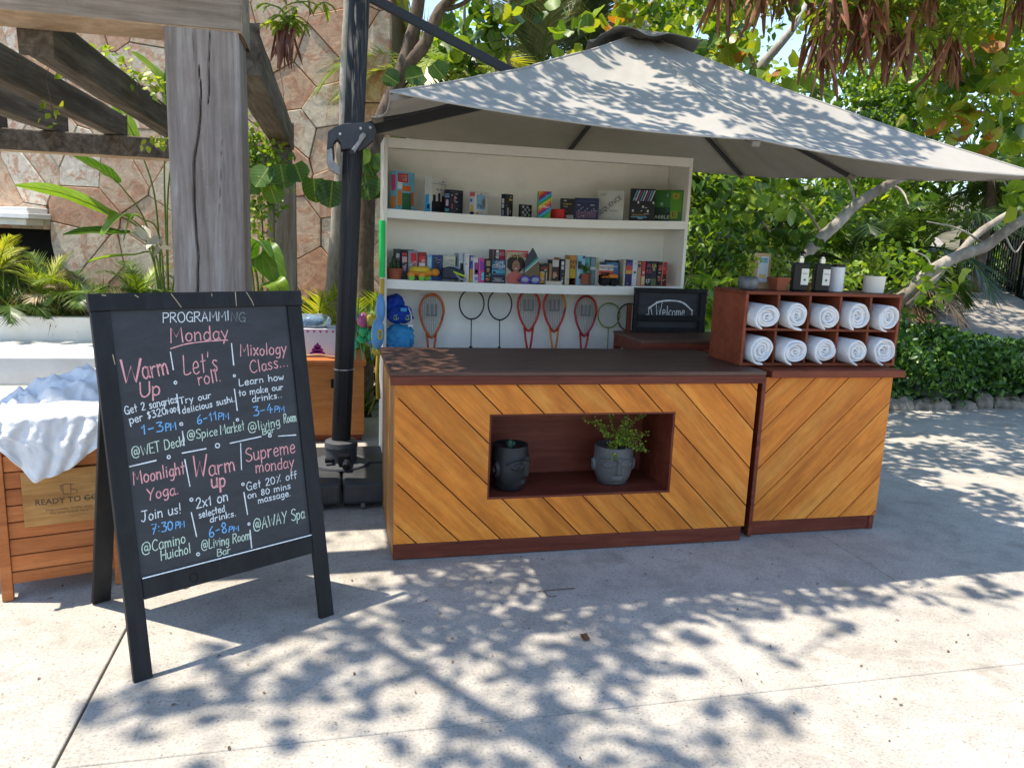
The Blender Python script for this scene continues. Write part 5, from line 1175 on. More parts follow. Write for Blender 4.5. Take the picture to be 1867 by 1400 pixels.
# ------------------------------------------------------------------ rackets in the lower compartment
def racket(kind, label, cx, cz_top, cz_throat, wpx, col, col2, ylean=5.24):
    top = P(cx, cz_top, ylean); thr = P(cx, cz_throat, ylean); w = P(cx + wpx / 2, cz_top, ylean).x - P(cx - wpx / 2, cz_top, ylean).x; Hh = top.z - thr.z
    e = empty('racket', (top.x, ylean, thr.z), label, 'racket', 'rackets hanging in the lower compartment of the bookshelf'); e.rotation_euler = (R(-3), R(random.uniform(-2, 2)), 0)
    if kind == 'squash':
        pts = []
        for i in range(40):
            a = 2 * math.pi * i / 40; z = .5 + .5 * math.cos(a); x = math.sin(a) * (.5 * w) * (z ** .30 if z > 0 else 0) * (1.04 if z > .5 else 1) ; pts.append((x, 0, z * Hh))
        seg = MB(); seg.loop(pts, .0085, 8); seg.build('frame', col, e, smooth=True)
        b = MB(); b.tube([p for p in pts if p[2] > Hh * .55 and p[0] > 0], .0092, 8); b.build('side_panel', col2, e, smooth=True)
        k = MB(); k.tube([(x * w, -.002, zz * Hh) for x, zz in ((-.19, .10), (-.12, .035), (0, .005), (.12, .035), (.19, .10))], .006, 6); k.tube([(w * .418, -.001, Hh * .55), (w * .397, -.001, Hh * .47), (w * .374, -.001, Hh * .40)], .0078, 6); k.build('bumper', M['gloss_black'], e, smooth=True)
        t = MB(); t.tube([(-w * .17, 0, Hh * .09), (-.022, 0, -.06), (-.010, 0, -.13), (-.009, 0, -.19)], .008, 8); t.tube([(w * .17, 0, Hh * .09), (.022, 0, -.06), (.010, 0, -.13), (.009, 0, -.19)], .008, 8); t.build('throat', col2, e, smooth=True)
        MB().tube([(0, 0, -.17), (0, 0, -.36)], .016, 8).build('handle', M['gloss_black'], e, smooth=True)
        s = MB(); nx_, nz__ = 15, 20
        def half(zf): z = min(max(zf, .001), .999); a = math.acos(2 * z - 1); return abs(math.sin(a)) * .5 * w * (z ** .30) * .97
        for i in range(1, nz__): z = i / nz__; h = half(z); s.box(-h, h, -.0008, .0008, z * Hh - .0008, z * Hh + .0008)
        for i in range(-nx_ // 2 + 1, nx_ // 2 + 1):
            x = i * w / nx_; zz = [z / 60 for z in range(61) if half(z / 60) > abs(x)]
            if zz: s.box(x - .0008, x + .0008, -.0009, .0009, zz[0] * Hh, zz[-1] * Hh)
        s.build('strings', plain((.035, .035, .035), .6), e)
        m = MB()
        for x in (-.2, 0, .2): m.box(x * w * .75 - .007, x * w * .75 + .007, -.0022, -.0012, Hh * .52, Hh * .78)
        m.box(-w * .19, w * .19, -.0022, -.0012, Hh * .50, Hh * .535)
        m.build('string_stencil', plain((.22, .22, .22), .7), e)
    else:
        pts = []
        for i in range(36):
            a = 2 * math.pi * i / 36; pts.append((math.sin(a) * w * .5 * (1 - .06 * math.cos(a)) * (1.0), 0, Hh * (.5 - .5 * math.cos(a))))
        MB().loop(pts, .0052, 6).build('frame', col, e, smooth=True); MB().tube([(0, 0, 0), (.001, 0, -.2)], .0038, 6).build('shaft', col, e, smooth=True); MB().tube([(0, 0, -.19), (0, 0, -.36)], .012, 8).build('handle', col2, e, smooth=True)
        s = MB()
        for i in range(1, 18): z = i / 18; h = .5 * w * math.sqrt(max(0, 1 - (2 * z - 1) ** 2)); s.box(-h, h, -.0004, .0004, z * Hh - .0004, z * Hh + .0004); s.box((z - .5) * w * .99 - .0004, (z - .5) * w * .99 + .0004, -.0005, .0005, Hh * (.5 - h / w), Hh * (.5 + h / w))
        s.build('strings', plain((.5, .5, .47), .5), e)
OR_ = plain((.62, .13, .03), .35); RD = plain((.55, .03, .025), .35); OG = plain((.68, .24, .03), .35); PK = plain((.42, .03, .06), .35)
BKM = plain((.014, .015, .016), .4); GN = plain((.22, .30, .04), .4)
racket('squash', 'orange red squash racket hanging alone beside the blue bags', 788, 537, 616, 50, OR_, OR_)
racket('badminton', 'black badminton racket left of its twin, beside the orange racket', 861, 528, 582, 45, BKM, BKM)
racket('badminton', 'black badminton racket nearer the pair of squash rackets', 913, 529, 583.5, 43, BKM, BKM)
racket('squash', 'bright red squash racket, left one of the touching pair', 967, 530, 604, 46, RD, RD)
racket('squash', 'orange yellow squash racket, right one of the touching pair', 1014, 530, 605, 46, RD, OG)
racket('squash', 'dark red squash racket beside the small green badminton racket', 1069, 540, 613, 45, PK, RD)
racket('badminton', 'small olive green badminton racket', 1112, 553, 598, 40, GN, GN)
racket('badminton', 'black badminton racket partly hidden by the welcome board', 1150, 554, 604, 42, BKM, BKM)

def blob(name, mat, parent, c, r, amp=.25, sc=9, seed=0, n=28, m=18, zmin=None):
    mb = MB(); mb.ball((0, 0, 0), r, n, m); vs = []
    for v in mb.v:
        k = 1 + amp * nz(v[0] * sc + seed, v[1] * sc, v[2] * sc) + amp * .4 * nz(v[0] * sc * 2.5, v[1] * sc * 2.5 + seed, v[2] * sc * 2.5)
        z = v[2] * k
        if zmin is not None: z = max(z, zmin)
        vs.append((v[0] * k, v[1] * k, z))
    mb.v = vs; return mb.build(name, mat, parent, smooth=True, loc=c)
y = 5.14; e = empty('swim_bag', P(728, 600, y), 'royal blue bag with pale blue pouch and yellow emblems under the middle shelf', 'bag')
DB = plain((.012, .06, .42), .6, var=.25); LB = plain((.05, .32, .62), .55, var=.2)
def pouch(name, mat, c, w, d, h, seed, wr=.016):
    mb = MB()
    def f(u, v):
        a = 2 * math.pi * u; t = math.pi * v; q = math.sin(t) ** .55; ca, sa = math.cos(a), math.sin(a)
        ca = math.copysign(abs(ca) ** .7, ca); sa = math.copysign(abs(sa) ** .7, sa); zc_ = -math.cos(t)
        k = 1 + .10 * nz(ca * 1.5 + seed, sa * 1.5, zc_ * 1.5)
        fo = wr * (abs(nz(ca * 2.4 + zc_ * 1.7 + seed, sa * 2 - zc_, seed)) * 2 - .5) + wr * .5 * nz(ca * 6, zc_ * 7, seed)
        return (ca * q * (w * k + fo), sa * q * (d * k + fo), zc_ * h * (1 + .12 * nz(ca * 2, sa * 2, seed)))
    mb.grid(f, 48, 30); weld(mb); return mb.build(name, mat, e, smooth=True, loc=c)
pouch('flap', DB, (-.045, .03, .150), .062, .06, .085, 1, .026).rotation_euler = (0, R(38), 0); pouch('upper_pouch', DB, (.0, .0, .100), .088, .060, .060, 5, .024); pouch('lower_pouch', LB, (.002, .0, -.060), .096, .07, .090, 9, .026); pouch('side_fold', LB, (-.045, -.035, -.085), .045, .045, .075, 4, .02).rotation_euler = (0, R(-20), 0)
MB().tube(catmull([(.055, -.05, .15), (.072, -.065, .10), (.070, -.07, .045), (.06, -.07, .03)], 5), .004, 5).build('cord', M['gloss_white'], e, smooth=True); MB().box(.05, .085, -.085, -.07, .025, .040).build('toggle', M['gloss_white'], e, bevel=.004); MB().box(.0, .04, -.080, -.074, .125, .150).build('patch', plain((.06, .38, .75), .5), e, bevel=.003)
for cx in (-.030, .050):
    m = MB(); z0 = .085; yy_ = -.078 if cx < 0 else -.070
    for a_, b_ in (((-.014, .010), (.012, .016)), ((.0, .018), (.004, -.014)), ((-.016, -.002), (-.006, -.016)), ((-.006, -.016), (.014, -.010)), ((.014, -.010), (.018, .002))): m.beam((cx + a_[0], yy_, z0 + a_[1]), (cx + b_[0], yy_, z0 + b_[1]), .004, .003, (0, 1, 0))
    m.build('emblem', plain((.42, .60, .12), .5), e)

# ------------------------------------------------------------------ floats leaning on the left side of the bookshelf
y = 4.93
a = P(697, 402, y); b = P(697, 506, y); MBt = MB().tube([(0, 0, b.z - a.z), (0, 0, 0)], .020, 12); o = MBt.build('foam_noodle', plain((.02, .62, .12), .5, var=.1), smooth=True, loc=a, bevel=.004); tag(o, 'bright green foam strip hanging on the left side of the bookshelf', 'pool noodle')
a = P(697, 508, y); b = P(692, 620, y); o = MB().tube([(0, 0, 0), (0.0, 0, -.08), (-.01, 0, -.25), (-.03, 0, -.6), (-.02, .0, -.78)], [.013, .013, .012, .012, .014], 8).build('yellow_strap', plain((.60, .38, .03), .5), smooth=True, loc=a); tag(o, 'narrow yellow strap hanging below the green foam strip', 'strap')
e = empty('paddle_float', P(690, 600, 4.90), 'pale blue inflatable paddle with a yellow ring leaning on the bookshelf side', 'pool float')
blob('upper_lobe', plain((.14, .34, .66), .3, var=.1), e, (.012, 0, .13), (.030, .035, .095), .05, 9, 4); blob('lower_lobe', plain((.16, .40, .70), .3, var=.25), e, (-.005, 0, -.03), (.042, .035, .10), .08, 12, 5)
MB().loop([(.008 + .012 * math.cos(t * .52), -.04, -.03 + .03 * math.sin(t * .52)) for t in range(12)], .006, 6).build('ring', plain((.68, .45, .03), .4), e, smooth=True); MB().tube(catmull([(-.04, -.02, -.14), (.0, -.03, -.155), (.035, -.02, -.13)], 5), .012, 8).build('cord', plain((.66, .45, .04), .5), e, smooth=True)

# ------------------------------------------------------------------ chest with pool toys
hy = 5.95; hx0, hx1 = -.72, P(664, 720, hy).x; hzt = P(600, 656, hy).z
e = empty('storage_chest', (hx0, hy, 0), 'orange wooden storage chest with a slatted lid behind the umbrella pole', 'chest'); hw = hx1 - hx0
MB().box(0, hw, 0, .55, .05, hzt - .045).build('body', M['chest'], e, bevel=.004); MB().box(.02, hw - .02, .01, .54, .002, .0495).build('base', M['stain'], e)
for k in range(5): MB().box(-.015, hw + .015, -.018 + k * .118, .094 + k * .118, hzt - .020, hzt).build('lid_slat', M['bin'], e, bevel=.003)
MB().box(-.012, hw + .012, -.015, .565, hzt - .0445, hzt - .0205).build('lid_frame', M['bin'], e, bevel=.002)
lx = P(606, 705, hy).x - hx0; MB().box(lx - .012, lx + .012, -.016, -.001, hzt - .22, hzt - .15).build('latch', M['gloss_black'], e, bevel=.004)
ty = hy + .12
e = empty('printed_box', (P(545, 640, ty).x, ty, hzt + .001), 'white cardboard box printed with a purple swirl and pennants on the chest', 'box'); bw = P(612, 640, ty).x - e.location.x; bh = P(590, 600, ty).z - hzt
MB().box(0, bw, 0, .28, 0, bh).build('box', plain((.66, .63, .68), .6, var=.08), e, bevel=.003)
pur = plain((.20, .015, .20), .5)
swl = MB()
for (cz_, hw_, hh_) in ((.030, .060, .022), (.058, .045, .020), (.083, .028, .018)): swl.prism([(bw * .50 + hw_ * math.cos(t * .5236), cz_ + hh_ * math.sin(t * .5236)) for t in range(12)], -.0018, -.0008)
swl.prism([(bw * .5 - .012, .098), (bw * .5 + .014, .096), (bw * .5 + .002, .118)], -.0019, -.0009); swl.build('swirl_print', pur, e)
for k in range(6):
    x = .02 + k * (bw - .04) / 5; MB().prism([(x - .014, bh - .012), (x + .014, bh - .012), (x, bh - .036)], -.0015, -.0005).build('pennant_print', plain((.52, .10, .30), .5), e)
t = NT('clear_plastic'); t.col((.55, .68, .78)); t.set(Roughness=.12, Transmission_Weight=.8, IOR=1.15); M['clear'] = t.m
e = empty('clear_float', (P(570, 580, ty).x, ty + .12, hzt + bh + .003), 'deflated clear plastic float lying on the printed box', 'pool float')
blob('shell', M['clear'], e, (0, 0, .050), (.13, .10, .062), .25, 10, 8); blob('blue_fold', plain((.10, .25, .45), .3, var=.4), e, (-.02, .0, .045), (.09, .07, .032), .4, 14, 9); blob('base', plain((.35, .38, .42), .3, var=.3), e, (0, 0, .012), (.12, .095, .012), .1, 9, 2)
o = MB().tube(catmull([(0, 0, 0), (.12, -.01, .012), (.22, .0, -.006), (.34, .02, -.004)], 4), .011, 7).build('wooden_stick', plain((.35, .20, .11), .6), smooth=True, loc=Vector(P(552, 640, hy + .04)) * 1.0); o.location.z = hzt + .02; tag(o, 'brown wooden stick lying along the front edge of the chest lid', 'stick')
e = empty('toy_net_bag', (P(668, 610, 5.9).x, 5.75, P(668, 645, 5.75).z), 'net bag stuffed with green, yellow and pink plastic sand toys', 'bag'); rs = random.Random(3)
cols = [(.04, .45, .18), (.05, .5, .35), (.60, .5, .06), (.62, .12, .15), (.5, .12, .28), (.1, .3, .6), (.35, .5, .1)]
for k in range(15): blob('plastic_toy', plain(cols[k % 7], .25, var=.3), e, (rs.uniform(-.09, .09), rs.uniform(-.05, .05), rs.uniform(.0, .30)), (rs.uniform(.03, .05), rs.uniform(.03, .05), rs.uniform(.03, .06)), .3, 16, k, 12, 8)
nt = MB()
for k in range(10):
    a = k * .628; nt.tube([(.125 * math.cos(a + t * .5) * (1 - .25 * abs(t - .5)), .085 * math.sin(a + t * .5), -.04 + .40 * t) for t in [i / 8 for i in range(9)]], .0018, 4); nt.tube([(.125 * math.cos(a - t * .5) * (1 - .25 * abs(t - .5)), .085 * math.sin(a - t * .5), -.04 + .40 * t) for t in [i / 8 for i in range(9)]], .0018, 4)
nt.build('net', plain((.12, .5, .3), .5), e)

# ------------------------------------------------------------------ cantilever umbrella
UY = 4.78; pb_ = P(622, 800, UY); pt = P(655, 5, UY); lean = (pt - pb_) / (pt.z - pb_.z)
ue = empty('cantilever_umbrella', (pb_.x, UY, 0), 'large grey taupe cantilever umbrella with a dark metal mast shading the counter', 'umbrella'); UO = Vector(ue.location)
def onpole(z): q = pb_ + lean * (z - pb_.z); return Vector((q.x, UY, z)) - UO
mb = MB(); mb.lathe([(.0575, 0), (.0575, 1)], n=28); 
mb.v = [tuple(onpole(.10 + (3.12 - .10) * v[2]) + Vector((v[0] * 1.02, v[1], 0))) for v in mb.v]; mb.build('mast', M['metal'], ue, smooth=False, bevel=.0)
for p in ue.children[0].data.polygons: p.use_smooth = len(p.vertices) == 4
gv = MB(); 
for dx in (-.030, .020): q0, q1 = onpole(.45), onpole(3.1); gv.beam(q0 + Vector((dx, -.0545, 0)), q1 + Vector((dx, -.0545, 0)), .004, .006, (0, 1, 0))
gv.build('mast_groove', M['gloss_black'], ue)
mb = MB(); mb.lathe([(.062, 0), (.062, .006)], n=28); mb.v = [tuple(onpole(P(630, 673, UY).z) + Vector(v)) for v in mb.v]; mb.build('joint_ring', M['bolt'], ue)
# base of four filled segments
bs = .165
for sx2 in (-1, 1):
    for sy2 in (-1, 1):
        x0, x1 = sorted((sx2 * .006, sx2 * .47)); y0, y1 = sorted((sy2 * .004, sy2 * .42)); m = MB(); m.box(x0, x1, y0, y1, .035, bs)
        m.build('base_segment', M['base'], ue, bevel=.022, seg=3)
        for k in (.12, .36):
            o = MB().lathe([(.005, -.012), (.022, -.012), (.022, .012), (.005, .012)], n=12).build('wheel', plain((.12, .12, .12), .6), ue, loc=(sx2 * k, sy2 * .40, .023)); o.rotation_euler = (0, R(90), 0)
cl = MB(); cl.lathe([(.18, bs + .001), (.175, bs + .016), (.12, bs + .022), (.098, bs + .024), (.098, bs + .11), (.104, bs + .115), (.100, bs + .150), (.066, bs + .160)], n=32); cl.build('base_collar', M['grey_plastic'], ue, smooth=False, bevel=.002)
MB().box(-.02, .05, -.150, -.095, bs + .03, bs + .095).build('clamp', M['gloss_black'], ue, bevel=.006); o = MB().lathe([(.012, 0), (.024, .004), (.026, .05), (.020, .054)], n=12).build('clamp_knob', M['gloss_black'], ue, loc=(.03, -.152, bs + .055)); o.rotation_euler = (R(115), 0, 0); MB().box(-.10, -.045, -.115, -.08, bs + .035, bs + .062).build('pedal', M['gloss_black'], ue, bevel=.006)
# bracket with grip and crank lever
BKY = UY - .085
def bp(*pts): return [((lambda q: (q.x - UO.x, q.z))(P(580 + a / 5.833, 180 + b / 5.833, BKY))) for a, b in pts]
plate = bp((105, 350), (180, 300), (262, 266), (480, 250), (560, 258), (602, 290), (622, 350), (602, 425), (500, 512), (430, 565), (415, 535), (245, 540), (240, 470), (205, 425), (165, 470), (150, 520), (92, 540))
def prism_at(poly, y0, y1, name, mat, bev=.004): return MB().prism(poly, y0 - UO.y, y1 - UO.y).build(name, mat, ue, bevel=bev)
prism_at(plate, BKY, BKY + .022, 'bracket_plate', M['grey_plastic']); prism_at(plate, UY + .06, UY + .082, 'bracket_plate', M['grey_plastic'])
fill = bp((262, 290), (480, 275), (560, 300), (590, 350), (570, 410), (480, 490), (430, 520), (262, 520)); prism_at(fill, BKY + .023, UY + .059, 'bracket_core', M['metal'])
prism_at(bp((92, 545), (148, 525), (160, 660), (205, 705), (238, 712), (236, 815), (112, 745), (88, 645)), BKY - .004, UY + .05, 'grip', M['worn_white'], .006); prism_at(bp((150, 520), (168, 470), (176, 640), (160, 655)), BKY + .002, UY + .04, 'grip_inner', M['gloss_black'], .002)
prism_at(bp((345, 560), (380, 590), (470, 455), (512, 400), (500, 372), (470, 365), (440, 400), (432, 440)), BKY - .024, BKY - .004, 'crank_lever', M['worn_white'], .004)
for (a, b_) in ((232, 377), (452, 318), (555, 308)):
    q = P(580 + a / 5.833, 180 + b_ / 5.833, BKY) - UO; o = MB().lathe([(.009, 0), (.009, .004), (.005, .007)], n=12).build('bolt', M['bolt'], ue, loc=(q.x, BKY - UO.y, q.z)); o.rotation_euler = (R(90), 0, 0)
q = P(580 + 355 / 5.833, 180 + 575 / 5.833, BKY) - UO; o = MB().lathe([(.014, 0), (.014, .03)], n=14).build('crank_pin', M['gloss_black'], ue, loc=(q.x, BKY - UO.y - .002, q.z)); o.rotation_euler = (R(90), 0, 0)
# canopy
cor = [Vector((.22, 3.10, 2.134)), Vector((3.37, 3.10, 1.992)), Vector((3.36, 5.98, 2.218)), Vector((.22, 5.98, 2.36))]
apex = Vector((1.80, 4.54, 2.845)); rim = []
for i in range(4): rim += [cor[i], cor[i].lerp(cor[(i + 1) % 4], .5)]
hub = Vector((1.80, 4.54, 2.66))
mb = MB(); nu, nv = 36, 40; T0 = .055
for k in range(8):
    a, b_ = rim[k], rim[(k + 1) % 8]
    def f(u, v, a=a, b_=b_, k=k):
        t = T0 + (1 - T0) * v; r = a.lerp(b_, u); s = 4 * u * (1 - u)
        cen = (cor[0] + cor[2]) / 2
        r = r + (Vector((cen.x, cen.y, r.z)) - r).normalized() * .035 * s; r.z -= .022 * s
        p = apex.lerp(r, t); p.z -= (.030 * s + .035) * math.sin(math.pi * t) ** .8 + .006 * nz(p.x * 3, p.y * 3, 1) * math.sin(math.pi * t)
        p.z += .006 * math.sin(math.pi * t) * math.sin(math.pi * u) * nz(u * 9 + k * 5, t * 2.0, 3) + .004 * (t ** 3) * math.sin(u * 31 + k) * math.sin(math.pi * u)
        return tuple(p - UO)
    mb.grid(f, nu, nv)
weld(mb); can = mb.build('canopy', M['canopy'], ue, smooth=True, solid=.003)
hm = MB(); loop_ = []
for k in range(8):
    for j in range(10):
        u = j / 10; a, b_ = rim[k], rim[(k + 1) % 8]; r = a.lerp(b_, u); s = 4 * u * (1 - u); cen = (cor[0] + cor[2]) / 2
        r = r + (Vector((cen.x, cen.y, r.z)) - r).normalized() * .035 * s; r.z -= .022 * s; loop_.append(r - UO)
hm.loop(loop_, .0045, 6); hm.build('hem', M['canopy'], can, smooth=True)
for k in range(8):
    sp = []
    for i in range(25):
        t = T0 + (1 - T0) * i / 24; p = apex.lerp(rim[k], t); p.z -= .035 * math.sin(math.pi * t) ** .8 + .006 * nz(p.x * 3, p.y * 3, 1) * math.sin(math.pi * t); sp.append(p - UO + Vector((0, 0, .0015)))
    MB().tube(sp, .0035 if k % 2 else .0055, 6).build('seam', M['canopy'], can, smooth=True)
# wavy vent cap
vc = MB(); n = 64; cap0 = apex + Vector((0, 0, .010))
for j, (rr, dz) in enumerate(((.0, -.02), (.10, -.028), (.20, -.055), (.30, -.088))):
    for i in range(n):
        a = 2 * math.pi * i / n; sq = 1 / max(abs(math.cos(a)), abs(math.sin(a))) ; sq = 1 + (sq - 1) * .55
        wv = .015 * math.sin(a * 5 + .8) * (rr / .30) ** 3 + .007 * math.sin(a * 9 + 2) * (rr / .30) ** 3
        vc.v.append((cap0.x + rr * sq * math.cos(a) - UO.x, cap0.y + rr * sq * math.sin(a) - UO.y, cap0.z + dz + wv - .045 * rr * math.cos(a)))
for j in range(3):
    for i in range(n): i2 = (i + 1) % n; vc.f.append((j * n + i, j * n + i2, (j + 1) * n + i2, (j + 1) * n + i))
weld(vc); vc.build('vent_cap', M['cap'], ue, smooth=True, solid=.004)
MB().tube(catmull([cap0 - UO + Vector(v) for v in ((-.05, -.24, -.04), (-.04, -.15, .01), (0, -.03, .02), (.03, .0, .03), (.0, .02, .0))], 5), .006, 6).build('tie_cord', plain((.35, .32, .27), .8), ue, smooth=True)
MB().lathe([(.05, -.06), (.06, -.05), (.06, .05), (.03, .09), (.03, .14)], hub - UO, 20).build('hub', M['metal'], ue)
for k in range(8):
    a = hub - UO; t_ = rim[k] - UO - Vector((0, 0, .022)); d = (t_ - a); m_ = a.lerp(t_, .5); m_.z -= .045 
    MB().beam(a + Vector((0, 0, .02)), t_ - d * .035, .026, .020).build('rib', M['metal'], ue, bevel=.002)
    MB().beam(t_ - d * .040, t_ - d * .005, .040, .026).build('rib_pocket', plain((.20, .18, .15), .8), ue, bevel=.004)
# boom and strut
arm0 = P(668, 236, UY) - UO; arm1 = hub - UO + Vector((-.03, 0, -.02)); MB().beam(arm0, arm1, .045, .075).build('boom', M['metal'], ue, bevel=.006)
s0 = P(672, -6, UY) - UO; s1 = P(905, 117, UY - .03) - UO; s2 = s0 + (s1 - s0) * 1.22; MB().beam(s0, s2, .035, .052).build('strut', M['metal'], ue, bevel=.005)
MB().box(-.08, .08, -.07, .07, -.03, .05).build('mast_head', M['grey_plastic'], ue, loc=onpole(3.13), bevel=.01)

# ------------------------------------------------------------------ chalkboard A-frame
BLc = Vector((-.689, 2.678, 0)); BU = Vector((.8622, .5066, 0)).normalized(); BN = Vector((-BU.y, BU.x, 0)); BL_, BPH = 1.38, R(11.0); BWd = .80
bz_ax = (BN * math.sin(BPH) + Vector((0, 0, math.cos(BPH)))); bn_ax = BU.cross(bz_ax).normalized()      # points away from the camera
if bn_ax.dot(BN) < 0: bn_ax = -bn_ax
ae = empty('a_frame_chalkboard', BLc, 'black wooden A-frame chalkboard with handwritten pink, white and blue programme', 'chalkboard')
MA = Matrix((BU, bn_ax, bz_ax)).transposed().to_4x4()
def homography(src, dst):
    A = []; 
    for (x, y), (u, v) in zip(src, dst): A.append([x, y, 1, 0, 0, 0, -u * x, -u * y, -u]); A.append([0, 0, 0, x, y, 1, -v * x, -v * y, -v])
    return np.linalg.svd(np.array(A))[2][-1].reshape(3, 3)
HB = homography([(162, 534), (545, 534), (610, 1120), (245, 1246)], [(0, BL_), (BWd, BL_), (BWd, 0), (0, 0)])
def bd(px, py): q = HB @ np.array([px, py, 1.0]); return q[0] / q[2], q[1] / q[2]
def fpart(name, mat, u0, u1, v0, v1, n0, n1, bev=.003):
    cu, cv = (u0 + u1) / 2, (v0 + v1) / 2; o = MB().box(u0 - cu, u1 - cu, n0, n1, v0 - cv, v1 - cv).build(name, mat, ae, bevel=bev); mm = MA.copy(); mm.translation = BU * cu + bz_ax * cv; o.matrix_local = mm; return o
vb0 = bd(262, 1085)[1]; vb1 = bd(262, 1057)[1]; vt = bd(170, 566)[1]; ul = bd(210, 620)[0]; ur = bd(540, 620)[0]
vb0 = (bd(262, 1085)[1] + bd(568, 1015)[1]) / 2; vb1 = (bd(262, 1053)[1] + bd(568, 976)[1]) / 2; ul = (bd(205, 600)[0] + bd(258, 1040)[0]) / 2; ur = (bd(528, 600)[0] + bd(566, 960)[0]) / 2
fpart('stile', M['black_frame'], 0, ul, 0, vt - .001, 0, .024); fpart('stile', M['black_frame'], ur, BWd, 0, vt - .001, 0, .024)
fpart('top_rail', M['black_frame'], -.004, BWd + .004, vt, BL_, -.003, .026); fpart('bottom_rail', M['black_frame'], ul + .001, ur - .001, vb0, vb1, .001, .022)
fpart('panel', M['slate'], ul - .01, ur + .01, vb1 - .01, vt + .01, .010, .016, 0); fpart('chalk_ledge', M['chalk_white'], ul + .002, ur - .002, vb1 + .0005, vb1 + .005, -.0012, .0005, 0)
# rear frame
RL = math.hypot(.427, 1.355); rph = math.atan2(.427, 1.355); top_c = bz_ax * (BL_ - .01) + bn_ax * .03
rz_ax = (-BN * math.sin(rph) + Vector((0, 0, math.cos(rph)))); rn_ax = BU.cross(rz_ax).normalized()
if rn_ax.dot(BN) < 0: rn_ax = -rn_ax
foot = top_c - rz_ax * (top_c.z / rz_ax.z)
MR = Matrix((BU, rn_ax, rz_ax)).transposed().to_4x4(); RLn = top_c.z / rz_ax.z
def rpart(name, mat, u0, u1, v0, v1, n0, n1):
    cu, cv = (u0 + u1) / 2, (v0 + v1) / 2; o = MB().box(u0 - cu, u1 - cu, n0, n1, v0 - cv, v1 - cv).build(name, mat, ae, bevel=.003); mm = MR.copy(); mm.translation = foot + BU * cu + rz_ax * cv; o.matrix_local = mm
rpart('rear_stile', M['black_frame'], .058, .130, .003, RLn - .002, 0, .024); rpart('rear_stile', M['black_frame'], BWd - .130, BWd - .058, .003, RLn - .002, 0, .024); rpart('rear_rail', M['black_frame'], .131, BWd - .131, RLn - .08, RLn - .004, 0, .024); rpart('rear_rail', M['black_frame'], .131, BWd - .131, .40, .47, 0, .024); rpart('rear_panel', M['slate'], .125, BWd - .125, .46, RLn - .07, .009, .015)
def bfn(u, v, h): return BU * u + bz_ax * v + bn_ax * (.010 - h)
def zA(x, y): return bd(180 + x / 4.6675, 550 + y / 4.6675)
def zB(x, y): return bd(200 + x / 4.445, 780 + y / 4.445)
def chalk_line(z, s, x0, y0, x1, y1, cap, mat, w=.0042, name='chalk_lettering'):
    a = Vector(z(x0, y0)); b = Vector(z(x1, y1)); d = b - a; L = d.length; d.normalize(); up = Vector((-d.y, d.x)); k = (Vector(z(x0, y0 - cap)) - a).length
    st, tw = stroke_text(s); sx = L / tw; mb = MB(); w = w * (.74 if w > .005 else .80)
    for p in st: ribbon(mb, [tuple(a + d * (q[0] * sx) + up * (q[1] * k) + d * (q[1] * k * .06)) for q in p], w, bfn, .0006)
    mb.build(name, M[mat], ae)
def chalk_stroke(z, pts, mat, w=.0045, name='chalk_stroke', cur=False):
    q = [z(*p) for p in pts]
    if cur: q = [(v.x, v.y) for v in catmull([(a, b, 0) for a, b in q], 6)]
    mb = MB(); ribbon(mb, q, w, bfn, .0006); mb.build(name, M[mat], ae)
def ring(z, x, y, r):
    mb = MB(); q = [z(x + r * math.cos(a * .45), y + r * math.sin(a * .45)) for a in range(15)]; ribbon(mb, q, .004, bfn, .0006); mb.build('chalk_ring', M['chalk_white'], ae)
CW, CP, CB, CG = 'chalk_white', 'chalk_pink', 'chalk_blue', 'chalk_green'
def cl_(z, s, x0, y0, x1, y1, cap, mat, w=.0042): chalk_line(z, s, x0, y0, x1, y1, cap * (.84 if mat == 'chalk_white' and cap < 81 else 1), mat, w)
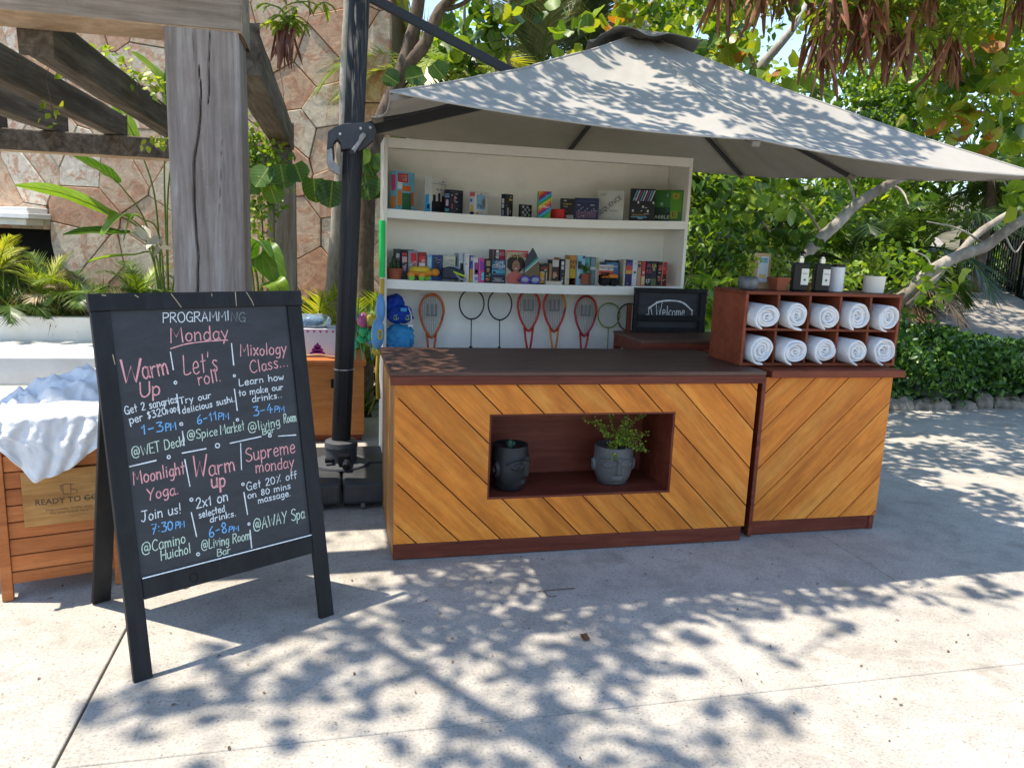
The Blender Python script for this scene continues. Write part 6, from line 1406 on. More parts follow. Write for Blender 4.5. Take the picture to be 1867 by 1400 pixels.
for a in [(zA, 'PROGRAMMI', 560, 178, 1120, 165, 82, CW), (zA, 'NG', 1135, 170, 1255, 178, 78, 'chalk_faint'), (zA, 'Monday', 625, 345, 1112, 318, 120, CP, .0062), (zA, 'W', 205, 680, 378, 668, 190, CP, .010), (zA, 'arm', 390, 652, 608, 608, 160, CP, .0075), (zA, 'Up', 365, 800, 535, 785, 120, CP, .0075),
          (zA, "Let's", 738, 622, 1025, 590, 165, CP, .006), (zA, 'roll.', 862, 708, 1055, 672, 110, CP, .0055), (zA, 'Mixology', 1215, 468, 1603, 452, 100, CP, .006), (zA, 'Class...', 1300, 610, 1620, 555, 98, CP, .0055),
          (zA, 'Get 2 sangrias', 235, 948, 682, 850, 80, CW), (zA, 'per $320', 277, 1030, 590, 948, 78, CW), (zA, 'MXN', 595, 946, 690, 925, 46, CW), (zA, '1-3', 378, 1122, 560, 1090, 88, CB, .0055), (zA, 'PM', 582, 1092, 672, 1078, 62, CB, .0048),
          (zA, 'Try our', 700, 868, 968, 815, 66, CW), (zA, 'delicious sushi.', 725, 948, 1168, 848, 66, CW), (zA, '6-11', 850, 1036, 1020, 1000, 78, CB, .0052), (zA, 'PM', 1030, 1003, 1118, 996, 58, CB, .0048),
          (zA, 'Learn how', 1205, 718, 1582, 668, 68, CW), (zA, 'to make our', 1203, 805, 1575, 752, 62, CW), (zA, 'drinks..', 1315, 856, 1568, 818, 62, CW), (zA, '3-4', 1325, 972, 1490, 945, 80, CB, .0055), (zA, 'PM', 1505, 942, 1588, 938, 48, CB, .0048),
          (zA, '@living', 1285, 1112, 1552, 1055, 78, CG), (zA, 'Room', 1585, 1036, 1688, 1020, 78, CG), (zA, 'Bar', 1405, 1132, 1505, 1112, 48, CG), (zA, '@Spice', 765, 1168, 1022, 1132, 78, CG), (zA, 'Market', 1050, 1128, 1252, 1088, 84, CG),
          (zB, '@WET Deck', 192, 232, 610, 135, 82, CG), (zB, 'Moonlight', 205, 450, 622, 362, 105, CP, .006), (zB, 'Yoga.', 318, 580, 572, 525, 95, CP, .006), (zB, 'W', 690, 400, 800, 385, 170, CP, .0085), (zB, 'arm', 818, 388, 1028, 338, 130, CP, .007), (zB, 'up', 838, 485, 950, 462, 120, CP, .009),
          (zB, 'Supreme', 1115, 272, 1512, 200, 110, CP, .006), (zB, 'monday', 1195, 365, 1502, 315, 95, CP, .0055), (zB, 'Join us!', 268, 752, 592, 680, 84, CW), (zB, '7:30', 350, 855, 525, 815, 82, CB, .0055), (zB, 'PM', 545, 808, 618, 795, 50, CB, .0048),
          (zB, '@Camino', 270, 1015, 625, 925, 92, CG), (zB, 'Huichol', 428, 1068, 668, 1005, 80, CG), (zB, '2x1 on', 712, 648, 972, 585, 84, CW, .005), (zB, 'selected', 735, 728, 945, 672, 66, CW), (zB, 'drinks.', 825, 762, 1038, 708, 60, CW), (zB, '6-8', 820, 885, 965, 840, 88, CB, .0055), (zB, 'PM', 978, 840, 1058, 828, 44, CB, .0048),
          (zB, '@Living Room', 755, 985, 1152, 898, 78, CG), (zB, 'Bar', 885, 1038, 990, 1012, 58, CG), (zB, 'Get 20% off', 1122, 505, 1525, 408, 76, CW), (zB, 'on 80 mins', 1130, 572, 1475, 490, 62, CW), (zB, 'massage.', 1215, 610, 1478, 548, 62, CW), (zB, '@AWAY Spa', 1178, 828, 1590, 728, 92, CG, .0048)]: cl_(*a)
for p in [[(620, 425), (645, 575)], [(1138, 360), (1157, 542)], [(674, 782), (698, 945)], [(1164, 745), (1188, 925)], [(722, 1095), (738, 1175)]]: chalk_stroke(zA, p, CW)
for p in [[(618, 250), (660, 465)], [(1070, 125), (1078, 335)], [(1098, 520), (1128, 700)], [(672, 680), (715, 875)], [(1148, 825), (1162, 970)], [(600, 25), (612, 135)], [(170, 303), (385, 255)], [(598, 198), (790, 163)], [(985, 122), (1235, 70)], [(1375, 68), (1515, 60)]]: chalk_stroke(zB, p, CW)
chalk_stroke(zA, [(622, 396), (740, 362), (860, 345), (985, 335), (1105, 330)], CP, .0045, cur=True); chalk_stroke(zB, [(410, 1208), (460, 1196), (512, 1184)], CW, .008); chalk_stroke(zB, [(420, 1200), (505, 1178)], CW, .005)
for a in [(zA, 663, 683, 12), (zA, 1163, 632, 9), (zA, 713, 1035, 12), (zA, 1190, 1003, 10), (zA, 1465, 1140, 12), (zB, 488, 228, 13), (zB, 883, 140, 17), (zB, 1090, 453, 10), (zB, 672, 575, 12), (zB, 1140, 775, 9), (zB, 727, 1018, 12)]: ring(*a)
cc = [bd(200 + (687 + 33 * math.cos(a * .35)) / 4.445, 780 + (1205 + 36 * math.sin(a * .35)) / 4.445) for a in range(18)]
mb = MB(); mb.loop([BU * u + bz_ax * v + bn_ax * .0005 for u, v in cc], .0022, 6); mb.build('cup_ring', M['gloss_black'], ae)

# ------------------------------------------------------------------ towel bin
BA = math.atan2(.117, .437); bno = Vector((-1.372, 3.405, 0)); bw_ = .47; bd_ = .46
bh = P(5, 778, 3.42).z
e = empty('towel_bin', bno, 'slatted reddish wooden towel bin with a READY TO GO sign behind the chalkboard', 'bin', rz=BA)
for (x, y_) in ((0, 0), (bw_ - .042, 0), (0, bd_ - .042), (bw_ - .042, bd_ - .042)): MB().box(x, x + .042, y_, y_ + .042, .002, bh).build('corner_post', M['bin'], e, bevel=.003)
MB().box(.0425, bw_ - .0425, .004, .036, .075, .125).build('bottom_rail', M['bin'], e, bevel=.003); MB().box(.0425, bw_ - .0425, .004, .036, bh - .05, bh - .002).build('top_rail', M['bin'], e, bevel=.003)
ns = 8; sh = (bh - .05 - .126) / ns
for k in range(ns): MB().box(.0425, bw_ - .0425, .012, .026, .1265 + k * sh, .1265 + (k + 1) * sh - .0045).build('slat', M['bin'], e, bevel=.002, seg=1)
for k in range(ns): MB().box(.012, .026, .0425, bd_ - .0425, .1265 + k * sh, .1265 + (k + 1) * sh - .0045).build('slat', M['bin'], e, bevel=.002, seg=1); MB().box(bw_ - .026, bw_ - .012, .0425, bd_ - .0425, .1265 + k * sh, .1265 + (k + 1) * sh - .0045).build('slat', M['bin'], e, bevel=.002, seg=1)
MB().box(.03, bw_ - .03, bd_ - .03, bd_ - .01, .10, bh - .01).build('back_panel', M['bin'], e); MB().box(.03, bw_ - .03, .03, bd_ - .035, .12, .14).build('floor', M['bin'], e)
zs0, zs1 = P(60, 962, 3.42).z, P(60, 862, 3.42).z; us0 = (P(38, 900, 3.42).x + 1.372) / math.cos(BA); us1 = bw_ - us0 * .75
MB().box(us0, us1, -.006, .0035, zs0, zs1).build('sign_plate', M['sign_wood'], e, bevel=.0015)
ink = plain((.10, .055, .03), .6); uc = us0 + (P(116, 915, 3.42).x - P(38, 915, 3.42).x) / math.cos(BA)
zc = lambda py: P(100, py, 3.43).z
print_text('READY TO GO?', .026, ink, e, (uc, -.0065, zc(917)), width=.245, bold=.02); MB().box(uc + .055, uc + .125, -.0072, -.0066, zc(917) - .002, zc(917) + .002).build('strike_line', ink, e)
print_text('Depositalas toallas aqui', .011, ink, e, (uc, -.0065, zc(932)), width=.17); print_text('Put your towels here', .011, ink, e, (uc, -.0065, zc(939)), width=.14)
ic = MB(); z0 = zc(897)
for a in [((-.018, .022), (-.018, -.02)), ((-.018, -.02), (.010, -.022)), ((.010, -.022), (.012, .022)), ((-.018, .022), (.012, .022)), ((-.026, .016), (-.024, -.008)), ((.012, .0), (.034, -.008)), ((.034, -.008), (.032, -.022)), ((-.030, .018), (-.018, .018)), ((.012, .018), (.022, .020))]: ic.beam((uc + a[0][0], -.0068, z0 + a[0][1]), (uc + a[1][0], -.0068, z0 + a[1][1]), .002, .0008, (0, 1, 0))
ic.build('emblem', ink, e)
# used towels heaped over the rim
def cloth_heap(seed, cx, cy, w, d, h, flat=.0):
    def f(u, v):
        x = (u - .5) * 2; y_ = (v - .5) * 2; r = math.sqrt(x * x + y_ * y_); z = h * max(0, 1 - r * r) ** .6
        z += .045 * nz(x * 2.2 + seed, y_ * 2.2) + .085 * (.35 - abs(nz(x * 1.8 + y_ * 1.6, y_ * .7 - x * .5, seed))) - .02 + .030 * (.3 - abs(nz(x * 3.4 - y_ * 2, y_ * 2.2 + x * 1.2, seed + 2))) + .004 * (.3 - abs(nz(x * 14 + y_ * 5, y_ * 12, seed)))
        return (cx + x * w / 2 + .02 * nz(y_ * 3, x * 2, seed), cy + y_ * d / 2, z)
    return f
o = MB().grid(cloth_heap(2, .33, .26, .50, .46, .19), 96, 80).build('used_towel', M['towel'], smooth=True, solid=.006); o.location = bno + Vector((0, 0, bh - .015)); o.rotation_euler = (0, 0, BA); tag(o, 'crumpled white towel heaped on top of the wooden bin', 'towel')
o = MB().grid(cloth_heap(7, .14, .2, .28, .32, .09), 70, 60).build('used_towel', M['towel'], smooth=True, solid=.006); o.location = bno + Vector((0, -.02, bh + .005)); o.rotation_euler = (0, 0, BA); tag(o, 'smaller crumpled towel at the left front of the heap', 'towel')
out = [(-.03, 790), (.03, 812), (.07, 826), (.12, 856), (.155, 879), (.20, 874), (.27, 860), (.34, 842), (.42, 818), (.48, 790)]
def drape(u, v):
    x = -.04 + .52 * u; py = np.interp(x, [p[0] for p in out], [p[1] for p in out]); zb = P(60, py, 3.40).z - bh; t = v
    z = .035 - (.035 - zb) * max(0, t - .12) / .88 if t > .12 else .035 + .045 * (.12 - t) / .12
    yy = -.022 - .016 * math.sin(min(1, t * 1.4) * 1.57) + (.07 * (.12 - t) / .12 if t < .12 else 0)
    fold = .026 * math.sin(x * 38 + 2.2 * t + 2 * nz(x * 5, t * 2)) * (t ** .5) + .012 * nz(x * 16, t * 3, 4) + .006 * nz(x * 45, t * 9, 2)
    return (x + .015 * nz(t * 4, x * 6), yy - abs(fold), z + .01 * nz(x * 9, t * 4, 7))
o = MB().grid(drape, 60, 36).build('used_towel', M['towel'], smooth=True, solid=.004); o.location = bno + Vector((0, 0, bh)); o.rotation_euler = (0, 0, BA); tag(o, 'white towel hanging in a point over the front of the wooden bin', 'towel')

# ------------------------------------------------------------------ face pots in the niche
def face_pot(x, y, z, r, h, rz, label, mat, taper_=0.0):
    e = empty('face_pot', (x, y, z), label, 'plant pot', 'stone face pots in the niche', rz=R(rz)); mb = MB(); nu, nv = 200, 120
    def g_(t, s): return math.exp(-(t / s) ** 2)
    def f(u, v):
        a = 2 * math.pi * u; th = math.atan2(math.sin(a + math.pi / 2), math.cos(a + math.pi / 2))   # 0 at the front
        zz = v; rr = r * (1 - .10 * (1 - zz) ** 4 * 3 * (1 - zz) + .03 * math.sin(math.pi * zz)) * (1 + taper_ * (zz - .5))
        rel = 0; X = th * r / h; q = zz
        nw = .055 + .05 * (.75 - q) if .33 < q < .75 else 0.02
        if .30 < q < .80: rel += .19 * g_(X, .055 + .035 * max(0, .5 - q)) * min(1, (q - .30) / .05) * min(1, (.86 - q) / .1)
        for s_ in (-1, 1):
            xb = s_ * X
            if 0 < xb < .52: rel += .075 * g_(q - (.80 - 1.3 * (xb - .22) ** 2 - .02), .030) * min(1, xb / .04)
            ex, ez = xb - .26, q - .60; d = math.sqrt((ex / .13) ** 2 + (ez / .065) ** 2); rel += .055 * g_(d - 1, .22) + .05 * g_(d, .55)
            er, ez2 = xb - .78, q - .50; d = math.sqrt((er / .07) ** 2 + (ez2 / .15) ** 2); rel += .16 * g_(d - .85, .35)
            rel -= .03 * g_(math.sqrt(((xb - .14) / .10) ** 2 + ((q - .68) / .09) ** 2), .8)
        d = math.sqrt((X / .17) ** 2 + ((q - .185) / .062) ** 2); rel += .13 * g_(d, .85) - .10 * g_(q - .185 + .12 * X * X, .010) * g_(X, .17)
        rel += .05 * g_(math.sqrt((X / .13) ** 2 + ((q - .06) / .05) ** 2), .9)
        rr += rel * r * .95
        return (rr * math.cos(a), rr * math.sin(a), h * zz)
    # front is -Y : angle measured so that a = -90 deg is the middle of the face
    mb.grid(f, nu, nv); mb.build('pot', mat, e, smooth=True)
    rt = r * (1 + taper_ * .5); MB().lathe([(rt * 1.0, h - .004), (rt * 1.0, h + .004), (rt * .90, h + .004), (rt * .88, h * .90)], n=48).build('rim', mat, e, smooth=True)
    MB().lathe([(rt * .885, h * .905), (rt * .885, h * .915)], n=30).build('soil', M['soil'], e); MB().lathe([(r * .72, 0.0), (r * .8, .004)], n=30).build('foot', mat, e)
    return e
fx, fy = .905, 3.755; fz = NZ0 + NTH + .002
e = face_pot(fx, fy, fz, .094, .235, 52, 'black stone face pot turned sideways, with a stubby cactus, left in the niche', M['stone_pot'])
MB().lathe([(.012, .21), (.016, .235), (.014, .262), (.004, .272)], (-.03, -.01, 0), 10).build('cactus', plain((.03, .07, .035), .7), e, smooth=True)
m = MB(); 
for a in range(9): c_ = (.02 + .018 * math.cos(a * .7), .01 + .018 * math.sin(a * .7), .225 + .004 * (a % 3)); m.ball(c_, (.011, .011, .014), 6, 5)
m.build('succulent', plain((.05, .12, .09), .6), e, smooth=True)
fx = P(1115, 880, 3.80).x
e = face_pot(fx, 3.80, fz, .105, .205, -4, 'grey stone face pot with a sprawling bright green succulent, right in the niche', M['stone_pot_light'], .04)
st = MB(); pos = []
for tips in [(-.20, -.06, .17), (-.14, -.05, .16), (-.05, -.02, .2), (.05, -.05, .17), (.16, -.04, .2), (.22, -.03, .23), (.12, -.08, .05), (.15, -.09, -.01), (.10, -.10, .0), (-.06, -.12, .02), (.0, -.11, .04), (-.03, -.12, -.03), (.07, .0, .12), (.17, -.06, .08), (-.09, -.02, .11), (.13, -.10, .03), (.09, -.07, .1), (.03, -.06, .09)]:
    pth = catmull([(random.uniform(-.03, .05), random.uniform(-.02, .03), .2), (tips[0] * .45, tips[1] * .5, .225 + max(0, tips[2]) * .5), (tips[0], tips[1], .2 + tips[2])], 8); st.tube(pth, .0018, 4)
    for q in pth[4:]:
        for k in range(5): pos.append(tuple(q + Vector([random.gauss(0, .007) for _ in range(3)])))
st.build('stem', plain((.16, .05, .04), .7), e); pos = np.array(pos); m = len(pos); scatter('foliage', T_TINY, pos, frames(rand_dirs(m, .2), rand_dirs(m, 1.0)), .014 * rng.uniform(.7, 1.3, m), np.clip(rng.uniform(.35, 1.0, m), 0, 1), M['leaf_small'], e)
sc_m = MB()
for pts_ in ([(246, 538), (252, 542)], [(312, 537), (322, 550), (330, 561)], [(428, 536), (430, 560)], [(448, 536), (458, 552), (461, 560)], [(206, 645), (210, 662)], [(385, 538), (386, 542)], [(186, 537), (193, 538)]):
    ribbon(sc_m, [bd(*p) for p in pts_], .0035, lambda u, v, h: BU * u + bz_ax * v + bn_ax * (-.0036 - h if v > vt else -.0006 - h), .0004)
sc_m.build('paint_scratch', plain((.42, .33, .22), .8), ae)['kind'] = 'stuff'

# ================================================================== planting
def clump(centers_px, per, spread, y, yj=.4):
    return [tuple(P(a, b, y + random.uniform(-yj, yj))) for a, b in centers_px]
def limb(mb, pts, r0, r1, n=10):
    p = catmull([Vector(q) for q in pts], 6); p = [q + Vector((.012 * nz(q.x * 5, q.y * 5, q.z * 5), 0, .012 * nz(q.z * 6, q.x * 5, 3))) for q in p]
    m = len(p); mb.tube(p, [(r0 + (r1 - r0) * i / (m - 1)) * (1 + .10 * nz(i * .7, r0 * 50, 0)) for i in range(m)], n); return p
def foliage_on(e, centers, per, spread, size, tint, mat, tm, parts=0, up=.6, droop=.3, name='leaf', flat=.8):
    pos = []; tn = []
    for c in centers:
        n = max(1, int(per * random.uniform(.7, 1.3))); pos.append(rng.normal(size=(n, 3)) * spread * np.array([1, 1, flat]) + np.array(tuple(c))); t0 = random.uniform(*tint); tn.append(np.clip(t0 + rng.normal(size=n) * .14, 0, 1))
    pos = np.concatenate(pos); tn = np.concatenate(tn); kp = thin_gaps(pos); pos, tn = pos[kp], tn[kp]; n = len(pos); Rm = frames(rand_dirs(n, -droop), rand_dirs(n, up * 2)); sc = size * rng.uniform(.6, 1.2, n)
    if parts: leaves_as_parts(tm, pos, Rm, sc, tn, mat, e, parts, name)
    else: scatter('foliage', tm, pos - np.array(e.location), Rm, sc, tn, mat, e)

# --- sea grape with the pale limb rising behind the towel rack
e = empty('sea_grape_tree', (3.9, 7.6, 0), 'sea grape tree with a pale limb slanting up behind the bottles', 'tree'); O = Vector(e.location)
tb = MB(); path = limb(tb, [(0, 0, -.05), P(1405, 545, 7.5) - O, P(1440, 495, 7.4) - O, P(1500, 432, 7.3) - O, P(1560, 376, 7.2) - O, P(1620, 336, 7.1) - O, P(1690, 300, 7.0) - O, P(1750, 240, 7.2) - O], .075, .040); tb.build('trunk', M['bark'], e, smooth=True)
tb = MB()
for (a, b) in [((1500, 432), (1420, 340)), ((1440, 495), (1340, 400)), ((1560, 376), (1520, 300)), ((1620, 336), (1660, 380)), ((1440, 480), (1330, 350)), ((1405, 520), (1290, 420))]: limb(tb, [P(*a, 7.35) - O, P((a[0] + b[0]) / 2 + 6, (a[1] + b[1]) / 2 - 8, 7.3) - O, P(*b, 7.0) - O], .02, .006, 5)
tb.build('branch', M['bark'], e, smooth=True)['kind'] = 'stuff'
foliage_on(e, clump([(1290, 345), (1330, 350), (1370, 340), (1410, 350), (1440, 345), (1330, 395), (1380, 400), (1355, 430), (1405, 440), (1440, 420), (1300, 375), (1465, 395), (1480, 340), (1280, 420), (1400, 380), (1455, 450)], 0, 0, 7.1, .35), 13, .14, .16, (.0, .6), M['leaf_grape'], T_ROUND, 230)
# --- sea grape with long low limbs at the right
e = empty('sea_grape_tree', (5.0, 7.75, 0), 'sea grape tree with a long crooked limb reaching right over the hedge', 'tree'); O = Vector(e.location)
tb = MB(); limb(tb, [(0, 0, -.05), P(1590, 590, 7.7) - O, P(1640, 548, 7.5) - O, P(1690, 500, 7.4) - O, P(1745, 468, 7.3) - O, P(1790, 452, 7.2) - O, P(1830, 425, 7.1) - O, P(1880, 392, 7.0) - O, P(1980, 330, 6.9) - O], .085, .05)
limb(tb, [P(1650, 560, 7.6) - O, P(1690, 520, 7.5) - O, P(1730, 480, 7.5) - O, P(1790, 420, 7.6) - O, P(1867, 372, 7.7) - O, P(1950, 300, 7.8) - O], .055, .03); tb.build('trunk', M['bark'], e, smooth=True)
tb = MB()
for q in [[(1867, 395), (1830, 330), (1810, 260), (1790, 180), (1770, 80)], [(1700, 300), (1760, 250), (1867, 190)], [(1700, 490), (1690, 470), (1660, 455)], [(1790, 440), (1740, 415), (1690, 405)], [(1867, 190), (1820, 120), (1780, 40)], [(1830, 425), (1850, 460), (1867, 440)]]: limb(tb, [P(a, b, 7.3 + .05 * i) - O for i, (a, b) in enumerate(q)], .014, .006, 6)
tb.build('branch', M['bark'], e, smooth=True)['kind'] = 'stuff'
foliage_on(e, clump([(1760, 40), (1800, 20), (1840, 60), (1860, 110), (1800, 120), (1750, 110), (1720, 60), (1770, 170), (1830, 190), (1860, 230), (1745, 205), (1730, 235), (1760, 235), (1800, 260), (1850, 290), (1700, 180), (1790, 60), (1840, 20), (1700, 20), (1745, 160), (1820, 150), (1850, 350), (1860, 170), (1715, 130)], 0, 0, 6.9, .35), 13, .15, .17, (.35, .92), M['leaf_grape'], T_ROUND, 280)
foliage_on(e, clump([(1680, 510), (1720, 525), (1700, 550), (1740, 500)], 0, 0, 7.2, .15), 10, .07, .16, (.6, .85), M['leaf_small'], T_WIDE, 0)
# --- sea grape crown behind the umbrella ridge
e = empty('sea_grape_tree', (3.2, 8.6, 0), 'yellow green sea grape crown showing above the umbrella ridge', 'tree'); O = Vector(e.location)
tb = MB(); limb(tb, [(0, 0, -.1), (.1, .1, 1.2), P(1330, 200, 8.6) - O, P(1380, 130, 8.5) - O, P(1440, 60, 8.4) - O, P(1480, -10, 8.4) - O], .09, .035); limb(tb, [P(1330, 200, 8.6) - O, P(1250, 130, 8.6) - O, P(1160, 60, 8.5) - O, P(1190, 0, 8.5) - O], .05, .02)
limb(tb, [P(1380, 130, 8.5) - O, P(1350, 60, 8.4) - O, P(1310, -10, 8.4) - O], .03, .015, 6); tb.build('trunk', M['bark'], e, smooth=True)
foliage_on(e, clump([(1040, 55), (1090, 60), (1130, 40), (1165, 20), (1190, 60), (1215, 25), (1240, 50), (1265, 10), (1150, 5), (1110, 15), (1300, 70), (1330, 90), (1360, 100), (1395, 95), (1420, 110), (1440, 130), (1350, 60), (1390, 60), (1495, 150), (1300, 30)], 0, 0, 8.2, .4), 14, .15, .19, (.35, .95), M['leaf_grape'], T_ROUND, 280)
e = empty('sea_grape_tree', (1.55, 8.3, 0), 'upright sea grape stems with drooping leaves between the boom strut and the umbrella peak', 'tree'); O = Vector(e.location)
tb = MB()
for a_ in ((838, 845, 848), (868, 870, 876), (905, 900, 893), (930, 925, 930)): limb(tb, [(random.uniform(-.1, .1), 0, -.05), P(a_[0], 200, 8.3) - O, P(a_[1], 100, 8.2) - O, P(a_[2], -40, 8.2) - O], .028, .014, 6)
tb.build('trunk', M['bark'], e, smooth=True)
foliage_on(e, clump([(830, 60), (850, 20), (870, 90), (915, 30), (930, 80), (905, 60), (840, 100), (860, 130), (935, 20), (820, 30), (790, 75), (880, 0)], 0, 0, 8.1, .2), 8, .12, .19, (.1, .75), M['leaf_grape'], T_ROUND, 100)
# --- dark leaning trunk left of the umbrella, with a trailing branch of big leaves
e = empty('sea_grape_tree', (.30, 7.3, 0), 'dark forked trunk leaning right between the wall corner and the umbrella', 'tree'); O = Vector(e.location)
tb = MB(); limb(tb, [(0, 0, -.05), P(668, 380, 7.3) - O, P(680, 280, 7.2) - O, P(700, 210, 7.2) - O, P(728, 140, 7.2) - O, P(748, 80, 7.2) - O, P(762, 20, 7.2) - O, P(772, -60, 7.2) - O], .085, .055); limb(tb, [P(735, 125, 7.2) - O, P(775, 80, 7.1) - O, P(795, 30, 7.1) - O, P(815, 5, 7.1) - O, P(862, -30, 7.0) - O], .06, .035, 8)
limb(tb, [P(800, 20, 7.1) - O, P(835, 12, 7.1) - O, P(870, -10, 7.0) - O], .025, .015, 6); tb.build('trunk', M['dark_bark'], e, smooth=True)
tb = MB(); br = limb(tb, [P(690, 330, 6.9) - O, P(650, 340, 6.5) - O, P(600, 330, 6.1) - O, P(550, 328, 5.9) - O, P(500, 335, 5.8) - O, P(470, 322, 5.8) - O], .010, .004, 5); tb.build('branch', M['green_stem'], e, smooth=True)
lp = []; spec = [(478, 322, .19, -30, .35), (515, 320, .20, 10, .25), (574, 345, .20, 5, .25), (604, 350, .22, -5, .12), (545, 318, .16, 20, .3), (672, 300, .20, 25, .2), (668, 335, .24, 10, .3), (655, 285, .18, -20, .45), (716, 145, .16, 60, .1), (758, 140, .20, -70, .15), (800, 130, .18, 40, .2), (640, 390, .14, 10, .4), (682, 350, .16, -35, .1), (690, 300, .15, 30, .35), (500, 360, .15, 20, .4), (455, 345, .14, -10, .3)]
pos = np.array([tuple(P(a, b, 5.85 if a < 620 else (6.6 if b > 200 else 7.0))) for a, b, s, an, t in spec]); n = len(spec)
tip = np.array([(math.sin(R(an)), -.25, -math.cos(R(an))) for *_, an, t in spec]); nr = np.array([(random.uniform(-.4, .4), -1, random.uniform(.1, .7)) for _ in spec])
leaves_as_parts(T_ROUND, pos - norm(tip) * .1, frames(tip, nr), np.array([s for _, _, s, _, _ in spec]), np.array([t for *_, t in spec]), M['leaf_grape'], e, 60)
# --- slender pale trunk behind the mast
e = empty('slender_tree', P(604, 600, 7.0) * 1.0, 'slender pale trunk standing close behind the umbrella mast', 'tree'); e.location.z = 0; O = Vector(e.location)
tb = MB(); limb(tb, [(0, 0, -.05), P(603, 560, 7.0) - O, P(613, 420, 7.0) - O, P(622, 300, 7.0) - O, P(630, 150, 7.0) - O, P(636, 0, 7.0) - O, P(640, -120, 7.0) - O], .055, .042); tb.build('trunk', M['bark'], e, smooth=True)
foliage_on(e, [Vector((-.4 + random.gauss(0, .5), 6.9 + random.gauss(0, .5), 4.6 + random.gauss(0, .3))) for _ in range(14)], 40, .25, .07, (.3, .8), M['leaf_small'], T_WIDE)

# --- palms behind
palm('palm_tree', 'bright yellow green palm rising behind the left slope of the umbrella', tuple(P(800, 200, 9.6).xy) + (0,), P(800, 165, 9.6).z, 22, 1.6, M['leaf_palm'], (.6, 1.0), elev=(-.1, 1.2), sag=1.5)
palm('palm_tree', 'grey green date palm with upright fronds left of the umbrella peak', tuple(P(985, 200, 10.6).xy) + (0,), P(985, 130, 10.6).z, 22, 2.0, M['leaf_palm_grey'], (.2, .9), elev=(.6, 1.5), sag=.7, nl=56, lw=.30)
palm('palm_tree', 'second grey green palm just behind the umbrella peak', tuple(P(1060, 200, 11.4).xy) + (0,), P(1060, 110, 11.4).z, 20, 2.0, M['leaf_palm_grey'], (.2, .8), elev=(.6, 1.5), sag=.7, nl=52, lw=.30)
palm('palm_tree', 'tall palm standing behind the yellow green one beside the wall corner', tuple(P(725, 200, 11.6).xy) + (0,), P(725, 190, 11.6).z, 16, 1.7, M['leaf_palm'], (.3, .8), elev=(-.1, 1.2), sag=1.5)
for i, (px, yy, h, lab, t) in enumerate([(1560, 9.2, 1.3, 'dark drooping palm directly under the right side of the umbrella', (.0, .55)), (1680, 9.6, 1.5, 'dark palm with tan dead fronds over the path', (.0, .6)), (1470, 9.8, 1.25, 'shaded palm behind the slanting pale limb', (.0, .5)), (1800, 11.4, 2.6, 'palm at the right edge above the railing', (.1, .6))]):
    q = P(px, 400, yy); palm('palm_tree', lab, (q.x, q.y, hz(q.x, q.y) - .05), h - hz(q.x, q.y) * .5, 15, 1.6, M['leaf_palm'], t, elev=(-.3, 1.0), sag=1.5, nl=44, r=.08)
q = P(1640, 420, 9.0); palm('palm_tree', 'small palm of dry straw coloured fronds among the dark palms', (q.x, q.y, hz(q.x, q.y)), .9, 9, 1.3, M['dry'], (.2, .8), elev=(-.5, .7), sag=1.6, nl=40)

# --- shrubs right of the bookshelf
tree('leafy_shrub', 'bright narrow leaved shrub right beside the bookshelf', 'shrub', (2.9, 6.7, 0), clump([(1275, 430), (1290, 470), (1270, 350), (1300, 500), (1285, 390), (1320, 470), (1345, 490), (1310, 430), (1265, 520), (1260, 480)], 0, 0, 6.7, .3), M['leaf_small'], M['twig'], .03, T_LANCE, .11, 75, .15, (.1, .7))
tree('leafy_shrub', 'sunny yellow green shrub behind the stone bowl', 'shrub', (3.6, 7.3, 0), clump([(1340, 470), (1365, 480), (1390, 500), (1330, 500), (1400, 470), (1420, 500), (1450, 520), (1370, 450)], 0, 0, 7.2, .3), M['leaf_small'], M['twig'], .03, T_TINY, .07, 150, .15, (.25, .85))
tree('leafy_shrub', 'glossy large leaved shrub low beside the bookshelf', 'shrub', (3.0, 6.2, 0), clump([(1290, 545), (1275, 580), (1300, 600), (1300, 560)], 0, 0, 6.2, .15), M['leaf_banana'], M['twig'], .02, T_WIDE, .16, 26, .12, (.3, .9))
tree('leafy_shrub', 'light green shrub behind the white planter on the rack', 'shrub', (5.0, 8.2, .1), clump([(1540, 520), (1580, 500), (1620, 480), (1650, 520), (1560, 560), (1620, 560), (1660, 490)], 0, 0, 8.0, .3), M['leaf_small'], M['twig'], .03, T_WIDE, .10, 80, .17, (.1, .75))
tree('leafy_shrub', 'pale frondy shrub in full sun in the gap above the restroom sign', 'shrub', (4.4, 10.3, 1.0), clump([(1270, 340), (1320, 350), (1380, 330), (1420, 370), (1290, 390), (1350, 380), (1450, 330), (1480, 380)], 0, 0, 10.2, .5), M['leaf_fern'], M['twig'], .04, T_LANCE, .12, 150, .26, (.2, 1.0))
# restroom sign
q = P(1315, 428, 7.9); e = empty('direction_sign', (q.x, 7.9, 0), 'dark direction sign half hidden by leaves right of the bookshelf', 'sign')
MB().box(-.13, .10, -.01, .01, q.z - .12, q.z + .13).build('board', M['gloss_black'], e, bevel=.004); MB().box(-.04, -.015, .011, .035, 0, q.z + .1).build('sign_post', M['gloss_black'], e)
print_text('RESTROOMS', .030, plain((.6, .6, .58), .6), e, (-.01, -.0125, q.z + .02), width=.19); print_text('SANITARIOS', .030, plain((.6, .6, .58), .6), e, (-.02, -.0125, q.z - .055), width=.19)

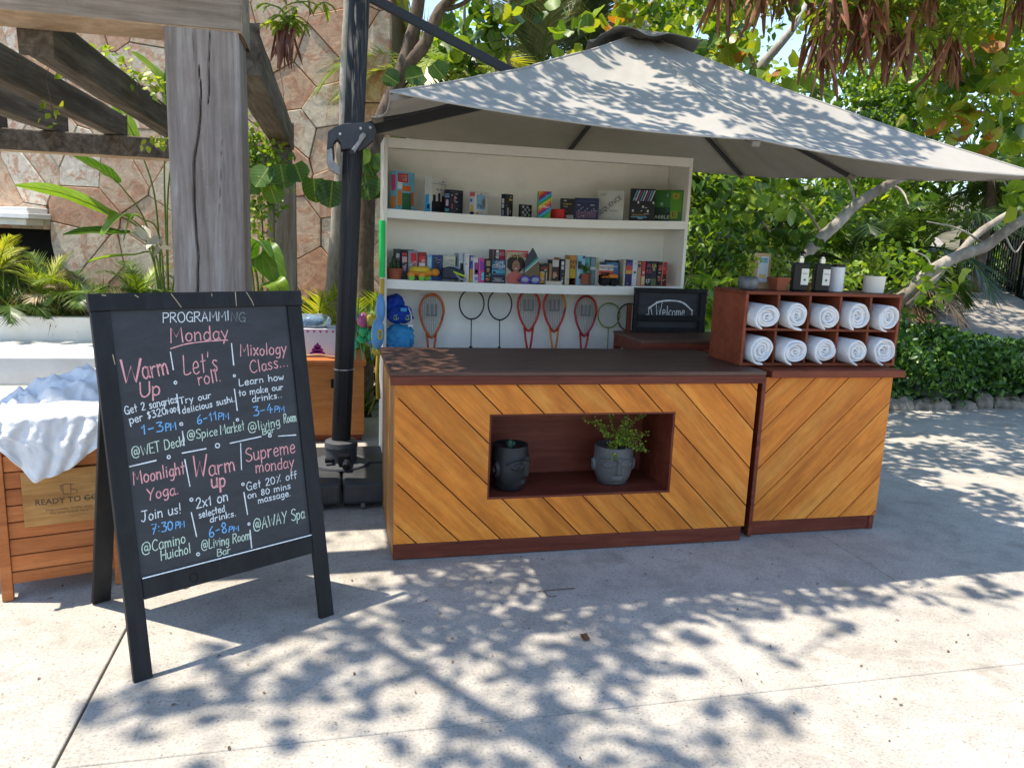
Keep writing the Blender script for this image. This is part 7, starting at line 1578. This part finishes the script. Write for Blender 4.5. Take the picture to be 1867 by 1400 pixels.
# --- woods behind, each tree its own
wood = [(1.7, 13.5, 5.0, 1.0), (3.4, 14.2, 5.9, 1.1), (5.2, 13.0, 5.0, 1.0), (6.9, 14.0, 4.7, 1.0), (10.2, 12.6, 4.8, 1.0), (10.8, 13.6, 6.0, 1.2), (12.6, 12.0, 5.6, 1.2), (4.2, 17.0, 6.2, 1.3), (8.4, 18.0, 5.8, 1.3), (13.2, 17.0, 7.0, 1.3), (15.5, 15.0, 6.8, 1.5), (2.6, 17.5, 6.4, 1.2), (6.2, 11.6, 2.9, .8), (8.2, 11.0, 3.1, .8)]
wl_ = ['behind the date palms', 'behind the umbrella peak', 'under the open sky gap', 'behind the hanging pods', 'above the dark palms', 'above the right end of the umbrella', 'at the far right edge', 'farther up the slope behind the peak', 'farther up behind the pods', 'farther up at the right', 'highest on the right slope', 'beyond the wall corner', 'low in the shade behind the palms', 'low beside the railing']
for (x, y, zt, s), w_ in zip(wood, wl_):
    b = hz(x, y); cs = []
    for k in range(26):
        v = Vector([random.gauss(0, 1) for _ in range(3)]).normalized() * random.uniform(.35, 1.0); cs.append((x + v.x * s * 1.15, y + v.y * s, (zt + b) / 2 + .2 + v.z * (zt - b) / 2 * .95))
    kind = random.choice([(M['leaf_small'], T_WIDE, .17), (M['leaf_grape'], T_ROUND, .17), (M['leaf_fern'], T_LANCE, .20), (M['leaf_small'], T_LANCE, .2), (M['leaf_palm'], T_LANCE, .22)])
    tree('background_tree', 'leafy background tree ' + w_, 'tree', (x, y, b - .1), cs, kind[0], M['dark_bark'], .10, kind[1], kind[2], 60, .34, (.0, .62), group='background trees on the slope')
# low cover on the slope
n = 15000; xx = rng.uniform(.8, 17, n); yy = rng.uniform(7.3, 16, n)
ok = np.array([not (path_edges(b)[0] - .1 < a < path_edges(b)[1] + .1) if b > 8.3 else (a > 3.2 or b > 7.6) and a < 5.0 for a, b in zip(xx, yy)]); xx, yy = xx[ok], yy[ok]; n = len(xx)
pos = np.stack([xx, yy, np.array([max(0, hz(a, b)) for a, b in zip(xx, yy)]) + rng.uniform(0.03, .5, n)], 1)
o = scatter('ground_cover', T_WIDE, pos, frames(rand_dirs(n, .4), rand_dirs(n, 1)), .17 * rng.uniform(.5, 1.2, n), np.clip(rng.normal(.35, .25, n), 0, 1), M['leaf_small'], None); tag(o, 'low leafy ground cover spread over the slope behind the counters', 'ground cover')

# --- hedge with stone edging
e = empty('clipped_hedge', (6.6, 7.4, 0), 'dense dark green low hedge behind a rough stone edging at the right', 'hedge'); O = np.array(e.location)
hx_ = lambda x: .80 - .10 * max(0, x - 6.2) + .09 * nz(x * 1.6, 3, 1) + .05 * nz(x * 4, 1, 1)
n = 42000; hx = rng.uniform(4.3, 9.8, n); t = rng.uniform(0, 1, n); hp = []
top = np.array([hx_(a) for a in hx]); th = t * math.pi
yy = 7.50 - .76 * np.cos(th) * rng.uniform(.84, 1.03, n); zz = np.sin(th) ** .5 * top * rng.uniform(.85, 1.03, n) + .02
lump = np.array([.15 * nz(a * 2.4, b * 2.4, c * 2.4) for a, b, c in zip(hx, yy, zz)]); yy = yy - lump; zz = zz + lump * .6 + rng.normal(size=n) * .02
pos = np.stack([hx, yy, np.maximum(zz, .03)], 1) - O; nr = rand_dirs(n, .3) + np.stack([np.zeros(n), -np.cos(th), np.sin(th)], 1) * .9
scatter('foliage', T_WIDE, pos, frames(rand_dirs(n, .1), nr), .062 * rng.uniform(.5, 1.3, n), np.clip(rng.normal(.50, .28, n) + .25 * lump * 10 * .3, 0, 1), M['leaf_hedge'], e)
def mound(u, v):
    x = 4.4 + 5.3 * u; a = math.pi * v; return (x - 6.6, 7.50 - .60 * math.cos(a) - 7.4, hx_(x) * .82 * math.sin(a) ** .5)
MB().grid(mound, 40, 12).build('inner_mass', M['leaf_hedge'], e, smooth=True)
x = 4.2; se = empty('stone_edging', (4.2, 6.8, 0), 'row of rough beige stones along the foot of the hedge', 'edging')
while x < 9.9:
    w_ = random.uniform(.18, .5); h_ = random.uniform(.10, .19); m = MB(); m.ball((0, 0, 0), (w_ / 2, .11, h_), 10, 7)
    m.v = [(max(-w_ / 2 + .004, min(w_ / 2 - .004, v[0] * 1.35)) + .02 * nz(v[0] * 9 + x, v[1] * 9, v[2] * 9), v[1] * (1 + .3 * nz(v[0] * 6, x, v[2] * 8)), max(-.02, v[2] * (1 + .35 * nz(v[0] * 7 + x, 2, 1)))) for v in m.v]
    m.build('stone', M['rock'], se, loc=(x + w_ / 2 - 4.2, random.uniform(-.02, .03), -.01)); x += w_ + .005

# --- seed pod tree hanging in at the top right
e = empty('pod_tree', (6.8, 5.2, 0), 'tree with bunches of long brown seed pods hanging over the umbrella', 'tree'); O = Vector(e.location)
tb = MB(); limb(tb, [(0, 0, -.05), (.2, .1, 1.6), (-.1, .3, 3.0), (-.8, .6, 3.9), (-2.2, .9, 4.3), (-4.0, .6, 4.5)], .10, .03); limb(tb, [(-.1, .3, 3.0), (.6, .8, 3.8), (.9, .9, 4.6)], .06, .02); tb.build('trunk', M['dark_bark'], e, smooth=True)
bun = [(1318, -28), (1400, -25), (1440, -20), (1495, -8), (1525, 5), (1550, -10), (1580, -5), (1610, 0), (1640, 20), (1565, 10), (1535, -12), (1655, 50), (1600, 40), (1625, 70), (1740, 85), (1500, 90), (1560, 60), (1590, 20), (1690, -20), (1855, -20), (1500, 60), (1730, 80), (1515, 30), (1635, 60)]
pp = []; tt = []; ss = []
tb = MB()
for i, (a, b) in enumerate(bun):
    q = P(a, b, random.uniform(5.9, 6.6)); tb.tube([q - O, q - O + Vector((random.uniform(-.15, .15), .1, .3)), q - O + Vector((random.uniform(-.4, .4), .1, .8))], [.004, .006, .01], 5)
    for k in range(random.randint(8, 20)): pp.append(tuple(q + Vector((random.gauss(0, .05), random.gauss(0, .05), random.gauss(0, .04))))); tt.append((random.gauss(0, .34), random.gauss(0, .3), -1)); ss.append(random.uniform(.18, .44))
tb.build('branch', M['twig'], e, smooth=True)['kind'] = 'stuff'
PODT = []; pv = []; pf = []
for i in range(6):
    t = i / 5; w_ = .050 * (math.sin(math.pi * min(1, .12 + t * .85)) ** .5); pv += [(-w_, t, .03 * math.sin(t * 3)), (0, t, .03 * math.sin(t * 3) + .012), (w_, t, .03 * math.sin(t * 3))]
for i in range(5):
    for k in range(2): a = i * 3 + k; pf.append((a, a + 1, a + 4, a + 3))
T_POD = (np.array(pv), pf, np.array([(.3 + .2 * (i % 3), v[1]) for i, v in enumerate(pv)]))
n = len(pp); leaves_as_parts(T_POD, np.array(pp), frames(np.array(tt), rand_dirs(n) + np.array([0, -.8, 0])), np.array(ss), rng.uniform(0, 1, n), M['pod'], e, 290, 'seed_pod', 'seed_pods')
def fern_leaves(e, anchors, O, L=.28, tint=(.2, 1.0)):
    Pp, T, N_, S = [], [], [], []; rb = MB()
    for q in anchors:
        for k in range(3):
            a = random.uniform(0, 6.28); p, t, n_, s = frond(q - O, (math.cos(a), math.sin(a), random.uniform(-.3, .5)), L * random.uniform(.7, 1.2), 1.2, 14, .22, rb); Pp += p; T += t; N_ += n_; S += s
    rb.build('leaf_stem', M['green_stem'], e); Pa = np.array([tuple(p) for p in Pp]); n = len(Pa); Sa = np.array(S)
    scatter('foliage', T_QUAD, Pa, frames(np.array([tuple(p) for p in T]), np.array([tuple(p) for p in N_])), np.stack([Sa * .8, Sa, Sa], 1), np.clip(rng.uniform(*tint, n), 0, 1), M['leaf_fern'], e)
fern_leaves(e, [P(random.uniform(1500, 1760), random.uniform(-30, 60), random.uniform(6, 6.6)) for _ in range(60)], O)
# its shade over the right of the patio and the umbrella : foliage overhead, above the picture
def shade_leaves(e, region, n, zr, size, tm, mat, holes, seed, tint=(.2, .9), name='foliage'):
    """region on the level the shade should reach (x0, x1, y0, y1, z); leaves sit up along the sun's rays"""
    x0, x1, y0, y1, zl = region; xx = rng.uniform(x0, x1, n); yy = rng.uniform(y0, y1, n); z = rng.uniform(*zr, n)
    keep = np.array([holes(a, b) for a, b in zip(xx, yy)]); xx, yy, z = xx[keep], yy[keep], z[keep]; m = len(xx)
    pos = np.stack([xx - SX * (z - zl), yy - SY * (z - zl), z], 1); pos = pos[thin_gaps(pos)]; m = len(pos)
    scatter(name, tm, pos - np.array(e.location), frames(rand_dirs(m, -.2), rand_dirs(m, 1.6)), size * rng.uniform(.6, 1.3, m), np.clip(rng.uniform(*tint, m), 0, 1), mat, e)
def canopy_mask(x, y):
    d = nz(x * 1.5 + 3, y * 1.9, 5) + .5 * nz(x * 4, y * 5, 2) + .35 * nz(x * 9, y * 11, 4); bias = .46
    if x > 1.9: bias -= .42 * min(1, (x - 1.9) / .7) * max(0, min(1, (5.2 - y) / 1.2))
    if y < 3.45 and x > 1.2: bias -= .35
    if x > 2.9: bias -= .3
    if x < .9: bias += .35 * min(1, (.9 - x) / .6)
    return d + bias > random.uniform(-.1, .12)
shade_leaves(e, (-.5, 3.6, 2.9, 6.4, 2.4), 20000, (4.05, 4.9), .07, T_WIDE, M['leaf_small'], canopy_mask, 1)
shade_leaves(e, (3.9, 9.0, 3.5, 7.2, 0), 15000, (3.7, 4.7), .10, T_WIDE, M['leaf_small'], lambda x, y: nz(x * 1.6, y * 2.6, 9) + .4 * nz(x * 5, y * 7, 3) + .12 + .12 * (y - 5) > random.uniform(-.1, .1), 2)

shade_leaves(e, (6.5, 13.5, 8.3, 15, .7), 15000, (4.6, 6.0), .13, T_WIDE, M['leaf_small'], lambda x, y: nz(x * 1.4, y * 2.2, 4) + .4 * nz(x * 5, y * 6, 3) + .22 > random.uniform(-.1, .1), 3)
# --- sprig hanging beside the pergola
e = empty('hanging_sprig', P(520, -60, 4.9), 'feathery lime green sprig with dry brown pods hanging beside the pergola beam', 'branch'); O = Vector(e.location)
tb = MB(); tb.tube([(0, 0, 1.6), (0.01, 0, .8), (0, 0, 0), P(522, 20, 4.9) - O, P(524, 50, 4.9) - O], .004, 5); tb.tube([P(512, 95, 4.9) - O, P(508, 118, 4.9) - O, P(516, 160, 4.9) - O, P(518, 215, 4.9) - O], .002, 4); tb.build('stem', M['twig'], e)
fern_leaves(e, [P(522 + random.gauss(0, 18), 35 + random.gauss(0, 16), 4.9 + random.gauss(0, .05)) for _ in range(13)] + [P(590, 5, 4.9)], O, .15, (.3, 1.0))
n = 26; leaves_as_parts(T_POD, np.array([tuple(P(522 + random.gauss(0, 8), 52 + random.gauss(0, 5), 4.9)) for _ in range(n)]), frames(np.array([(random.gauss(0, .25), random.gauss(0, .2), -1) for _ in range(n)]), rand_dirs(n) + np.array([0, -.8, 0])), rng.uniform(.14, .24, n), rng.uniform(0, .7, n), M['pod'], e, 26, 'seed_pod', 'seed_pods')

# --- vine on the back of the pergola
e = empty('climbing_vine', P(470, 560, 7.6) * 1.0, 'small leaved green vine climbing the back post of the pergola', 'vine'); e.location.z = .3; O = Vector(e.location)
tb = MB(); limb(tb, [(0, 0, 0), P(480, 430, 7.6) - O, P(470, 340, 7.6) - O, P(462, 240, 7.5) - O], .010, .004, 5); limb(tb, [(0.05, 0, 0), P(500, 440, 7.6) - O, P(495, 360, 7.6) - O, P(480, 280, 7.5) - O], .008, .004, 5); tb.build('stem', M['twig'], e)
foliage_on(e, [P(a, b, 7.55) for a, b in [(455, 245), (470, 262), (462, 285), (485, 285), (470, 310), (455, 305), (492, 330), (476, 345), (460, 370), (480, 375), (498, 372), (465, 400), (455, 330), (505, 300), (448, 410), (470, 430), (453, 268), (478, 268)]], 42, .075, .065, (.25, .85), M['leaf_small'], T_WIDE)
e = empty('beam_creeper', P(265, 150, 6.2), 'short trailing creeper with small bright leaves on a pergola rafter', 'vine'); O = Vector(e.location)
tb = MB(); tb.tube([P(240, 128, 6.2) - O, P(262, 145, 6.2) - O, P(290, 165, 6.2) - O, P(300, 178, 6.2) - O], .004, 4); tb.tube([P(88, 125, 6) - O, P(84, 150, 6) - O, P(92, 180, 6) - O, P(96, 205, 6) - O], .003, 4); tb.build('stem', M['twig'], e)
foliage_on(e, [P(a, b, 6.15) for a, b in [(245, 128), (262, 138), (278, 148), (292, 158), (255, 150), (285, 165), (215, 118), (88, 122), (96, 205), (290, 262), (190, 95)]], 11, .045, .06, (.6, 1.0), M['leaf_small'], T_WIDE)

# ------------------------------------------------------------------ planting bed under the wall
def paddle(mb_blade, mb_stem, pts, blade_t, w, fold=.18, wav=.04, rot=0.0):
    p = catmull([Vector(q) for q in pts], 8); n = len(p); k0 = int(n * blade_t); st = p[:k0 + 1]
    mb_stem.tube(p, [max(.003, .014 * (1 - i / n * .8)) for i in range(n)], 6)
    b = len(mb_blade[0]); m = n - k0
    side0 = (p[-1] - p[k0]).cross(Vector((0, -.3, 1)));
    if side0.length < .05: side0 = Vector((1, 0, 0))
    side0.normalize()
    for i in range(m):
        q = p[k0 + i]; d = (p[min(n - 1, k0 + i + 1)] - p[max(0, k0 + i - 1)]).normalized(); s = (side0 - d * side0.dot(d)).normalized(); s = Matrix.Rotation(rot, 3, d) @ s; nn = s.cross(d); t = i / (m - 1)
        ww = w * math.sin(math.pi * min(.985, max(.02, t * .93 + .05))) ** .62
        for j, c in enumerate((-1, -.5, 0, .5, 1)):
            v = q + s * ww * c + nn * (fold * ww * abs(c) + wav * w * math.sin(t * 17 + c * 5) * abs(c)); mb_blade[0].append(tuple(v)); mb_blade[2].append((.5 + c * .5, t))
    for i in range(m - 1):
        for j in range(4): a = b + i * 5 + j; mb_blade[1].append((a, a + 1, a + 6, a + 5))
def paddle_plant(name, label, base, leaves, mat, tint, y=None, cat='plant'):
    e = empty(name, base, label, cat); O = Vector(base)
    for (pts, bt, w, rot, tn) in leaves:
        bl = ([], [], []); st = MB(); pp_ = [Vector((random.uniform(-.04, .04), random.uniform(-.04, .04), 0))] + [P(*q) - O for q in pts]; paddle(bl, st, pp_, bt, w, rot=rot)
        tm = (np.array(bl[0]), bl[1], np.array(bl[2])); scatter('leaf', tm, np.zeros((1, 3)), np.eye(3)[None], [1.0], [tn], mat, e, kind=None); st.build('leaf_stem', M['green_stem'], e, smooth=True)
    return e
b0 = P(300, 520, 9.8); b0.z = .5
paddle_plant('bird_of_paradise', 'giant bird of paradise with long paddle leaves behind the front post', tuple(b0), [
    ([(270, 420, 9.65), (225, 345, 9.55), (190, 315, 9.45), (132, 284, 9.35)], .55, .17, .5, .15), ([(262, 430, 9.55), (190, 385, 9.45), (110, 352, 9.35), (28, 338, 9.25)], .42, .11, .9, .75),
    ([(285, 380, 9.75), (262, 290, 9.65), (235, 230, 9.55), (190, 160, 9.45)], .58, .10, 1.0, .8), ([(300, 350, 9.75), (300, 240, 9.65), (290, 150, 9.55), (240, 95, 9.45)], .45, .26, .2, .85), ([(305, 380, 9.65), (318, 250, 9.55), (330, 120, 9.45), (345, 20, 9.45)], .5, .26, -.3, .5),
    ([(275, 440, 9.65), (215, 425, 9.55), (165, 422, 9.45), (115, 428, 9.35)], .40, .10, .7, .1), ([(280, 450, 9.55), (240, 400, 9.45), (215, 395, 9.35), (185, 430, 9.25)], .5, .14, .2, .8), ([(290, 430, 9.55), (260, 400, 9.35), (240, 395, 9.25), (225, 440, 9.25)], .6, .06, .4, .6),
    ([(330, 420, 9.65), (345, 280, 9.55), (360, 160, 9.55), (380, 60, 9.55)], .5, .22, .3, .4), ([(285, 470, 9.45), (240, 465, 9.35), (190, 470, 9.25), (155, 480, 9.25)], .45, .06, .5, .85)], M['leaf_banana'], .5)
e = empty('bract_flower', P(283, 440, 9.45), 'creamy white boat shaped bracts among the paddle leaves', 'flower'); n = 16
scatter('bract', T_LANCE, rng.normal(size=(n, 3)) * .03, frames(rand_dirs(n, .3) + np.array([-.4, 0, .2]), rand_dirs(n) + np.array([0, -1, 0])), rng.uniform(.12, .26, n), np.zeros(n) + .1, plain((.55, .52, .42), .6), e, kind=None)
b1 = P(480, 560, 7.2); b1.z = .05
paddle_plant('banana_plant', 'torn bright banana leaf between the two pergola posts', tuple(b1), [([(470, 520, 7.2), (465, 490, 7.1), (478, 465, 7.0), (515, 520, 6.9)], .35, .17, .4, .7), ([(462, 520, 7.1), (455, 470, 7.0), (470, 440, 7.0), (495, 470, 6.9)], .4, .12, -.3, .45), ([(475, 540, 7.0), (490, 520, 6.9), (505, 520, 6.8), (520, 560, 6.8)], .4, .1, .2, .9)], M['leaf_banana'], .5)
def bedp(px, py, y, z=None): q = P(px, py, y + .95); return (q.x, y + .95, BZ)
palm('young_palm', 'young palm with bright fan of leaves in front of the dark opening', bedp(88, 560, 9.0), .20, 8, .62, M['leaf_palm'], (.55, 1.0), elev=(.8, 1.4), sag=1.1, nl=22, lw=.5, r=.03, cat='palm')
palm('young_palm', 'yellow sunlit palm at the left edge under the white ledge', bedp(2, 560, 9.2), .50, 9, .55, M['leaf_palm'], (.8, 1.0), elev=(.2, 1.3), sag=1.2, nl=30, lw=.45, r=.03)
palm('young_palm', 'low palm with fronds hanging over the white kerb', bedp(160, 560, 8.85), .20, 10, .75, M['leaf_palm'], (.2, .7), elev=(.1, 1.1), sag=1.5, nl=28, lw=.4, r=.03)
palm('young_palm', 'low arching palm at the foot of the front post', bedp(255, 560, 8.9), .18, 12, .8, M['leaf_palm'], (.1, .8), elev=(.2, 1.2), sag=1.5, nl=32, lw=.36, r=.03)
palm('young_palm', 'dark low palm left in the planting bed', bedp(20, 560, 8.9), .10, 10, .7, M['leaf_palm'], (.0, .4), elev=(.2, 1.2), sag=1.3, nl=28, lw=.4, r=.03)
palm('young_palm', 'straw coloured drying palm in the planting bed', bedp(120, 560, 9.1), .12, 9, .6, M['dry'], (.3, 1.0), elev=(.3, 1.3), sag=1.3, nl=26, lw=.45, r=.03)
for i, (px, y, L, t, lab) in enumerate([(575, 7.1, .85, (.6, 1.0), 'sunny palm clump behind the clear float'), (650, 6.9, .8, (.65, 1.0), 'yellow green palm clump between the mast and the bookshelf'), (615, 7.6, .95, (.4, .9), 'taller palm clump behind the mast foot'), (540, 7.7, .9, (.3, .8), 'palm clump at the foot of the back post'), (690, 7.4, .8, (.5, .9), 'palm clump tucked behind the bookshelf edge')]):
    q = P(px, 560, y); palm('young_palm', lab, (q.x, y, 0), .42, 13, L, M['leaf_palm'], t, elev=(.3, 1.35), sag=1.2, nl=26, lw=.42, r=.035)
def tufts(name, label, n, xr, yr, z, size, tint, mat, spread=1.0, cat='grass'):
    x = rng.uniform(*xr, n); y = rng.uniform(*yr, n); pos = np.stack([x, y, np.zeros(n) + z], 1); tip = rand_dirs(n, 1.3 * spread); o = scatter(name, T_BLADE, pos, frames(tip, rand_dirs(n)), size * rng.uniform(.5, 1.3, n), np.clip(rng.uniform(*tint, n), 0, 1), mat, None); tag(o, label, cat)
tufts('bed_grass', 'tufts of green and straw blades filling the planting bed under the wall', 3800, (-5.5, -1.2), (9.76, 10.2), BZ, .46, (0, .9), M['leaf_palm']); tufts('dry_grass', 'dry straw coloured blades and husks scattered through the planting bed', 1500, (-4, -1.2), (9.76, 10.1), BZ, .34, (.2, 1.0), M['dry'])
tufts('bed_grass', 'green blades growing on the bare soil behind the storage chest', 2200, (-1.1, .35), (6.8, 9.0), 0, .45, (.1, .9), M['leaf_palm'])
so = MB().add([(-1.12, 6.75, .004), (.34, 6.75, .004), (.34, 9.1, .004), (-1.12, 9.3, .004)], [(0, 1, 2, 3)]).build('bare_soil', M['soil']); tag(so, kind='structure')
foliage_bed = empty('leafy_shrub', (-.2, 8.0, 0), 'dark leafy shrub filling the corner behind the storage chest', 'shrub')
foliage_on(foliage_bed, [Vector((random.uniform(-1.0, .5), random.uniform(7.7, 8.4), random.uniform(.1, .75))) for _ in range(22)], 40, .14, .10, (.1, .7), M['leaf_small'], T_WIDE)
MB().tube([(0, 0, 0), (.02, 0, .5)], .02, 6).build('trunk', M['twig'], foliage_bed)

# ------------------------------------------------------------------ sea grape boughs overhead that throw the dappled shade in front
e = empty('overhanging_tree', (-3.6, 1.0, 0), 'broad leaved tree beyond the left edge whose boughs hang over the patio', 'tree'); O = Vector(e.location)
spots = [(200, 1310, .07, 6), (250, 1285, .10, 12), (310, 1280, .11, 14), (360, 1270, .13, 12), (430, 1240, .17, 22), (500, 1255, .18, 22), (560, 1215, .18, 26), (620, 1190, .18, 24), (670, 1275, .14, 18), (650, 1150, .16, 16), (710, 1165, .2, 26), (760, 1100, .2, 26), (800, 1070, .16, 20), (860, 1060, .16, 18), (880, 1150, .16, 20), (930, 1120, .16, 16), (960, 1200, .14, 18), (1000, 1240, .15, 22), (1050, 1180, .18, 30), (1090, 1130, .18, 28), (1130, 1230, .14, 18), (1160, 1170, .16, 24), (1190, 1120, .16, 20), (900, 1310, .12, 16), (960, 1335, .12, 16), (1030, 1330, .13, 20), (1070, 1300, .11, 14), (850, 1350, .10, 8), (1190, 1370, .09, 10), (1270, 1345, .09, 11), (1250, 1100, .18, 14), (1330, 1090, .16, 9), (1400, 1085, .15, 8), (1460, 1100, .14, 5), (1330, 1275, .04, 5), (1415, 1300, .06, 8), (1530, 1140, .05, 4), (1420, 1215, .03, 2), (580, 1100, .15, 7), (500, 1390, .1, 3), (1100, 1400, .1, 8), (820, 1400, .1, 6), (1350, 1150, .14, 6), (1690, 1080, .2, 5), (1790, 1090, .12, 5), (650, 960, .2, 8), (640, 940, .15, 6), (1330, 1385, .08, 5)]
pos = []; cen = []
for (a, b, s, k) in spots:
    g0 = G(a, b); z = random.uniform(5.8, 7.2); c = Vector((g0.x - SX * z, g0.y - SY * z, z)); cen.append(c)
    pos.append(rng.normal(size=(int(k * 1.15), 3)) * s * np.array([.8, .8, .5]) + np.array(tuple(c)))
pos = np.concatenate(pos); n = len(pos)
scatter('foliage', T_ROUND, pos - np.array(O), frames(rand_dirs(n, -.2), rand_dirs(n, 1.4)), .090 * rng.uniform(.45, 1.3, n), np.clip(rng.uniform(.1, .9, n), 0, 1), M['leaf_grape'], e)
tb = MB(); limb(tb, [(0, 0, -.05), (.3, -.3, 1.8), (1.2, -.9, 3.6), (2.6, -.9, 4.9), (3.2, -.3, 6.2), Vector(cen[38]) - O, Vector(cen[17]) - O], .11, .014)
for i in range(1, len(cen)): 
    a = cen[i]; b = min((c for c in cen[:i]), key=lambda c: (c - a).length); limb(tb, [b - O, (a + b) / 2 - O + Vector((0, 0, .05)), a - O], .012, .006, 5)
gl0 = [(850, 1100), (835, 1180), (822, 1260), (812, 1330), (800, 1420)]; limb(tb, [Vector((G(*q).x - SX * 6, G(*q).y - SY * 6, 6)) - O for q in gl0], .012, .018, 6)
tb.build('trunk', M['bark'], e, smooth=True)

# small litter on the paving
e = empty('fallen_twig', G(1015, 1077), 'thin dark twig lying on the paving in front of the counter', 'twig'); MB().tube([(-.09, 0, .005), (0, .004, .006), (.09, .006, .005)], .0025, 5).build('twig', M['dark_bark'], e); MB().tube([(-.06, 0, .004), (-.055, -.05, .004), (-.02, -.06, .004)], .0018, 4).build('twig', M['dark_bark'], e)
e = empty('fallen_leaf', G(1066, 1163), 'small curled dark leaf on the sunny paving', 'leaf'); MB().grid(lambda u, v: (.03 * (u - .5), .05 * (v - .5), .004 + .012 * abs(u - .5)), 3, 4).build('leaf_blade', M['dry'], e)
n = 700; q = np.stack([rng.uniform(-2.5, 6, n), rng.uniform(1.2, 6.4, n), np.zeros(n) + .0035], 1); o = scatter('leaf_litter', T_LANCE, q, frames(np.concatenate([rng.normal(size=(n, 2)), np.zeros((n, 1))], 1), np.tile([0, 0, 1.0], (n, 1))), rng.uniform(.006, .022, n), rng.uniform(0, .5, n), M['dry'], None); tag(o, 'tiny dry leaf crumbs scattered over the paving', 'litter')
